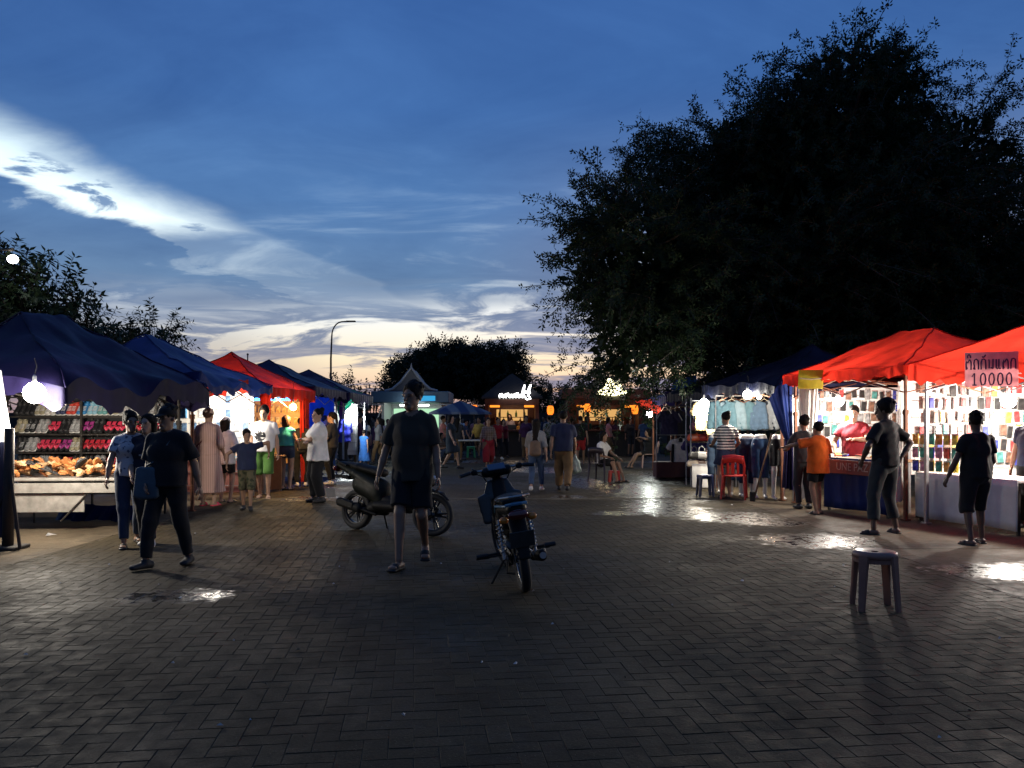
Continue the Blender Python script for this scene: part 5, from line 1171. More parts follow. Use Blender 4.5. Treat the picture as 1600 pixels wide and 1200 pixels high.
# ---- handbag stall
sh_ = thing('bag_shelf', 'two-tier dark shelf of handbags under the dark tent', 'shelf', (4.45, 17.9, 0))
for z in (.42, .98, 1.22): MB().box((0, 0, z), (1.0, .5, .03)).build('shelf', WOOD_D, sh_)
for sx in (-.5, .5):
    for sy in (-.24, .24): MB().tube([(sx, sy, 0), (sx, sy, 1.95)], .016, 6).build('post', STEEL, sh_)
MB().tube([(-.5, -.24, 1.9), (.5, -.24, 1.9)], .014, 6).build('rail', STEEL, sh_)
def bag_mesh():
    A = Field((-.2, -.12, -.02), (.2, .12, .24), .011); A.cap((-.09, 0, .07), (.09, 0, .07), (.07, .055), (.07, .055), (0, 0, 1), .02); A.cap((-.07, 0, .13), (.07, 0, .13), (.04, .045), (.04, .045), (0, 0, 1), .03); A.cut((0, 0, .0), (0, 0, -1)); return A.mesh()
BV, BF = bag_mesh(); BAGM = {}
def bag(nm, col, p, rz, where, group='handbags on the shelves', s=1.0):
    if nm not in BAGM:
        o = mobj('x', BV, BF, mat('bag_' + nm, col, .4, var=.2), None, True); a = o.data; mb = MB(); mb.tube([(-.07, -.01, .14), (-.06, 0, .25), (0, 0, .30), (.06, 0, .25), (.07, -.01, .14)], .008, 6); q = mb.build('x', mat('bag_' + nm, col)); BAGM[nm] = (a, q.data); bpy.data.objects.remove(o); bpy.data.objects.remove(q)
    o = link('handbag', BAGM[nm][0]); o.location = p; o.rotation_euler = (0, 0, rz); o.scale = (s, s, s); tag(o, '%s handbag on the %s' % (nm, where), 'handbag', group); link('handle', BAGM[nm][1], o); return o
bc = dict(orange=(.62, .10, .04), red=(.42, .03, .03), black=(.02, .02, .02), brown=(.12, .06, .04), pink=(.65, .25, .35), cream=(.6, .5, .38), silver=(.35, .34, .33))
rg = random.Random(31)
for i in range(6): n_ = rg.choice(['orange', 'red', 'orange']); bag(n_, bc[n_], (4.02 + i * .16, 17.72, 1.0), rg.uniform(-.3, .3), 'middle tier of the bag shelf')
for i in range(5): n_ = rg.choice(['pink', 'red', 'cream', 'black']); bag(n_, bc[n_], (4.08 + i * .18, 17.75, 1.24), rg.uniform(-.3, .3), 'top tier of the bag shelf')
for i in range(12): n_ = rg.choice(['black', 'brown', 'silver', 'cream', 'black']); bag(n_, bc[n_], (3.98 + (i % 6) * .17, 17.62 - .12 * (i // 6), .44 + .17 * (i // 6) * 0 + (.0 if i < 6 else .18)), rg.uniform(-.3, .3), 'low tier of the bag shelf', s=.95)
sp = thing('leaning_whiteboard', 'white panel leaning against the bag shelf', 'board', (4.08, 17.2, .0), R(-8)); sp.rotation_euler = (R(-10), 0, R(-8)); MB().box((0, 0, .27), (.40, .015, .50), bev=.004).build('sheet', WHITEB, sp); MB().box((0, -.012, .52), (.42, .012, .02)).build('edge', STEEL, sp)
hang('tee', cloth('cream_top', (.66, .55, .30)), (4.42, 17.3, 1.78), R(10), 'cream top hanging by the bright bulb of the bag stall', None, 'draped_blouse')
hang('tee', cloth('gold_top', (.30, .22, .10)), (4.15, 17.4, 1.88), R(30), 'dull gold top hanging over the handbag shelf', None, 'draped_blouse')
hang('tee', cloth('brown_top', (.12, .06, .04)), (4.75, 17.4, 1.85), R(-10), 'brown top hanging beside the cream top', None, 'draped_blouse')
nv = hang('tee', cloth('navy_tee', (.03, .028, .07)), (4.05, 20.6, 1.74), R(-12), 'navy shirt with white sleeve bands hanging under the violet tarpaulin', None, 'hanging_shirt')
for s in (-1, 1): MB().tube([(s * .23, -.05, -.09), (s * .33, -.052, -.27)], .012, 6).build('sleeve_band', cloth('band_white', (.7, .7, .68)), nv)
wb = hang('tee', cloth('white_tee', (.68, .66, .62)), (4.28, 20.3, 1.02), R(-12), 'white shirt with black side panels hanging below the navy shirt', None, 'hanging_shirt')
for s in (-1, 1): MB().tube([(s * .19, -.035, -.15), (s * .21, -.04, -.6)], .035, 6).build('side_panel', cloth('panel_black', (.015, .015, .015)), wb)
hang('tee', cloth('violet_tee', (.07, .06, .20)), (4.62, 20.2, 1.02), R(-12), 'violet-blue shirt hanging next to the white shirt', None, 'hanging_shirt')
rl = thing('clothes_rail', 'upright steel frame holding the team shirts', 'rail', (4.4, 20.45, 0))
for z in (1.83, 1.1): MB().tube([(-.7, 0, z), (.7, 0, z)], .013, 6).build('rail', STEEL, rl)
for x in (-.7, .7): MB().tube([(x, 0, 0), (x, 0, 1.83)], .013, 6).build('post', STEEL, rl)
MB().box((0, .02, .22), (1.5, .5, .40), bev=.02).build('box_plinth', mat('plinth', (.10, .035, .03), .8), rl)
bulb('glaring bulb over the handbag shelf', atd(1100, 632, 17.2), 110, (1, .96, .85), 60, .12, .3); bulb('white bulb beside the orange tarpaulin flap', atd(1015, 647, 22.5), 60, (.9, 1, .95), 22, .10, .25)
# ------------------------------------------------------------------ far side of the square: bank, kiosks, lanterns
bank = MB(); bank.box((0, 50.3, .95), (140, 12, 2.0)); o = bank.build('embankment', mat('bank_dark', (.03, .03, .028), .9, var=.4, vscale=.8, bump=.5, bscale=3)); o['kind'] = 'structure'
ROOFW = mat('kiosk_roof_white', (.085, .09, .10), .5, var=.1); PW = mat('kiosk_white', (.34, .35, .36), .5, var=.05); PB = mat('kiosk_blue', (.05, .10, .16), .5, var=.05)
k = thing('white_kiosk', 'white kiosk with a tall pointed gable roof and blue lit sign', 'kiosk', (-4.0, 32, 0))
for sx in (-1, 1): MB().box((sx * 1.15, .9, 1.25), (.10, 2.0, 2.5)).build('wall', PW, k)
MB().box((0, 1.9, 1.25), (2.3, .1, 2.5)).build('wall', PW, k); MB().box((0, -.05, .5), (2.2, .12, 1.0)).build('counter_front', PB, k); MB().box((0, -.15, 1.03), (2.5, .5, .06)).build('counter_top', PW, k)
MB().box((0, .6, 2.42), (3.05, 2.6, .44), bev=.02).build('fascia', PB, k)
prof = [(-1.05, 2.64), (-.75, 2.72), (-.42, 3.0), (-.2, 3.3), (0, 3.56), (.2, 3.3), (.42, 3.0), (.75, 2.72), (1.05, 2.64)]
MB().prism([(x, z) for x, z in prof], -.2, 1.6, Matrix(((1, 0, 0, 0), (0, 0, 1, 0), (0, 1, 0, 0), (0, 0, 0, 1)))).build('gable_roof', ROOFW, k)
gb = MB(); gb.tube([(x, -.22, z + .03) for x, z in prof], .05, 6); gb.tube([(0, -.22, 3.55), (0, -.22, 3.78)], [.05, .01], 6); gb.build('gable_board', PW, k)
MB().box((.45, -.73, 2.36), (1.1, .04, .2), bev=.01).build('lit_sign', glow('sign_cyan', (.05, .42, .8), .9), k)
for sx in (-1, 1): MB().tube([(sx * 1.45, -.5, 1.1), (sx * 1.15, -.1, 2.2)], .03, 6).build('bracket', PW, k); MB().box((sx * 1.35, -.3, 2.13), (.7, .7, .04)).build('awning', PW, k)
MB().box((.45, 1.82, 1.6), (.9, .03, .8), bev=.01).build('menu_board', glow('menu_green', (.45, .8, .5), 1.1), k)
MB().box((-.75, 1.82, 1.7), (.5, .03, .6), bev=.01).build('menu_board', glow('menu_green', (.45, .8, .5), 1.1), k)
so = thing('oval_light', 'tall oval white light box standing before the white kiosk', 'lamp', (-3.88, 31.0, 0)); q = MB(); q.lathe([(.001, -.3), (.12, -.27), (.2, -.12), (.21, .1), (.15, .25), (.001, .33)], 14, TR(0, 0, 2.0) @ Matrix.Diagonal((1, .4, 1.15, 1))); q.build('lit_face', glow('oval_white', (.95, 1, .95), 14), so, True); MB().tube([(0, 0, 0), (0, 0, 1.7)], .03, 8).build('pole', STEEL, so)
l = bpy.data.lights.new('kiosk_light', 'POINT'); l.energy = 16; l.color = (.85, 1, .9); l.shadow_soft_size = .15; lo = bpy.data.objects.new('kiosk_light', l); COL.objects.link(lo); lo.parent = k; lo.location = (0, .7, 2.0)
MB().tube([(-.6, .8, 2.12), (.6, .8, 2.12)], .03, 8).build('tube_lamp', glow('tube_white', (.9, 1, .92), 8), k)

def food_kiosk(label, x, y, w, roof):
    k = thing('food_kiosk', label, 'kiosk', (x, y, 0)); RW = mat('kiosk_redwood', (.10, .03, .018), .6, var=.25)
    for sx in (-1, 1): MB().box((sx * (w / 2 - .08), .9, 1.2), (.16, 1.8, 2.4)).build('wall', RW, k)
    MB().box((0, 1.8, 1.2), (w - .3, .08, 2.4)).build('wall', RW, k); MB().box((0, -.1, .52), (w, .14, 1.04), bev=.01).build('counter_front', mat('kiosk_dark', (.03, .025, .022), .7), k); MB().box((0, -.15, 1.08), (w + .1, .5, .06), bev=.01).build('counter_top', RW, k)
    MB().box((0, -.12, 2.28), (w, .12, .26), bev=.01).build('fascia', RW, k)
    for i in range(9): q = MB(); q.lathe([(.001, 0), (.05, 0), (.05, .16), (.02, .22), (.02, .28), (.001, .28)], 8, TR(-w * .32 + i * w * .08, 1.58, 1.37 + .30 * (i % 2))); q.build('bottle', [mat('bottle_amber', (.25, .08, .02), .2), mat('bottle_green', (.05, .15, .05), .2)][i % 2], k)
    for i in range(3): MB().box((-w * .3 + i * w * .3, -.05, 1.22), (.4, .3, .2), bev=.02).build('display_case', mat('case_dark', (.05, .04, .035), .4), k)
    for sx in (-.22, .22): MB().box((sx * w, -.06, 1.65), (.06, .06, 1.1)).build('post', RW, k)
    sh = thing if False else None
    for z in (1.35, 1.65): MB().box((0, 1.62, z), (w * .7, .25, .03)).build('shelf', RW, k)
    if roof == 'hip':
        MB().lathe([(w * .80, 2.42), (w * .78, 2.5), (w * .4, 3.05), (.12, 3.5), (.001, 3.55)], 4, TR(0, .8, 0) @ RZ(R(45))).build('thatched_roof', mat('thatch_dark', (.022, .02, .022), .95, var=.3, bump=.8, bscale=30), k)
    else: MB().box((0, .7, 2.62), (w + .5, 2.3, .40), bev=.02).build('flat_roof', mat('roof_brown', (.11, .04, .03), .7, var=.2), k)
    MB().box((0, 1.74, 1.75), (w * .6, .02, .5)).build('lit_menu', glow('menu_amber', (1, .55, .18), .75), k)
    for sx in (-.45, .45): MB().box((sx * w * .7, -.2, 2.10), (.42, .04, .09), bev=.01).build('lit_panel', glow('panel_orange', (1, .30, .03), 1.6), k)
    l = bpy.data.lights.new('kiosk_light', 'POINT'); l.energy = 14; l.color = (1, .68, .38); l.shadow_soft_size = .15; lo = bpy.data.objects.new('kiosk_light', l); COL.objects.link(lo); lo.parent = k; lo.location = (0, .7, 2.05)
    return k
kb = food_kiosk('orange-lit kiosk with a dark thatched roof and white lit lettering', .0, 34, 2.3, 'hip')
# lit sign: lumpy lettering and an eared emblem
s1 = thing('lit_sign', 'white lit lettering with an upright eared emblem over the thatched kiosk', 'sign', (-.05, 33.55, 2.42)); WG = glow('sign_white', (1, .98, .95), 6)
x = -.48
for w_, h_ in ((.14, .20), (.12, .17), (.15, .22), (.12, .17), (.13, .18), (.12, .24), (.12, .17)):
    q = MB(); q.tube([(x, 0, 0), (x + w_ * .2, 0, h_ * .9), (x + w_ * .6, 0, h_), (x + w_ * .8, 0, h_ * .4), (x + w_, 0, .02)], .04, 6); q.build('letter', WG, s1); x += w_ + .005
q = MB(); q.tube([(.50, 0, .02), (.52, 0, .3), (.58, 0, .58)], [.05, .06, .03], 6); q.tube([(.74, 0, .32), (.84, 0, .6)], [.06, .035], 6); q.tube([(.52, 0, .30), (.66, 0, .26), (.80, 0, .30)], .05, 6); q.tube([(.54, 0, .1), (.68, 0, -.02), (.84, 0, .02)], .05, 6); q.tube([(.80, 0, .28), (.72, 0, .12), (.86, 0, .0)], .04, 6); q.build('emblem', WG, s1)
MB().box((.1, .06, .0), (1.5, .03, .05)).build('rail', STEEL_D, s1)
kc = food_kiosk('flat-roofed red-brown kiosk under the domed yellow sign', 3.95, 34, 3.2, 'flat')
s2 = thing('lit_sign', 'glowing yellow-white dome shaped sign on the flat kiosk roof', 'sign', (4.15, 33.2, 2.35))
pr2 = [(-.62, .08), (-.6, .0), (-.3, -.06), (.1, -.08), (.45, -.04), (.62, .05), (.58, .14), (.42, .22), (.34, .42), (.27, .58), (.14, .52), (.02, .62), (-.16, .64), (-.24, .54), (-.30, .30), (-.46, .18)]
MB().prism(pr2, -.06, .06, Matrix(((1, 0, 0, 0), (0, 0, 1, 0), (0, 1, 0, .25), (0, 0, 0, 1)))).build('lit_face', glow('sign_yellow', (1, .93, .52), 7), s2); MB().prism([(a * 1.05, b * 1.05 - .01) for a, b in pr2], .062, .09, Matrix(((1, 0, 0, 0), (0, 0, 1, 0), (0, 1, 0, .25), (0, 0, 0, 1)))).build('back', STEEL_D, s2); MB().box((0, .08, .1), (.9, .03, .2)).build('mount', STEEL_D, s2)
for i, (px, py, d, lb) in enumerate(((741, 640, 33, 'glowing orange paper lantern left of the thatched kiosk'), (860, 641, 33, 'glowing orange paper lantern alone between the two food kiosks'), (918, 638, 33, 'glowing orange paper lantern at the near end of the flat kiosk counter'), (992, 640, 33, 'glowing orange paper lantern at the far end of the flat kiosk'))):
    p = atd(px, py, d); o = thing('paper_lantern', lb, 'lantern', p, 0, 'paper lanterns by the food kiosks'); q = MB(); prof_ = [(.07, -.19)] + [((.11 + .035 * math.sin(math.pi * j / 8)) * (1 if j % 2 else .96), -.17 + .34 * j / 8) for j in range(9)] + [(.07, .19)]; q.lathe(prof_, 14); q.build('paper', glow('lantern_orange', (1, .22, .02), 1.9), o, True)
    for z in (-.2, .2): MB().lathe([(.001, z - .02), (.075, z - .02), (.075, z + .02), (.001, z + .02)], 12).build('rim', RUB, o)
    MB().tube([(0, 0, .2), (0, 0, .45)], .008, 5).build('cord', RUB, o); MB().tube([(.0, .08, -p.z), (.0, .08, .45), (0, 0, .45)], .025, 6).build('stand', STEEL_D, o)
    q = MB(); [q.tube([(-.05 + .05 * a, -.142, .06 - .09 * b), (.05, -.142, .08 - .09 * b)], .008, 4) for a in (0, 1) for b in (0, 1)]; q.build('glyph', mat('glyph_black', (.02, .01, .01), .7, var=0), o)
# parasol and tables
um = thing('parasol', 'low blue and white striped parasol near the white kiosk', 'parasol', (-1.95, 30, 0)); MB().lathe([(1.2, 1.72), (1.15, 1.80), (.6, 2.02), (.02, 2.22)], 8).build('canopy', patterned('parasol_blue', (.03, .05, .12), (.12, .15, .20), 'vstripe', 9), um); MB().tube([(0, 0, 0), (0, 0, 2.2)], .022, 8).build('pole', STEEL, um); MB().lathe([(.25, 0), (.25, .06), (.04, .1), (.03, .25)], 14).build('base', STEEL_D, um)
tb2 = thing('plank_table', 'long pale table beyond the parasol pole', 'table', (-1.35, 28.5, 0)); MB().box((0, 0, .78), (1.1, .7, .05), bev=.01).build('tabletop', mat('table_pale', (.4, .4, .38), .5), tb2)
for sx in (-.5, .5):
    for sy in (-.3, .3): MB().box((sx, sy, .38), (.05, .05, .75)).build('leg', STEEL_D, tb2)
# street lamp, poles
sl = thing('street_lamp', 'tall curved street lamp standing behind the blue tents', 'street lamp', ((517 - 800) / FPX * 42, 42, 0)); H_ = 1.42 + 135 * 42 / FPX; q = MB(); q.tube([(0, 0, 0), (0, 0, H_ * .8), (.05, 0, H_)] + [(.05 + .55 * (1 - math.cos(a)), 0, H_ + .75 * math.sin(a)) for a in np.linspace(.2, 1.5, 6)] + [(1.0, 0, H_ + .78)], [.075, .05, .04] + [.035] * 7, 8); q.build('pole', STEEL_D, sl); MB().box((1.05, 0, H_ + .77), (.5, .2, .07), bev=.02).build('lamp_head', STEEL_D, sl)
fp = thing('flag_pole', 'thin bare pole sticking up behind the left red tent', 'pole', ((387 - 800) / FPX * 36, 36, 0)); MB().tube([(0, 0, 0), (0, 0, 4.45)], [.05, .03], 6).build('shaft', STEEL_D, fp); MB().sphere((0, 0, 4.48), .05).build('finial', STEEL_D, fp)
p = atd(20, 405, 16.3); yl = thing('yard_lamp', 'round lit lamp glimpsed among the leaves of the broad-leaved tree', 'lamp', (p.x, p.y, 0)); MB().tube([(-.6, .3, 0), (-.6, .3, p.z + .25), (0, 0, p.z + .2)], .04, 8).build('pole', STEEL_D, yl); q = MB(); q.sphere((0, 0, p.z), (.10, .10, .085), 24, 14); q.build('globe', glow('yard_white', (1, .97, .9), 30), yl, True)
# low wall hedge behind the crowd, dark huts to the right of the kiosks
for i, (x, y, w_, h_, lb) in enumerate(((8.4, 36, 3.2, 2.4, 'dark closed kiosk right of the flat-roofed one'), (-8.5, 36, 3.2, 2.0, 'dark closed kiosk behind the farthest blue tent'))):
    o = thing('closed_kiosk', lb, 'kiosk', (x, y, 0)); MB().box((0, 0, h_ / 2), (w_, 2, h_), bev=.03).build('wall', WOOD_D, o); MB().box((0, 0, h_ + .1), (w_ + .5, 2.6, .2), bev=.03).build('roof', STEEL_D, o); MB().box((0, -1.02, h_ * .5), (w_ * .6, .04, h_ * .45), bev=.01).build('shutter', STEEL_D, o)
# ------------------------------------------------------------------ the crowd
def who(px, top, fy):
    x, d = at(px, fy); return dict(xy=(x, d), H=(fy - top) * d / FPX)
BAGB = mat('bag_slate', (.055, .085, .11), .75, var=.2); CAPB = cloth('cap_black', (.010, .010, .012)); CAPC = cloth('cap_cream', (.5, .38, .30)); CAPW = cloth('cap_white', (.65, .65, .66))
WALK = dict(feet=((-.09, -.22, 0, -6), (.09, .24, .04, 6)), hands=((-.26, .12, .82), (.26, -.18, .84)))
WALK2 = dict(feet=((-.09, .24, .04, -6), (.09, -.22, 0, 6)), hands=((-.26, -.18, .84), (.26, .12, .82)))
# three walkers by the shoe stall
person('person in a spotted pale tee and dark trousers walking past the shoe rack', **who(205, 646, 853), face=30, feet=((-.10, -.20, 0, -10), (.09, .20, .03, 10)), hands=((-.30, -.20, .84), (.22, -.22, .86)), top=tee('spots', len=-.02), bottom=pants('denimd'), hair='short', shoes=('sandal', LEA), skinm=SK_M, head=(15, 0), fem=True)
person('person in a navy tee with a small chest bar behind the capped walker', xy=at(232, 853), H=1.50, face=8, feet=((-.08, .1, 0, 0), (.09, -.18, 0, 8)), hands=((-.14, -.22, .92), (.16, -.2, .93)), top=tee('bar'), bottom=pants('charcoal'), hair='bob', shoes=('shoe', SOLE_W), skinm=SK_L, head=(-20, 0), fem=True)
def cap_and_bag(*a): cap_extra(CAPB)(*a); sling_extra(BAGB, -1, .02, (.14, .05, .17), 1)(*a)
person('man in black with a flat cap and slate shoulder bag striding forward', xy=at(271, 884), H=1.56, face=-8, feet=((-.16, -.26, 0, -30), (.12, .10, 0, 10)), hands=((-.16, -.24, .90), (.30, .04, .80)), top=tee('black', loose=.035, sleeve=.78), bottom=pants('black', loose=.022), hair='crop', shoes=('shoe', RUB), skinm=SK_M, head=(-14, 5), girth=1.06, extras=cap_and_bag)
# left stalls
person('woman in a long pale pink dress and cap facing the packet board', **who(326, 640, 790), face=172, hands=((-.24, -.10, .90), (.24, -.14, .95)), top=dict(len=-.04, sleeve=1.3, mat=C['vst'], loose=.04, fem=True), bottom=skirt('vst', 1.62, flare=.07, loose=.03, waist=.12), hair='short', hairm=HAIR_B, shoes=('sandal', mat('sandal_pink', (.4, .2, .16))), skinm=SK_L, fem=True, extras=lambda *a: (cap_extra(CAPC, False)(*a), sling_extra(mat('bag_maroon', (.14, .03, .03), .5), 1, .06, (.06, .03, .07), -1, True)(*a)))
person('girl with long dark hair, loose white top and black shorts', **who(353, 653, 785), face=165, hands=((-.22, -.15, .95), (.24, -.1, .86)), top=dict(len=-.16, sleeve=1.2, mat=C['white'], loose=.035), bottom=pants('black', .75), hair='long', shoes=('sandal', LEA), skinm=SK_L, fem=True, extras=cap_extra(CAPW, True))
person('boy in a navy tee and camouflage shorts holding his arms wide', **who(385, 673, 797), face=12, feet=((-.07, .1, 0, -10), (.10, -.16, 0, 10)), hands=((-.38, -.16, .98), (.46, .04, 1.22)), elbow=((-1, .2, .1), (1, .1, -.2)), top=tee('navy', loose=.03), bottom=pants('camop', 1.12, loose=.03), hair='short', shoes=('shoe', RUB), skinm=SK_M, head=(18, 0))
person('young man in a white printed tee and green shorts by the red cloth', **who(411, 637, 778), face=8, feet=((-.06, .02, 0, -5), (.11, -.10, 0, 10)), hands=((-.25, -.02, .8), (.29, -.06, .80)), top=tee('printed', loose=.028), bottom=pants('green', 1.08, loose=.028), hair='messy', shoes=('sandal', mat('sandal_beige', (.3, .2, .14))), skinm=SK_L, head=(-8, 0))
person('woman in a teal vest and denim shorts looking into the red tent', **who(447, 650, 765), face=175, feet=((-.09, 0, 0, 0), (.11, -.08, 0, 0)), hands=((-.22, -.2, .98), (.23, -.18, .96)), top=tee('teal', sleeve=.15, len=.08), bottom=pants('denimd', .42, loose=.025), hair='bob', hairm=HAIR_B, shoes=('sandal', LEA), skinm=SK_L, fem=True)
person('stooping shopper in black beside the teal-vested woman', **who(471, 652, 760), face=200, lean=(0, -.28), hands=((-.2, -.42, .95), (.2, -.42, .95)), top=tee('black'), bottom=pants('black'), hair='crop', shoes=('shoe', SOLE_W), skinm=SK_M)
person('woman in a loose white shirt and black trousers with folded arms', **who(496, 640, 785), face=-62, feet=((-.08, -.03, 0, -10), (.09, .05, 0, 12)), hands=((.10, -.22, 1.12), (-.12, -.24, 1.16)), elbow=((-1, -.1, -.6), (1, -.1, -.6)), top=dict(len=-.17, sleeve=.8, mat=C['white'], loose=.045, flare=.02), bottom=pants('black', loose=.03, wide=1.15), hair='bun', shoes=('shoe', RUB), skinm=SK_L, head=(20, 0), fem=True, girth=1.05)
person('woman in dark clothes standing behind the folded arms woman', **who(518, 645, 757), face=-100, top=tee('charcoal', sleeve=.9), bottom=pants('black'), hair='pony', shoes=('shoe', SOLE_W), skinm=SK_L, fem=True, hands=((-.2, -.2, .95), (.2, -.22, .98)))
person('person in a royal blue shirt by the navy pointed tent', **who(538, 641, 733), face=-120, top=dict(len=-.15, sleeve=1.3, mat=C['royal'], loose=.035), bottom=pants('charcoal'), hair='short', shoes=('shoe', RUB), skinm=SK_M, hands=((-.2, -.22, 1.0), (.25, -.05, .85)))
person('small girl in a long blue dress walking into the square', **who(569, 672, 731), face=160, **WALK, top=tee('blue', sleeve=.2), bottom=skirt('blue', 1.5, flare=.08), hair='short', shoes=('sandal', LEA), skinm=SK_M)
person('child in a pink top bending beside the blue-dressed girl', **who(582, 672, 718), face=-60, lean=(0, -.5), hands=((-.15, -.45, .75), (.15, -.45, .75)), top=tee('pink'), bottom=pants('plum', .8), hair='bob', shoes=('sandal', LEA), skinm=SK_M)
person('woman in a lilac blouse behind the bending child', **who(597, 655, 722), face=-140, top=tee('lilac', sleeve=1.2), bottom=pants('charcoal'), hair='bob', shoes=('shoe', RUB), skinm=SK_L, fem=True)
# the man in front
person('man in a dark shirt and black shorts stepping past the scooter', xy=at(637, 886), H=1.80, face=-6, feet=((-.05, -.14, 0, -14), (.10, .30, .10, 12)), hands=((-.30, .03, .80), (.29, .02, .80)), top=dict(len=-.12, sleeve=.82, mat=cloth('charcoal_check', (.044, .037, .028)), loose=.030, open=True), bottom=pants('black', .84, loose=.026, wide=1.15), hair='short', shoes=('sandal', RUB), skinm=SK_M, head=(-24, 0), girth=.95)
# middle of the square
person('woman in a knee-length dark dress walking beyond the scooter', **who(705, 648, 733), face=75, **WALK2, top=tee('dress', sleeve=.5), bottom=skirt('dress', .95, flare=.09), hair='bob', shoes=('shoe', RUB), skinm=SK_L, fem=True)
person('squatting person in a dark patterned top near the dark dress woman', xy=at(684, 722), H=1.6, face=60, pz=.36, feet=((-.12, -.18, 0, -10), (.12, -.2, 0, 10)), hands=((-.12, -.4, .55), (.12, -.4, .55)), lean=(0, -.3), top=tee('plaid'), bottom=pants('denimd'), hair='bob', shoes=('shoe', RUB), skinm=SK_M)
person('person in a dark green top among the far crowd', **who(673, 655, 716), face=150, top=tee('dgreen'), bottom=pants('charcoal'), hair='short', shoes=('shoe', RUB), skinm=SK_M)
person('woman in a plaid blouse and wide maroon trousers carrying a bag', **who(763, 653, 732), face=8, **WALK, top=tee('plaid', sleeve=1.5), bottom=pants('maroon', 1.7, loose=.04, wide=1.3), hair='bun', shoes=('sandal', LEA), skinm=SK_M, fem=True, extras=sling_extra(mat('bag_tanbrown', (.09, .05, .03), .6), -1, -.12, (.10, .05, .12), -1))
person('woman in a coral red top beside the plaid blouse woman', **who(778, 653, 718), face=20, **WALK2, top=tee('red', sleeve=.9), bottom=pants('black'), hair='bun', shoes=('shoe', SOLE_W), skinm=SK_L, fem=True)
person('woman in a long pale jacket and dark leggings', **who(796, 647, 711), face=0, **WALK, top=dict(len=-.22, sleeve=1.8, mat=C['lilac'], loose=.035), bottom=pants('black'), hair='bob', shoes=('shoe', SOLE_W), skinm=SK_L, fem=True)
person('child in a yellow plaid top and red leggings', **who(812, 657, 711), face=0, **WALK2, top=tee('yplaid', sleeve=1.2), bottom=pants('red'), hair='bob', shoes=('sandal', LEA), skinm=SK_L)
person('woman in a pale blouse and jeans with a brown backpack walking away', **who(838, 655, 768), face=170, **WALK, top=tee('grey', sleeve=1.2, loose=.03), bottom=pants('denim', 1.85), hair='long', shoes=('shoe', SOLE_W), skinm=SK_L, fem=True, extras=sling_extra(mat('backpack_brown', (.14, .09, .06), .75, var=.25), 0, .14, (.14, .08, .15), 1, True))
BAGPOS = {}
def keep_hand(root, sc, T, P, finish, arms, legs, B): BAGPOS['h'] = root.matrix_basis @ Vector(tuple(arms[0][2] * sc))
pnav = person('man in a navy shirt and tan trousers carrying a plastic bag', **who(880, 643, 768), face=176, **WALK2, top=tee('navy', loose=.03, sleeve=.7), bottom=pants('tan', loose=.03, wide=1.1), hair='short', shoes=('shoe', RUB), skinm=SK_M, girth=1.1, extras=keep_hand)
person('man in a black top and red shorts walking away', **who(907, 650, 727), face=170, **WALK, top=tee('black', loose=.03), bottom=pants('red', .9, loose=.03), hair='crop', shoes=('sandal', LEA), skinm=SK_M)
person('person in pale patterned trousers near the flat kiosk', **who(972, 648, 708), face=180, top=tee('charcoal'), bottom=pants('grey'), hair='short', shoes=('shoe', RUB), skinm=SK_M)
person('person in a teal tunic looking at the far stall', **who(994, 648, 706), face=130, top=tee('teal', len=-.25, loose=.03), bottom=pants('denim'), hair='bob', shoes=('sandal', LEA), skinm=SK_L, fem=True, hands=((-.2, -.25, 1.05), (.2, -.22, 1.0)))
far_c = [(600, 648, 700, 'white', 'grey'), (612, 650, 702, 'grey', 'black'), (655, 648, 700, 'black', 'denimd'), (668, 652, 703, 'teal', 'black'), (682, 650, 704, 'charcoal', 'black'), (694, 652, 706, 'brown', 'denimd'), (722, 653, 704, 'white', 'black'), (732, 655, 705, 'brown', 'brown'), (786, 648, 697, 'black', 'black'), (826, 652, 703, 'charcoal', 'denimd'), (850, 650, 706, 'navy', 'black'), (925, 654, 699, 'black', 'brown'), (944, 648, 695, 'charcoal', 'black'), (957, 651, 704, 'dress', 'denimd'), (556, 655, 712, 'grey', 'charcoal'), (1003, 655, 706, 'denim', 'charcoal'), (757, 650, 700, 'pink', 'black'), (840, 655, 700, 'plum', 'black'), (870, 652, 702, 'charcoal', 'black'), (978, 652, 698, 'brown', 'charcoal'), (583, 650, 704, 'brown', 'denimd')]
far_c2 = [(548, 652, 722), (562, 650, 716), (592, 652, 726), (606, 655, 718), (660, 652, 724), (668, 656, 730), (693, 650, 719), (715, 652, 722), (728, 656, 712), (748, 652, 716), (787, 655, 716), (803, 652, 706), (822, 650, 719), (858, 650, 716), (893, 653, 714), (916, 651, 712), (930, 656, 706), (951, 652, 715), (985, 653, 713), (1007, 652, 716), (645, 655, 716), (768, 655, 708), (575, 655, 715), (588, 658, 724), (611, 652, 712), (622, 655, 708), (677, 650, 712), (700, 655, 711), (742, 653, 708), (773, 650, 705), (833, 655, 712), (866, 655, 708), (901, 650, 704), (940, 652, 709), (962, 655, 712), (461, 649, 750), (509, 650, 745), (547, 648, 729)]
where = ['left of the white kiosk', 'by the white kiosk corner', 'before the oval light', 'at the white kiosk window', 'right of the white kiosk window', 'by the parasol edge', 'under the blue parasol', 'by the parasol pole', 'at the thatched kiosk counter', 'right of the white lit lettering', 'near the lone lantern', 'at the flat kiosk counter end', 'before the lit flat kiosk window', 'under the domed sign', 'below the green sheet', 'by the far white bulb', 'left of the thatched kiosk', 'beyond the backpack woman', 'beyond the navy shirt man', 'by the flat kiosk lantern', 'below the onlookers on the bank']
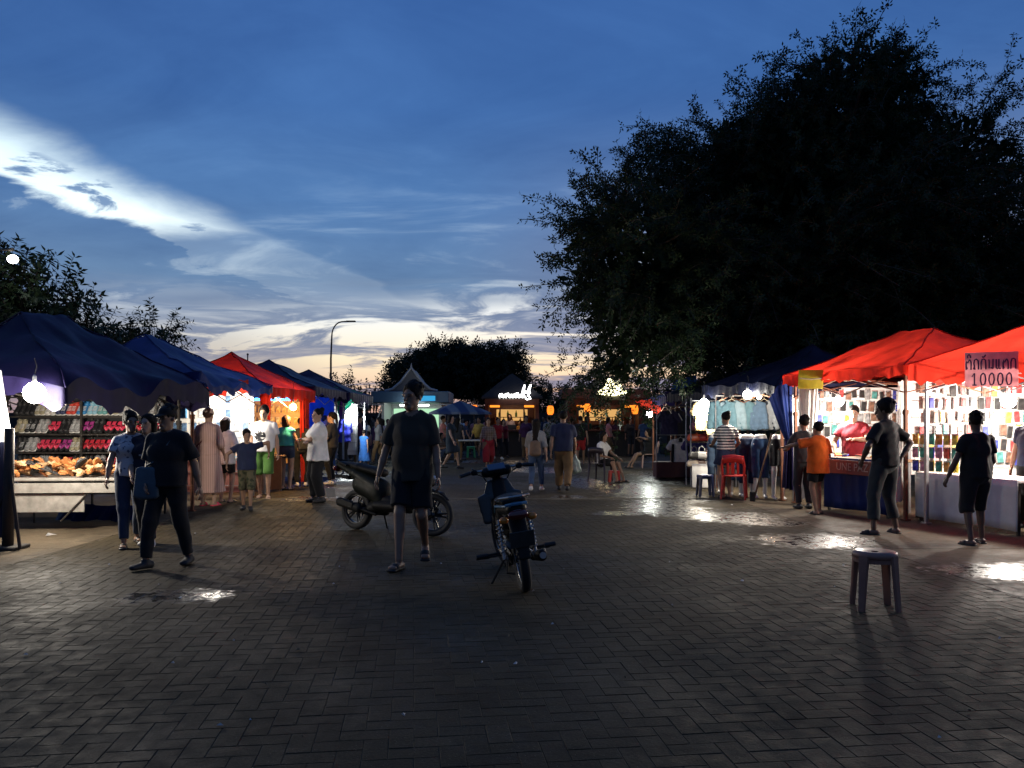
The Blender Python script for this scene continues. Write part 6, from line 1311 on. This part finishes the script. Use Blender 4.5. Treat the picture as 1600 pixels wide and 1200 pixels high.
for i, ((px, t_, fy, a, b), wh) in enumerate(zip(far_c, where)):
    person('distant visitor in a %s top %s' % ({'dress': 'black', 'denim': 'denim', 'plum': 'plum'}.get(a, a), wh), **who(px, t_, fy), face=(i * 67) % 360, top=tee(a), bottom=pants(b), hair=['short', 'bob', 'crop', 'long'][i % 4], shoes=('shoe', RUB), skinm=[SK_M, SK_L][i % 2], **([{}, WALK, WALK2][i % 3]))
_c2 = ['white', 'plum', 'grey', 'brown', 'dgreen', 'black', 'pink', 'charcoal', 'denim', 'yellow', 'maroon']; _rg = random.Random(12)
_near = [(461, 'the left red tent'), (509, 'the folded arms woman'), (540, 'the green sheet'), (600, 'the white kiosk'), (660, 'the oval light'), (705, 'the woman in the dark dress'), (735, 'the green stool'), (765, 'the maroon trousers woman'), (800, 'the woman in the pale jacket'), (838, 'the backpack woman'), (880, 'the navy shirt man'), (938, 'the dark plastic chair'), (1000, 'the teal tunic person')]
for i, (px, t_, fy) in enumerate(far_c2):
    a = _c2[i % len(_c2)]; b = ['black', 'denimd', 'tan', 'charcoal', 'brown'][i % 5]; nb = min(_near, key=lambda q: abs(q[0] - px))[1]; hr = ['bob', 'short', 'long', 'crop', 'pony'][i % 5]
    person('stroller with %s hair in a %s top passing %s' % ({'bob': 'chin-length', 'short': 'short', 'long': 'long', 'crop': 'cropped', 'pony': 'tied-back'}[hr], {'dgreen': 'dark green'}.get(a, a), nb), **who(px, t_, fy), face=_rg.choice([0, 20, -20, 165, 180, 195, 90, -90]), top=tee(a, sleeve=_rg.choice([.55, .7, 1.3])), bottom=pants(b, _rg.choice([.9, 1.9, 1.9])), hair=hr, shoes=('shoe', RUB), skinm=_rg.choice([SK_M, SK_L]), fem=i % 2 == 0, group='strollers in the square', **_rg.choice([{}, WALK, WALK2]))
for i, (px, t_) in enumerate(((571, 611), (577, 614), (586, 608), (602, 611))):
    d = 45.2; z0 = 1.95; H = CAM_H + (HOR - t_) * d / FPX - z0; person('onlooker on the dark bank, %s' % ['nearest the green sheet', 'second beyond the green sheet', 'with raised phone', 'by the white kiosk gable'][i], xy=((px - 800) / FPX * d, d), H=max(1.2, H), z0=z0, face=[150, 200, 170, 100][i], top=tee('black'), bottom=pants('charcoal'), hair='short', shoes=('shoe', RUB), skinm=SK_M, group='onlookers on the bank', hands=None if i != 2 else ((-.3, -.2, 1.5), (.26, -.05, .9)))
# right side
person('woman in a striped tee and denim skirt at the jeans display', **who(1133, 645, 778), face=195, feet=((-.10, 0, 0, 0), (.09, .04, 0, 0)), hands=((-.2, -.1, .95), (.1, -.34, 1.06)), top=tee('stripe', len=.02, loose=.02), bottom=skirt('denimd', .58, flare=.02), hair='bun', shoes=('sandal', LEA), skinm=SK_M, fem=True)
person('boy in a bright orange tee leaning towards the phone cases', **who(1277, 662, 803), face=205, feet=((-.10, -.04, 0, 0), (.09, .06, 0, 0)), hands=((-.2, -.1, .9), (.46, -.36, 1.26)), elbow=(None, (1, .3, 0)), top=tee('orange', len=-.16, loose=.045, sleeve=.85), bottom=pants('black', .7, loose=.02), hair='short', shoes=('sandal', LEA), skinm=SK_M)
person('person in grey half hidden behind the orange shirt boy', xy=at(1256, 795), H=1.50, face=185, hands=((-.22, -.3, 1.05), (.2, -.3, 1.1)), top=tee('charcoal', sleeve=.8), bottom=pants('charcoal'), hair='messy', shoes=('shoe', RUB), skinm=SK_M)
person('seller in a maroon tee behind the phone case counter', xy=(5.70, 13.35), H=1.68, face=-18, hands=((-.30, -.1, .92), (-.02, -.28, 1.16)), elbow=(None, (1, .0, -.6)), top=tee('maroon', loose=.025), bottom=pants('charcoal'), hair='short', shoes=('shoe', RUB), skinm=SK_L, head=(-6, 10))
person('man in a dark tee and rolled trousers with a hand on his hip', **who(1379, 628, 834), face=213, feet=((-.22, .05, 0, -30), (.16, -.02, 0, 25)), hands=((-.22, .12, .98), (.22, -.14, .95)), elbow=((-1, .45, .1), (1, .5, 0)), top=tee('black', len=-.05, loose=.024, sleeve=.72), bottom=pants('denimk', 1.74, loose=.024), hair='curly', shoes=('sandal', RUB), skinm=SK_D, head=(20, 5))
person('man in a black tee and long shorts at the white counter', **who(1525, 647, 850), face=186, feet=((-.14, -.08, 0, -12), (.13, .08, 0, 20)), hands=((-.22, -.14, .88), (.34, -.1, .84)), top=tee('black', loose=.024), bottom=pants('black', 1.18, loose=.032), hair='crop', shoes=('sandal', LEA), skinm=SK_D, head=(-18, 10))
person('seller in a bluish top at the back of the orange-red tent', xy=(6.98, 10.75), H=1.62, face=-60, top=tee('navy'), bottom=pants('black'), hair='short', shoes=('shoe', RUB), skinm=SK_L)

# ------------------------------------------------------------------ plastic chairs and stools
def stool(label, p, col, h=.44, rz=0.0, r=.15):
    m = mat('plastic_%.2f_%.2f_%.2f' % col, col, .38, var=.12); o = thing('plastic_stool', label, 'stool', (p[0], p[1], 0), rz)
    MB().lathe([(.03, h - .012), (r * .93, h - .004), (r * 1.05, h - .012), (r * 1.10, h - .05), (r * 1.04, h - .055), (r * .98, h - .02), (.03, h - .022)], 28).build('seat', m, o, True)
    MB().lathe([(.03, h - .03), (.03, h - .011), (.022, h - .011), (.022, h - .03)], 12, None, True).build('seat_hole_rim', RUB, o)
    for k in range(4):
        a = R(45 + 90 * k); q = MB(); c, s = math.cos(a), math.sin(a)
        sec = [(-.036, -.004), (.036, -.004), (.036, .006), (.029, .018), (-.029, .018), (-.036, .006)]; v = []
        for z, rr, w in ((h - .03, r * .98, 1.15), (h * .5, r * 1.08, .9), (0, r * 1.20, .72)):
            for (u, t) in sec: v.append((c * (rr + t) - s * u * w, s * (rr + t) + c * u * w, z))
        f = [(i * 6 + j, i * 6 + (j + 1) % 6, (i + 1) * 6 + (j + 1) % 6, (i + 1) * 6 + j) for i in range(2) for j in range(6)] + [tuple(range(6))[::-1], tuple(range(12, 18))]; q.add(v, f); q.build('leg', m, o)
    q = MB(); q.lathe([(r * .98, h * .80), (r * 1.02, h * .80), (r * 1.02, h * .88), (r * .98, h * .88)], 24, None, True); q.build('ring', m, o)
    return o
x, y = at(1367, 950); stool('scuffed dark plum plastic stool alone on the paving', (x, y), (.26, .125, .085), .445, R(-9), .15)
x, y = at(736, 715); stool('green plastic stool in the middle of the square', (x, y), (.04, .30, .14), .46, R(10), .17)
def chair(label, p, col, rz):
    m = mat('plastic_%.2f_%.2f_%.2f' % col, col, .38, var=.12); o = thing('plastic_chair', label, 'chair', (p[0], p[1], 0), rz)
    MB().box((0, 0, .43), (.42, .42, .025), bev=.01).build('seat', m, o); q = MB()
    for s in (-1, 1): MB().tube([(s * .19, -.19, .43), (s * .215, -.22, 0)], [.026, .018], 8).build('leg', m, o); MB().tube([(s * .19, .19, .43), (s * .215, .25, 0)], [.026, .018], 8).build('leg', m, o); MB().tube([(s * .19, .19, .42), (s * .20, .23, .62), (s * .17, .27, .80)], [.024, .024, .022], 8).build('back_post', m, o)
    v = []; f = []; n = 12
    for i in range(n + 1):
        t = -1 + 2 * i / n
        for (z, yy, wd) in ((.80, .28, .19), (.74, .285, .19), (.66, .28, .175)): v.append((t * wd, yy + .03 * (1 - t * t), z + .03 * (1 - t * t)))
    for i in range(n): f += [(i * 3, i * 3 + 1, i * 3 + 4, i * 3 + 3), (i * 3 + 1, i * 3 + 2, i * 3 + 5, i * 3 + 4)]
    b = mobj('top_rail', v, f, m, o, True); b.modifiers.new('t', 'SOLIDIFY').thickness = .014
    for u in (-.09, 0, .09):
        q = MB(); q.box((u, .275 - .0, .58), (.055 if u == 0 else .04, .012, .24), Matrix.Rotation(R(-8), 4, 'X'), bev=.004); q.build('slat', m, o)
    return o
x, y = at(1147, 779); chair('bright red plastic chair by the jeans display', (x, y), (.55, .025, .02), R(160))
st_ = stool('small dark blue stool tucked beside the red chair', (x - .42, y + .5), (.02, .03, .09), .42)
x, y = at(938, 752); chair('dark plastic chair with the white shirted sitter', (x, y), (.03, .022, .028), R(150))
person('sitter in a white tee with legs stretched on the dark chair', xy=(x + .02, y), H=1.6, face=55, pz=.50, feet=((-.12, -.52, 0, -10), (.12, -.58, 0, 10)), hands=((-.18, -.34, .62), (.16, -.42, .60)), lean=(0, -.12), top=tee('white'), bottom=pants('black', .9), hair='bob', shoes=('sandal', LEA), skinm=SK_M)
x, y = at(1014, 731); chair('pale pink plastic chair by the hanging shirts', (x, y), (.55, .36, .31), R(-95))
person('sitter in black with legs stretched out on the pale pink chair', xy=(x, y), H=1.62, face=-85, pz=.50, feet=((-.1, -.66, .0, -6), (.1, -.60, .0, 6)), hands=((-.12, -.34, .95), (.14, -.30, 1.0)), lean=(0, -.05), top=tee('black'), bottom=pants('black', .7), hair='bob', shoes=('sandal', LEA), skinm=SK_M, fem=True)
x, y = at(966, 753); stool('low red stool at the feet of the white shirted sitter', (x - .1, y), (.38, .03, .03), .28, 0, .13)
# plastic carrier bag in the man's hand
hp = BAGPOS['h']; A = Field((-.2, -.15, -.5), (.2, .15, .1), .014); A.cap((0, 0, -.34), (0, 0, -.20), (.13, .09), (.10, .07), (1, 0, 0), .04); A.cap((0, 0, -.2), (0, 0, -.02), (.09, .05), (.015, .012), (1, 0, 0), .04); V_, F_ = A.mesh(); V_ = wrinkle(V_, F_, .012, 26, 8); o = mobj('carrier_bag', V_, F_, mat('carrier_plastic', (.42, .50, .46), .35, var=.4, vscale=10, trans=.3), None, True); o.location = hp + Vector((0, 0, -.05)); tag(o, 'whitish plastic carrier bag held by the navy shirt man', 'bag')
# litter and small stones on the paving
rg = random.Random(77)
def litter(x, y, s, m, lab, grp):
    q = MB(); v = [(rg.uniform(-.5, .5) * s * (1 if i % 2 else .7), rg.uniform(-.5, .5) * s, .006 + rg.uniform(.0, .25) * s * .3) for i in range(6)]; v = sorted(v, key=lambda p: math.atan2(p[1], p[0])); v.append((0, 0, .012 + s * .2)); q.add(v, [(i, (i + 1) % 6, 6) for i in range(6)]); o = q.build('litter_scrap', m); o.location = (x, y, .002); tag(o, lab, 'litter', grp)
LW = mat('scrap_white', (.55, .54, .52), .6); LB = mat('scrap_leaf', (.12, .09, .05), .8)
for i in range(70):
    y = rg.uniform(3.2, 9) if i < 46 else rg.uniform(9, 20); x = rg.uniform(-.62, .62) * y
    if abs(x) > 4.2: continue
    litter(x, y, rg.choice([.02, .025, .03, .035]) * (1 if i < 46 else 2), LW if rg.random() < .6 else LB, 'pale scrap of litter on the paving', 'scraps of litter on the paving')
x, y = at(725, 745); litter(x, y, .22, LW, 'crumpled white paper lying beyond the motorbike', None); x, y = at(702, 795); litter(x, y, .16, LW, 'crumpled white paper by the scooter front wheel', None); x, y = at(75, 838); litter(x, y, .16, LW, 'crumpled carton beside the wooden post', None)
# ------------------------------------------------------------------ two-wheelers (x forward, y left, z up)
BK = mat('bike_black', (.010, .010, .010), .5, var=.15, spec=.2); BKM = mat('bike_matt', (.010, .010, .010), .65, var=.2, spec=.2); CHR = mat('chrome', (.30, .29, .28), .30, 1.0, var=.08); TYRE = mat('tyre', (.014, .014, .014), .75, var=.2, bump=.4, bscale=60); SEATM = mat('bike_seat', (.012, .012, .012), .65, var=.15, bump=.3, bscale=120, spec=.2)
PAINT = mat('bike_green_grey', (.007, .009, .007), .55, var=.12, spec=.2); LENSR = mat('lens_red', (.09, .008, .008), .15, var=.05, coat=.5); LENSC = mat('lens_clear', (.45, .45, .47), .08, var=.05, coat=.6); ALLOY = mat('alloy', (.06, .06, .06), .35, .9, var=.1); TRIMB = mat('trim_blue', (.07, .20, .32), .4, coat=.2); TRIMY = mat('trim_gold', (.42, .30, .08), .35, coat=.3)
YM = Matrix(((1, 0, 0, 0), (0, 0, 1, 0), (0, -1, 0, 0), (0, 0, 0, 1)))       # lathe axis z -> y
def wheel(root, x, z, r, tw, kind, name='wheel', steer=0.0, y=0.0):
    M = TR(x, y, z) @ RZ(steer) @ YM; o = bpy.data.objects.new(name, None); COL.objects.link(o); o.parent = root
    prof = [(r - tw * .75, -tw * .36), (r - tw * .35, -tw * .5), (r - tw * .08, -tw * .34), (r, 0), (r - tw * .08, tw * .34), (r - tw * .35, tw * .5), (r - tw * .75, tw * .36)]
    MB().lathe(prof, 40, M, True).build('tyre', TYRE, o, True); ri = r - tw * .72
    MB().lathe([(ri, -tw * .34), (ri - .018, -tw * .25), (ri - .018, tw * .25), (ri, tw * .34)], 40, M, True).build('rim', CHR if kind == 'spoke' else ALLOY, o, True)
    MB().lathe([(.001, -.05), (.035, -.05), (.028, 0), (.035, .05), (.001, .05)], 16, M).build('hub', ALLOY, o, True)
    q = MB()
    if kind == 'spoke':
        for k in range(32):
            a = 2 * math.pi * k / 32; b = a + (.5 if k % 2 else -.5); q.tube([M @ Vector((.035 * math.cos(b), .035 * math.sin(b), .03 if k % 4 < 2 else -.03)), M @ Vector(((ri - .012) * math.cos(a), (ri - .012) * math.sin(a), 0))], .0028, 4)
    else:
        for k in range(5):
            a = 2 * math.pi * k / 5
            for dd in (-.13, .13): q.tube([M @ Vector((.03 * math.cos(a + dd * 2), .03 * math.sin(a + dd * 2), 0)), M @ Vector(((ri - .01) * math.cos(a + dd), (ri - .01) * math.sin(a + dd), 0))], [.014, .010], 6)
    q.build('spokes', CHR if kind == 'spoke' else ALLOY, o); q = MB(); q.lathe([(.05, .052), (.10, .052), (.10, .056), (.05, .056)], 28, M, True); q.build('brake_disc', CHR, o)
    return o
def blob(root, name, caps, m, h=.014, lo=(-.4, -.35, 0), hi=(1.7, .35, 1.2), cuts=(), rel=1):
    A = Field(lo, hi, h)
    for c in caps: A.cap(*c[:4], **(c[4] if len(c) > 4 else {}))
    for p, n in cuts: A.cut(p, n)
    V, F = A.mesh(); V = relax(V, F, rel, .4); return mobj(name, V, F, m, root, True)

def underbone(label, rear, heading, lean):
    """small step-through motorbike; origin under the rear axle"""
    o = thing('motorbike', label, 'motorbike', (rear[0], rear[1], .0), heading); o.rotation_euler = (lean, 0, heading)
    X = {'x': (0, 1, 0)}
    wheel(o, 0, .285, .285, .085, 'spoke', 'rear_wheel'); wheel(o, 1.22, .285, .285, .075, 'spoke', 'front_wheel', R(14))
    blob(o, 'rear_mudguard', [((-.30, 0, .50), (-.12, 0, .66), (.075, .02), (.085, .03), X), ((-.12, 0, .66), (.15, 0, .66), (.085, .03), (.10, .03), X), ((-.30, 0, .50), (-.36, 0, .34), (.065, .012), (.06, .010), X)], BKM)
    blob(o, 'tail_cowl', [((-.26, 0, .735), (.15, 0, .70), (.085, .055), (.125, .075), X), ((.15, 0, .70), (.42, 0, .58), (.12, .075), (.11, .09), X)], BK)
    blob(o, 'seat', [((-.18, 0, .79), (.15, 0, .78), (.105, .035), (.125, .045), X), ((.15, 0, .77), (.52, 0, .73), (.125, .045), (.09, .04), X)], SEATM)
    for s in (-1, 1): MB().tube([(-.30, s * .05, .765), (-.20, s * .10, .76), (.10, s * .135, .735), (.32, s * .125, .66)], .010, 6).build('side_trim', TRIMB if s > 0 else TRIMY, o)
    q = MB(); q.tube([(-.30, -.085, .775), (-.33, -.04, .78), (-.33, .04, .78), (-.30, .085, .775)], .014, 6); q.build('tail_trim', TRIMB, o)
    q = MB(); q.tube([(-.05, -.13, .80), (-.25, -.12, .83), (-.36, -.05, .84), (-.36, .05, .84), (-.25, .12, .83), (-.05, .13, .80)], .012, 8); q.build('grab_rail', CHR, o)
    MB().sphere((-.325, 0, .69), (.035, .085, .045), 14, 8).build('tail_lamp', LENSR, o, True)
    for s in (-1, 1): MB().sphere((-.29, s * .115, .66), (.03, .04, .03), 10, 6).build('indicator', mat('lens_amber', (.5, .16, .02), .2), o, True)
    MB().box((-.37, 0, .50), (.008, .20, .14), Matrix.Rotation(R(-18), 4, 'Y'), bev=.003).build('number_plate', mat('plate_dark', (.035, .035, .034), .5), o)
    for s in (-1, 1):
        q = MB(); q.tube([(-.02, s * .135, .30), (.08, s * .125, .62)], .016, 8); q.build('shock_absorber', CHR, o); q = MB()
        q.tube([(-.01 + .07 * t / 40 * 1.0 + .02 * 0, s * .13 + .028 * math.cos(t * .9), .36 + .22 * t / 40 + .028 * 0) if False else (-.005 + .075 * t / 60 + .026 * math.cos(t * .8), s * .131 + .026 * math.sin(t * .8), .35 + .24 * t / 60) for t in range(61)], .006, 5); q.build('shock_spring', CHR, o)
        MB().box((.28, s * .11, .29), (.6, .03, .045), Matrix.Rotation(R(3), 4, 'Y'), bev=.01).build('swing_arm', CHR, o)
        q = MB(); q.tube([(.32, s * .12, .30), (.25, s * .28, .31)], .012, 6); q.tube([(.25, s * .25, .31), (.25, s * .35, .31)], .02, 8); q.build('rear_footpeg', RUB, o)
        q = MB(); q.tube([(.55, s * .1, .24), (.55, s * .22, .24)], .012, 6); q.tube([(.55, s * .22, .245), (.55, s * .34, .25)], .021, 8); q.build('front_footpeg', RUB, o)
    blob(o, 'exhaust', [((-.12, -.17, .30), (.28, -.15, .24), (.045, .05), (.045, .05), X), ((.28, -.15, .24), (.62, -.08, .22), (.02, .02), (.02, .02), X)], BKM); MB().tube([(-.165, -.172, .305), (-.12, -.17, .30)], .028, 12).build('muffler_tip', CHR, o); MB().box((.08, -.21, .29), (.26, .008, .06), Matrix.Rotation(R(10), 4, 'Y'), bev=.003).build('heat_shield', CHR, o)
    blob(o, 'engine', [((.50, 0, .28), (.68, 0, .29), (.11, .10), (.10, .09), X), ((.66, 0, .30), (.84, 0, .33), (.065, .065), (.06, .06), X)], ALLOY)
    blob(o, 'frame_cover', [((.40, 0, .55), (.70, 0, .44), (.085, .08), (.075, .06), X), ((.70, 0, .44), (.92, 0, .62), (.07, .06), (.07, .055), X), ((.92, 0, .62), (1.0, 0, .86), (.07, .05), (.075, .05), X)], BK)
    for s in (-1, 1): blob(o, 'leg_shield', [((.90, s * .15, .50), (.96, s * .155, .74), (.05, .018), (.075, .02), {'x': (.35, s * 1.0, 0)}), ((.96, s * .10, .72), (1.0, s * .06, .86), (.07, .02), (.05, .03), {'x': (.2, s, 0)})], LENSC if False else mat('shield_grey', (.022, .023, .022), .4, var=.25, coat=.1))
    for s in (-1, 1): MB().tube([(1.22, s * .075, .285), (1.06, s * .075, .74), (1.02, s * .06, .84)], [.018, .022, .02], 8).build('fork', CHR, o)
    blob(o, 'front_mudguard', [((1.02, 0, .50), (1.16, 0, .61), (.06, .015), (.06, .02), X), ((1.16, 0, .61), (1.36, 0, .56), (.06, .02), (.055, .015), X), ((1.36, 0, .56), (1.50, 0, .42), (.055, .015), (.05, .01), X)], BK)
    blob(o, 'handlebar_cowl', [((.93, -.10, .97), (.93, .10, .97), (.06, .05), (.06, .05), {'x': (1, 0, 0)}), ((.98, 0, .97), (1.06, 0, .94), .07, .06)], BK); MB().sphere((1.085, 0, .94), (.05, .075, .06), 14, 8).build('headlamp', LENSC, o, True)
    MB().box((.885, 0, 1.012), (.10, .17, .02), Matrix.Rotation(R(-30), 4, 'Y'), bev=.006).build('instrument_panel', mat('dial', (.03, .05, .09), .15, coat=.6), o)
    for s in (-1, 1):
        MB().tube([(.93, s * .08, .985), (.90, s * .22, .995), (.85, s * .31, .985)], .011, 8).build('handlebar', CHR, o); MB().tube([(.873, s * .255, .993), (.835, s * .36, .978)], .0175, 10).build('grip', RUB, o); MB().tube([(.93, s * .23, .985), (.92, s * .35, .97)], .006, 6).build('brake_lever', CHR, o)
        MB().box((.885, s * .215, .99), (.05, .06, .05), bev=.012).build('switch_box', BKM, o); MB().tube([(.90, s * .20, 1.0), (.87, s * .23, 1.03)], .006, 6).build('mirror_stub', CHR, o)
    MB().tube([(.42, .10, .22), (.34, .27, .012 - math.sin(lean) * .0)], .011, 6).build('side_stand', BKM, o); MB().tube([(.38, -.08, .20), (.30, -.10, .12), (.2, .0, .11), (.30, .10, .12), (.38, .08, .20)], .012, 6).build('centre_stand', BKM, o)
    MB().box((.30, .075, .29), (.62, .018, .10), bev=.008).build('chain_case', BK, o)
    for s in (-1, 1): MB().tube([(.90, s * .21, .98), (1.0, s * .13, .93), (1.05, s * .06, .80)], .006, 5).build('cable', RUB, o)
    return o
x, y = at(812, 925); underbone('black step-through motorbike on its side stand facing away', (.115, 6.72), R(97), R(-9))

def scooter(label, pos, heading):
    o = thing('scooter', label, 'scooter', (pos[0], pos[1], 0), heading); X = {'x': (0, 1, 0)}; o.rotation_euler = (R(-4), 0, heading)
    wheel(o, 0, .265, .265, .10, 'alloy', 'rear_wheel'); wheel(o, 1.27, .265, .265, .09, 'alloy', 'front_wheel', R(24))
    blob(o, 'tail_panel', [((-.38, 0, .86), (.0, 0, .74), (.05, .03), (.13, .085), X), ((.0, 0, .74), (.40, 0, .56), (.13, .085), (.15, .12), X), ((.30, 0, .50), (.45, 0, .42), (.14, .10), (.13, .10), X), ((.08, 0, .60), (.40, 0, .50), (.14, .14), (.15, .15), X)], PAINT)
    blob(o, 'seat', [((-.30, 0, .87), (.05, 0, .83), (.09, .03), (.12, .05), X), ((.05, 0, .83), (.42, 0, .76), (.13, .05), (.10, .055), X)], SEATM)
    q = MB(); q.tube([(-.10, -.14, .84), (-.32, -.10, .90), (-.42, 0, .92), (-.32, .10, .90), (-.10, .14, .84)], .014, 8); q.build('grab_rail', BKM, o)
    MB().sphere((-.385, 0, .80), (.05, .09, .045), 12, 8).build('tail_lamp', LENSR, o, True)
    blob(o, 'rear_mudguard', [((-.40, 0, .70), (-.50, 0, .42), (.06, .012), (.075, .012), X), ((-.40, 0, .70), (-.15, 0, .68), (.06, .02), (.07, .03), X)], BKM); MB().box((-.50, 0, .46), (.01, .18, .13), Matrix.Rotation(R(-16), 4, 'Y'), bev=.003).build('number_plate', mat('plate_yellow', (.28, .26, .2), .5), o)
    blob(o, 'engine_case', [((-.02, .10, .28), (.42, .10, .30), (.05, .085), (.06, .10), X), ((.30, 0, .30), (.48, 0, .34), (.12, .09), (.11, .08), X)], BKM); blob(o, 'muffler', [((-.18, -.15, .36), (.16, -.15, .29), (.05, .06), (.05, .06), X), ((.16, -.15, .29), (.42, -.1, .22), (.02, .02), (.02, .02), X)], BKM); MB().box((-.02, -.205, .345), (.24, .008, .07), Matrix.Rotation(R(12), 4, 'Y'), bev=.003).build('heat_shield', BKM, o)
    MB().tube([(-.02, .14, .32), (.08, .13, .62)], .022, 8).build('shock_absorber', mat('shock_red', (.2, .02, .02), .4), o)
    blob(o, 'floorboard', [((.42, 0, .34), (.90, 0, .34), (.17, .085), (.16, .08), X), ((.42, 0, .44), (.86, 0, .38), (.10, .05), (.10, .05), X)], BKM)
    blob(o, 'front_apron', [((.86, 0, .36), (.98, 0, .62), (.15, .06), (.17, .06), X), ((.98, 0, .62), (1.04, 0, .90), (.17, .06), (.11, .06), X), ((1.02, 0, .72), (1.22, 0, .66), (.14, .09), (.07, .05), X), ((1.04, 0, .88), (1.16, 0, .80), (.11, .06), (.08, .04), X)], PAINT)
    for s in (-1, 1): MB().sphere((1.19, s * .085, .72), (.05, .05, .035), 12, 8).build('headlamp', LENSC, o, True)
    blob(o, 'front_mudguard', [((1.06, 0, .44), (1.20, 0, .58), (.06, .02), (.065, .02), X), ((1.20, 0, .58), (1.40, 0, .54), (.065, .02), (.05, .015), X), ((1.40, 0, .54), (1.50, 0, .46), (.05, .015), (.03, .01), X)], BK)
    for s in (-1, 1): MB().tube([(1.27, s * .075, .265), (1.14, s * .07, .62)], [.024, .024], 8).build('fork', ALLOY, o)
    blob(o, 'handlebar_cowl', [((.97, -.16, 1.0), (.97, .16, 1.0), (.06, .045), (.06, .045), {'x': (1, 0, 0)}), ((.98, 0, 1.0), (1.03, 0, .90), .06, .05)], BK, hi=(1.7, .35, 1.3))
    MB().box((.93, 0, 1.045), (.10, .14, .02), Matrix.Rotation(R(-25), 4, 'Y'), bev=.006).build('instrument_panel', mat('dial', (.03, .05, .09), .15), o)
    for s in (-1, 1):
        MB().tube([(.95, s * .14, 1.01), (.89, s * .33, 1.02)], .016, 8).build('grip', RUB, o); MB().tube([(1.0, s * .17, 1.0), (.96, s * .32, 1.0)], .006, 6).build('brake_lever', ALLOY, o)
        MB().tube([(.97, s * .16, 1.03), (.99, s * .24, 1.17)], .007, 6).build('mirror_arm', BKM, o); MB().sphere((.985, s * .28, 1.20), (.018, .075, .045), 12, 8).build('mirror', BKM, o, True)
    MB().tube([(.36, .12, .24), (.30, .28, .01)], .011, 6).build('side_stand', BKM, o)
    return o
x0, y0 = at(551, 829); scooter('dark green-grey scooter parked behind the man in black shorts', (x0 + .02, y0 + .14), R(-32))
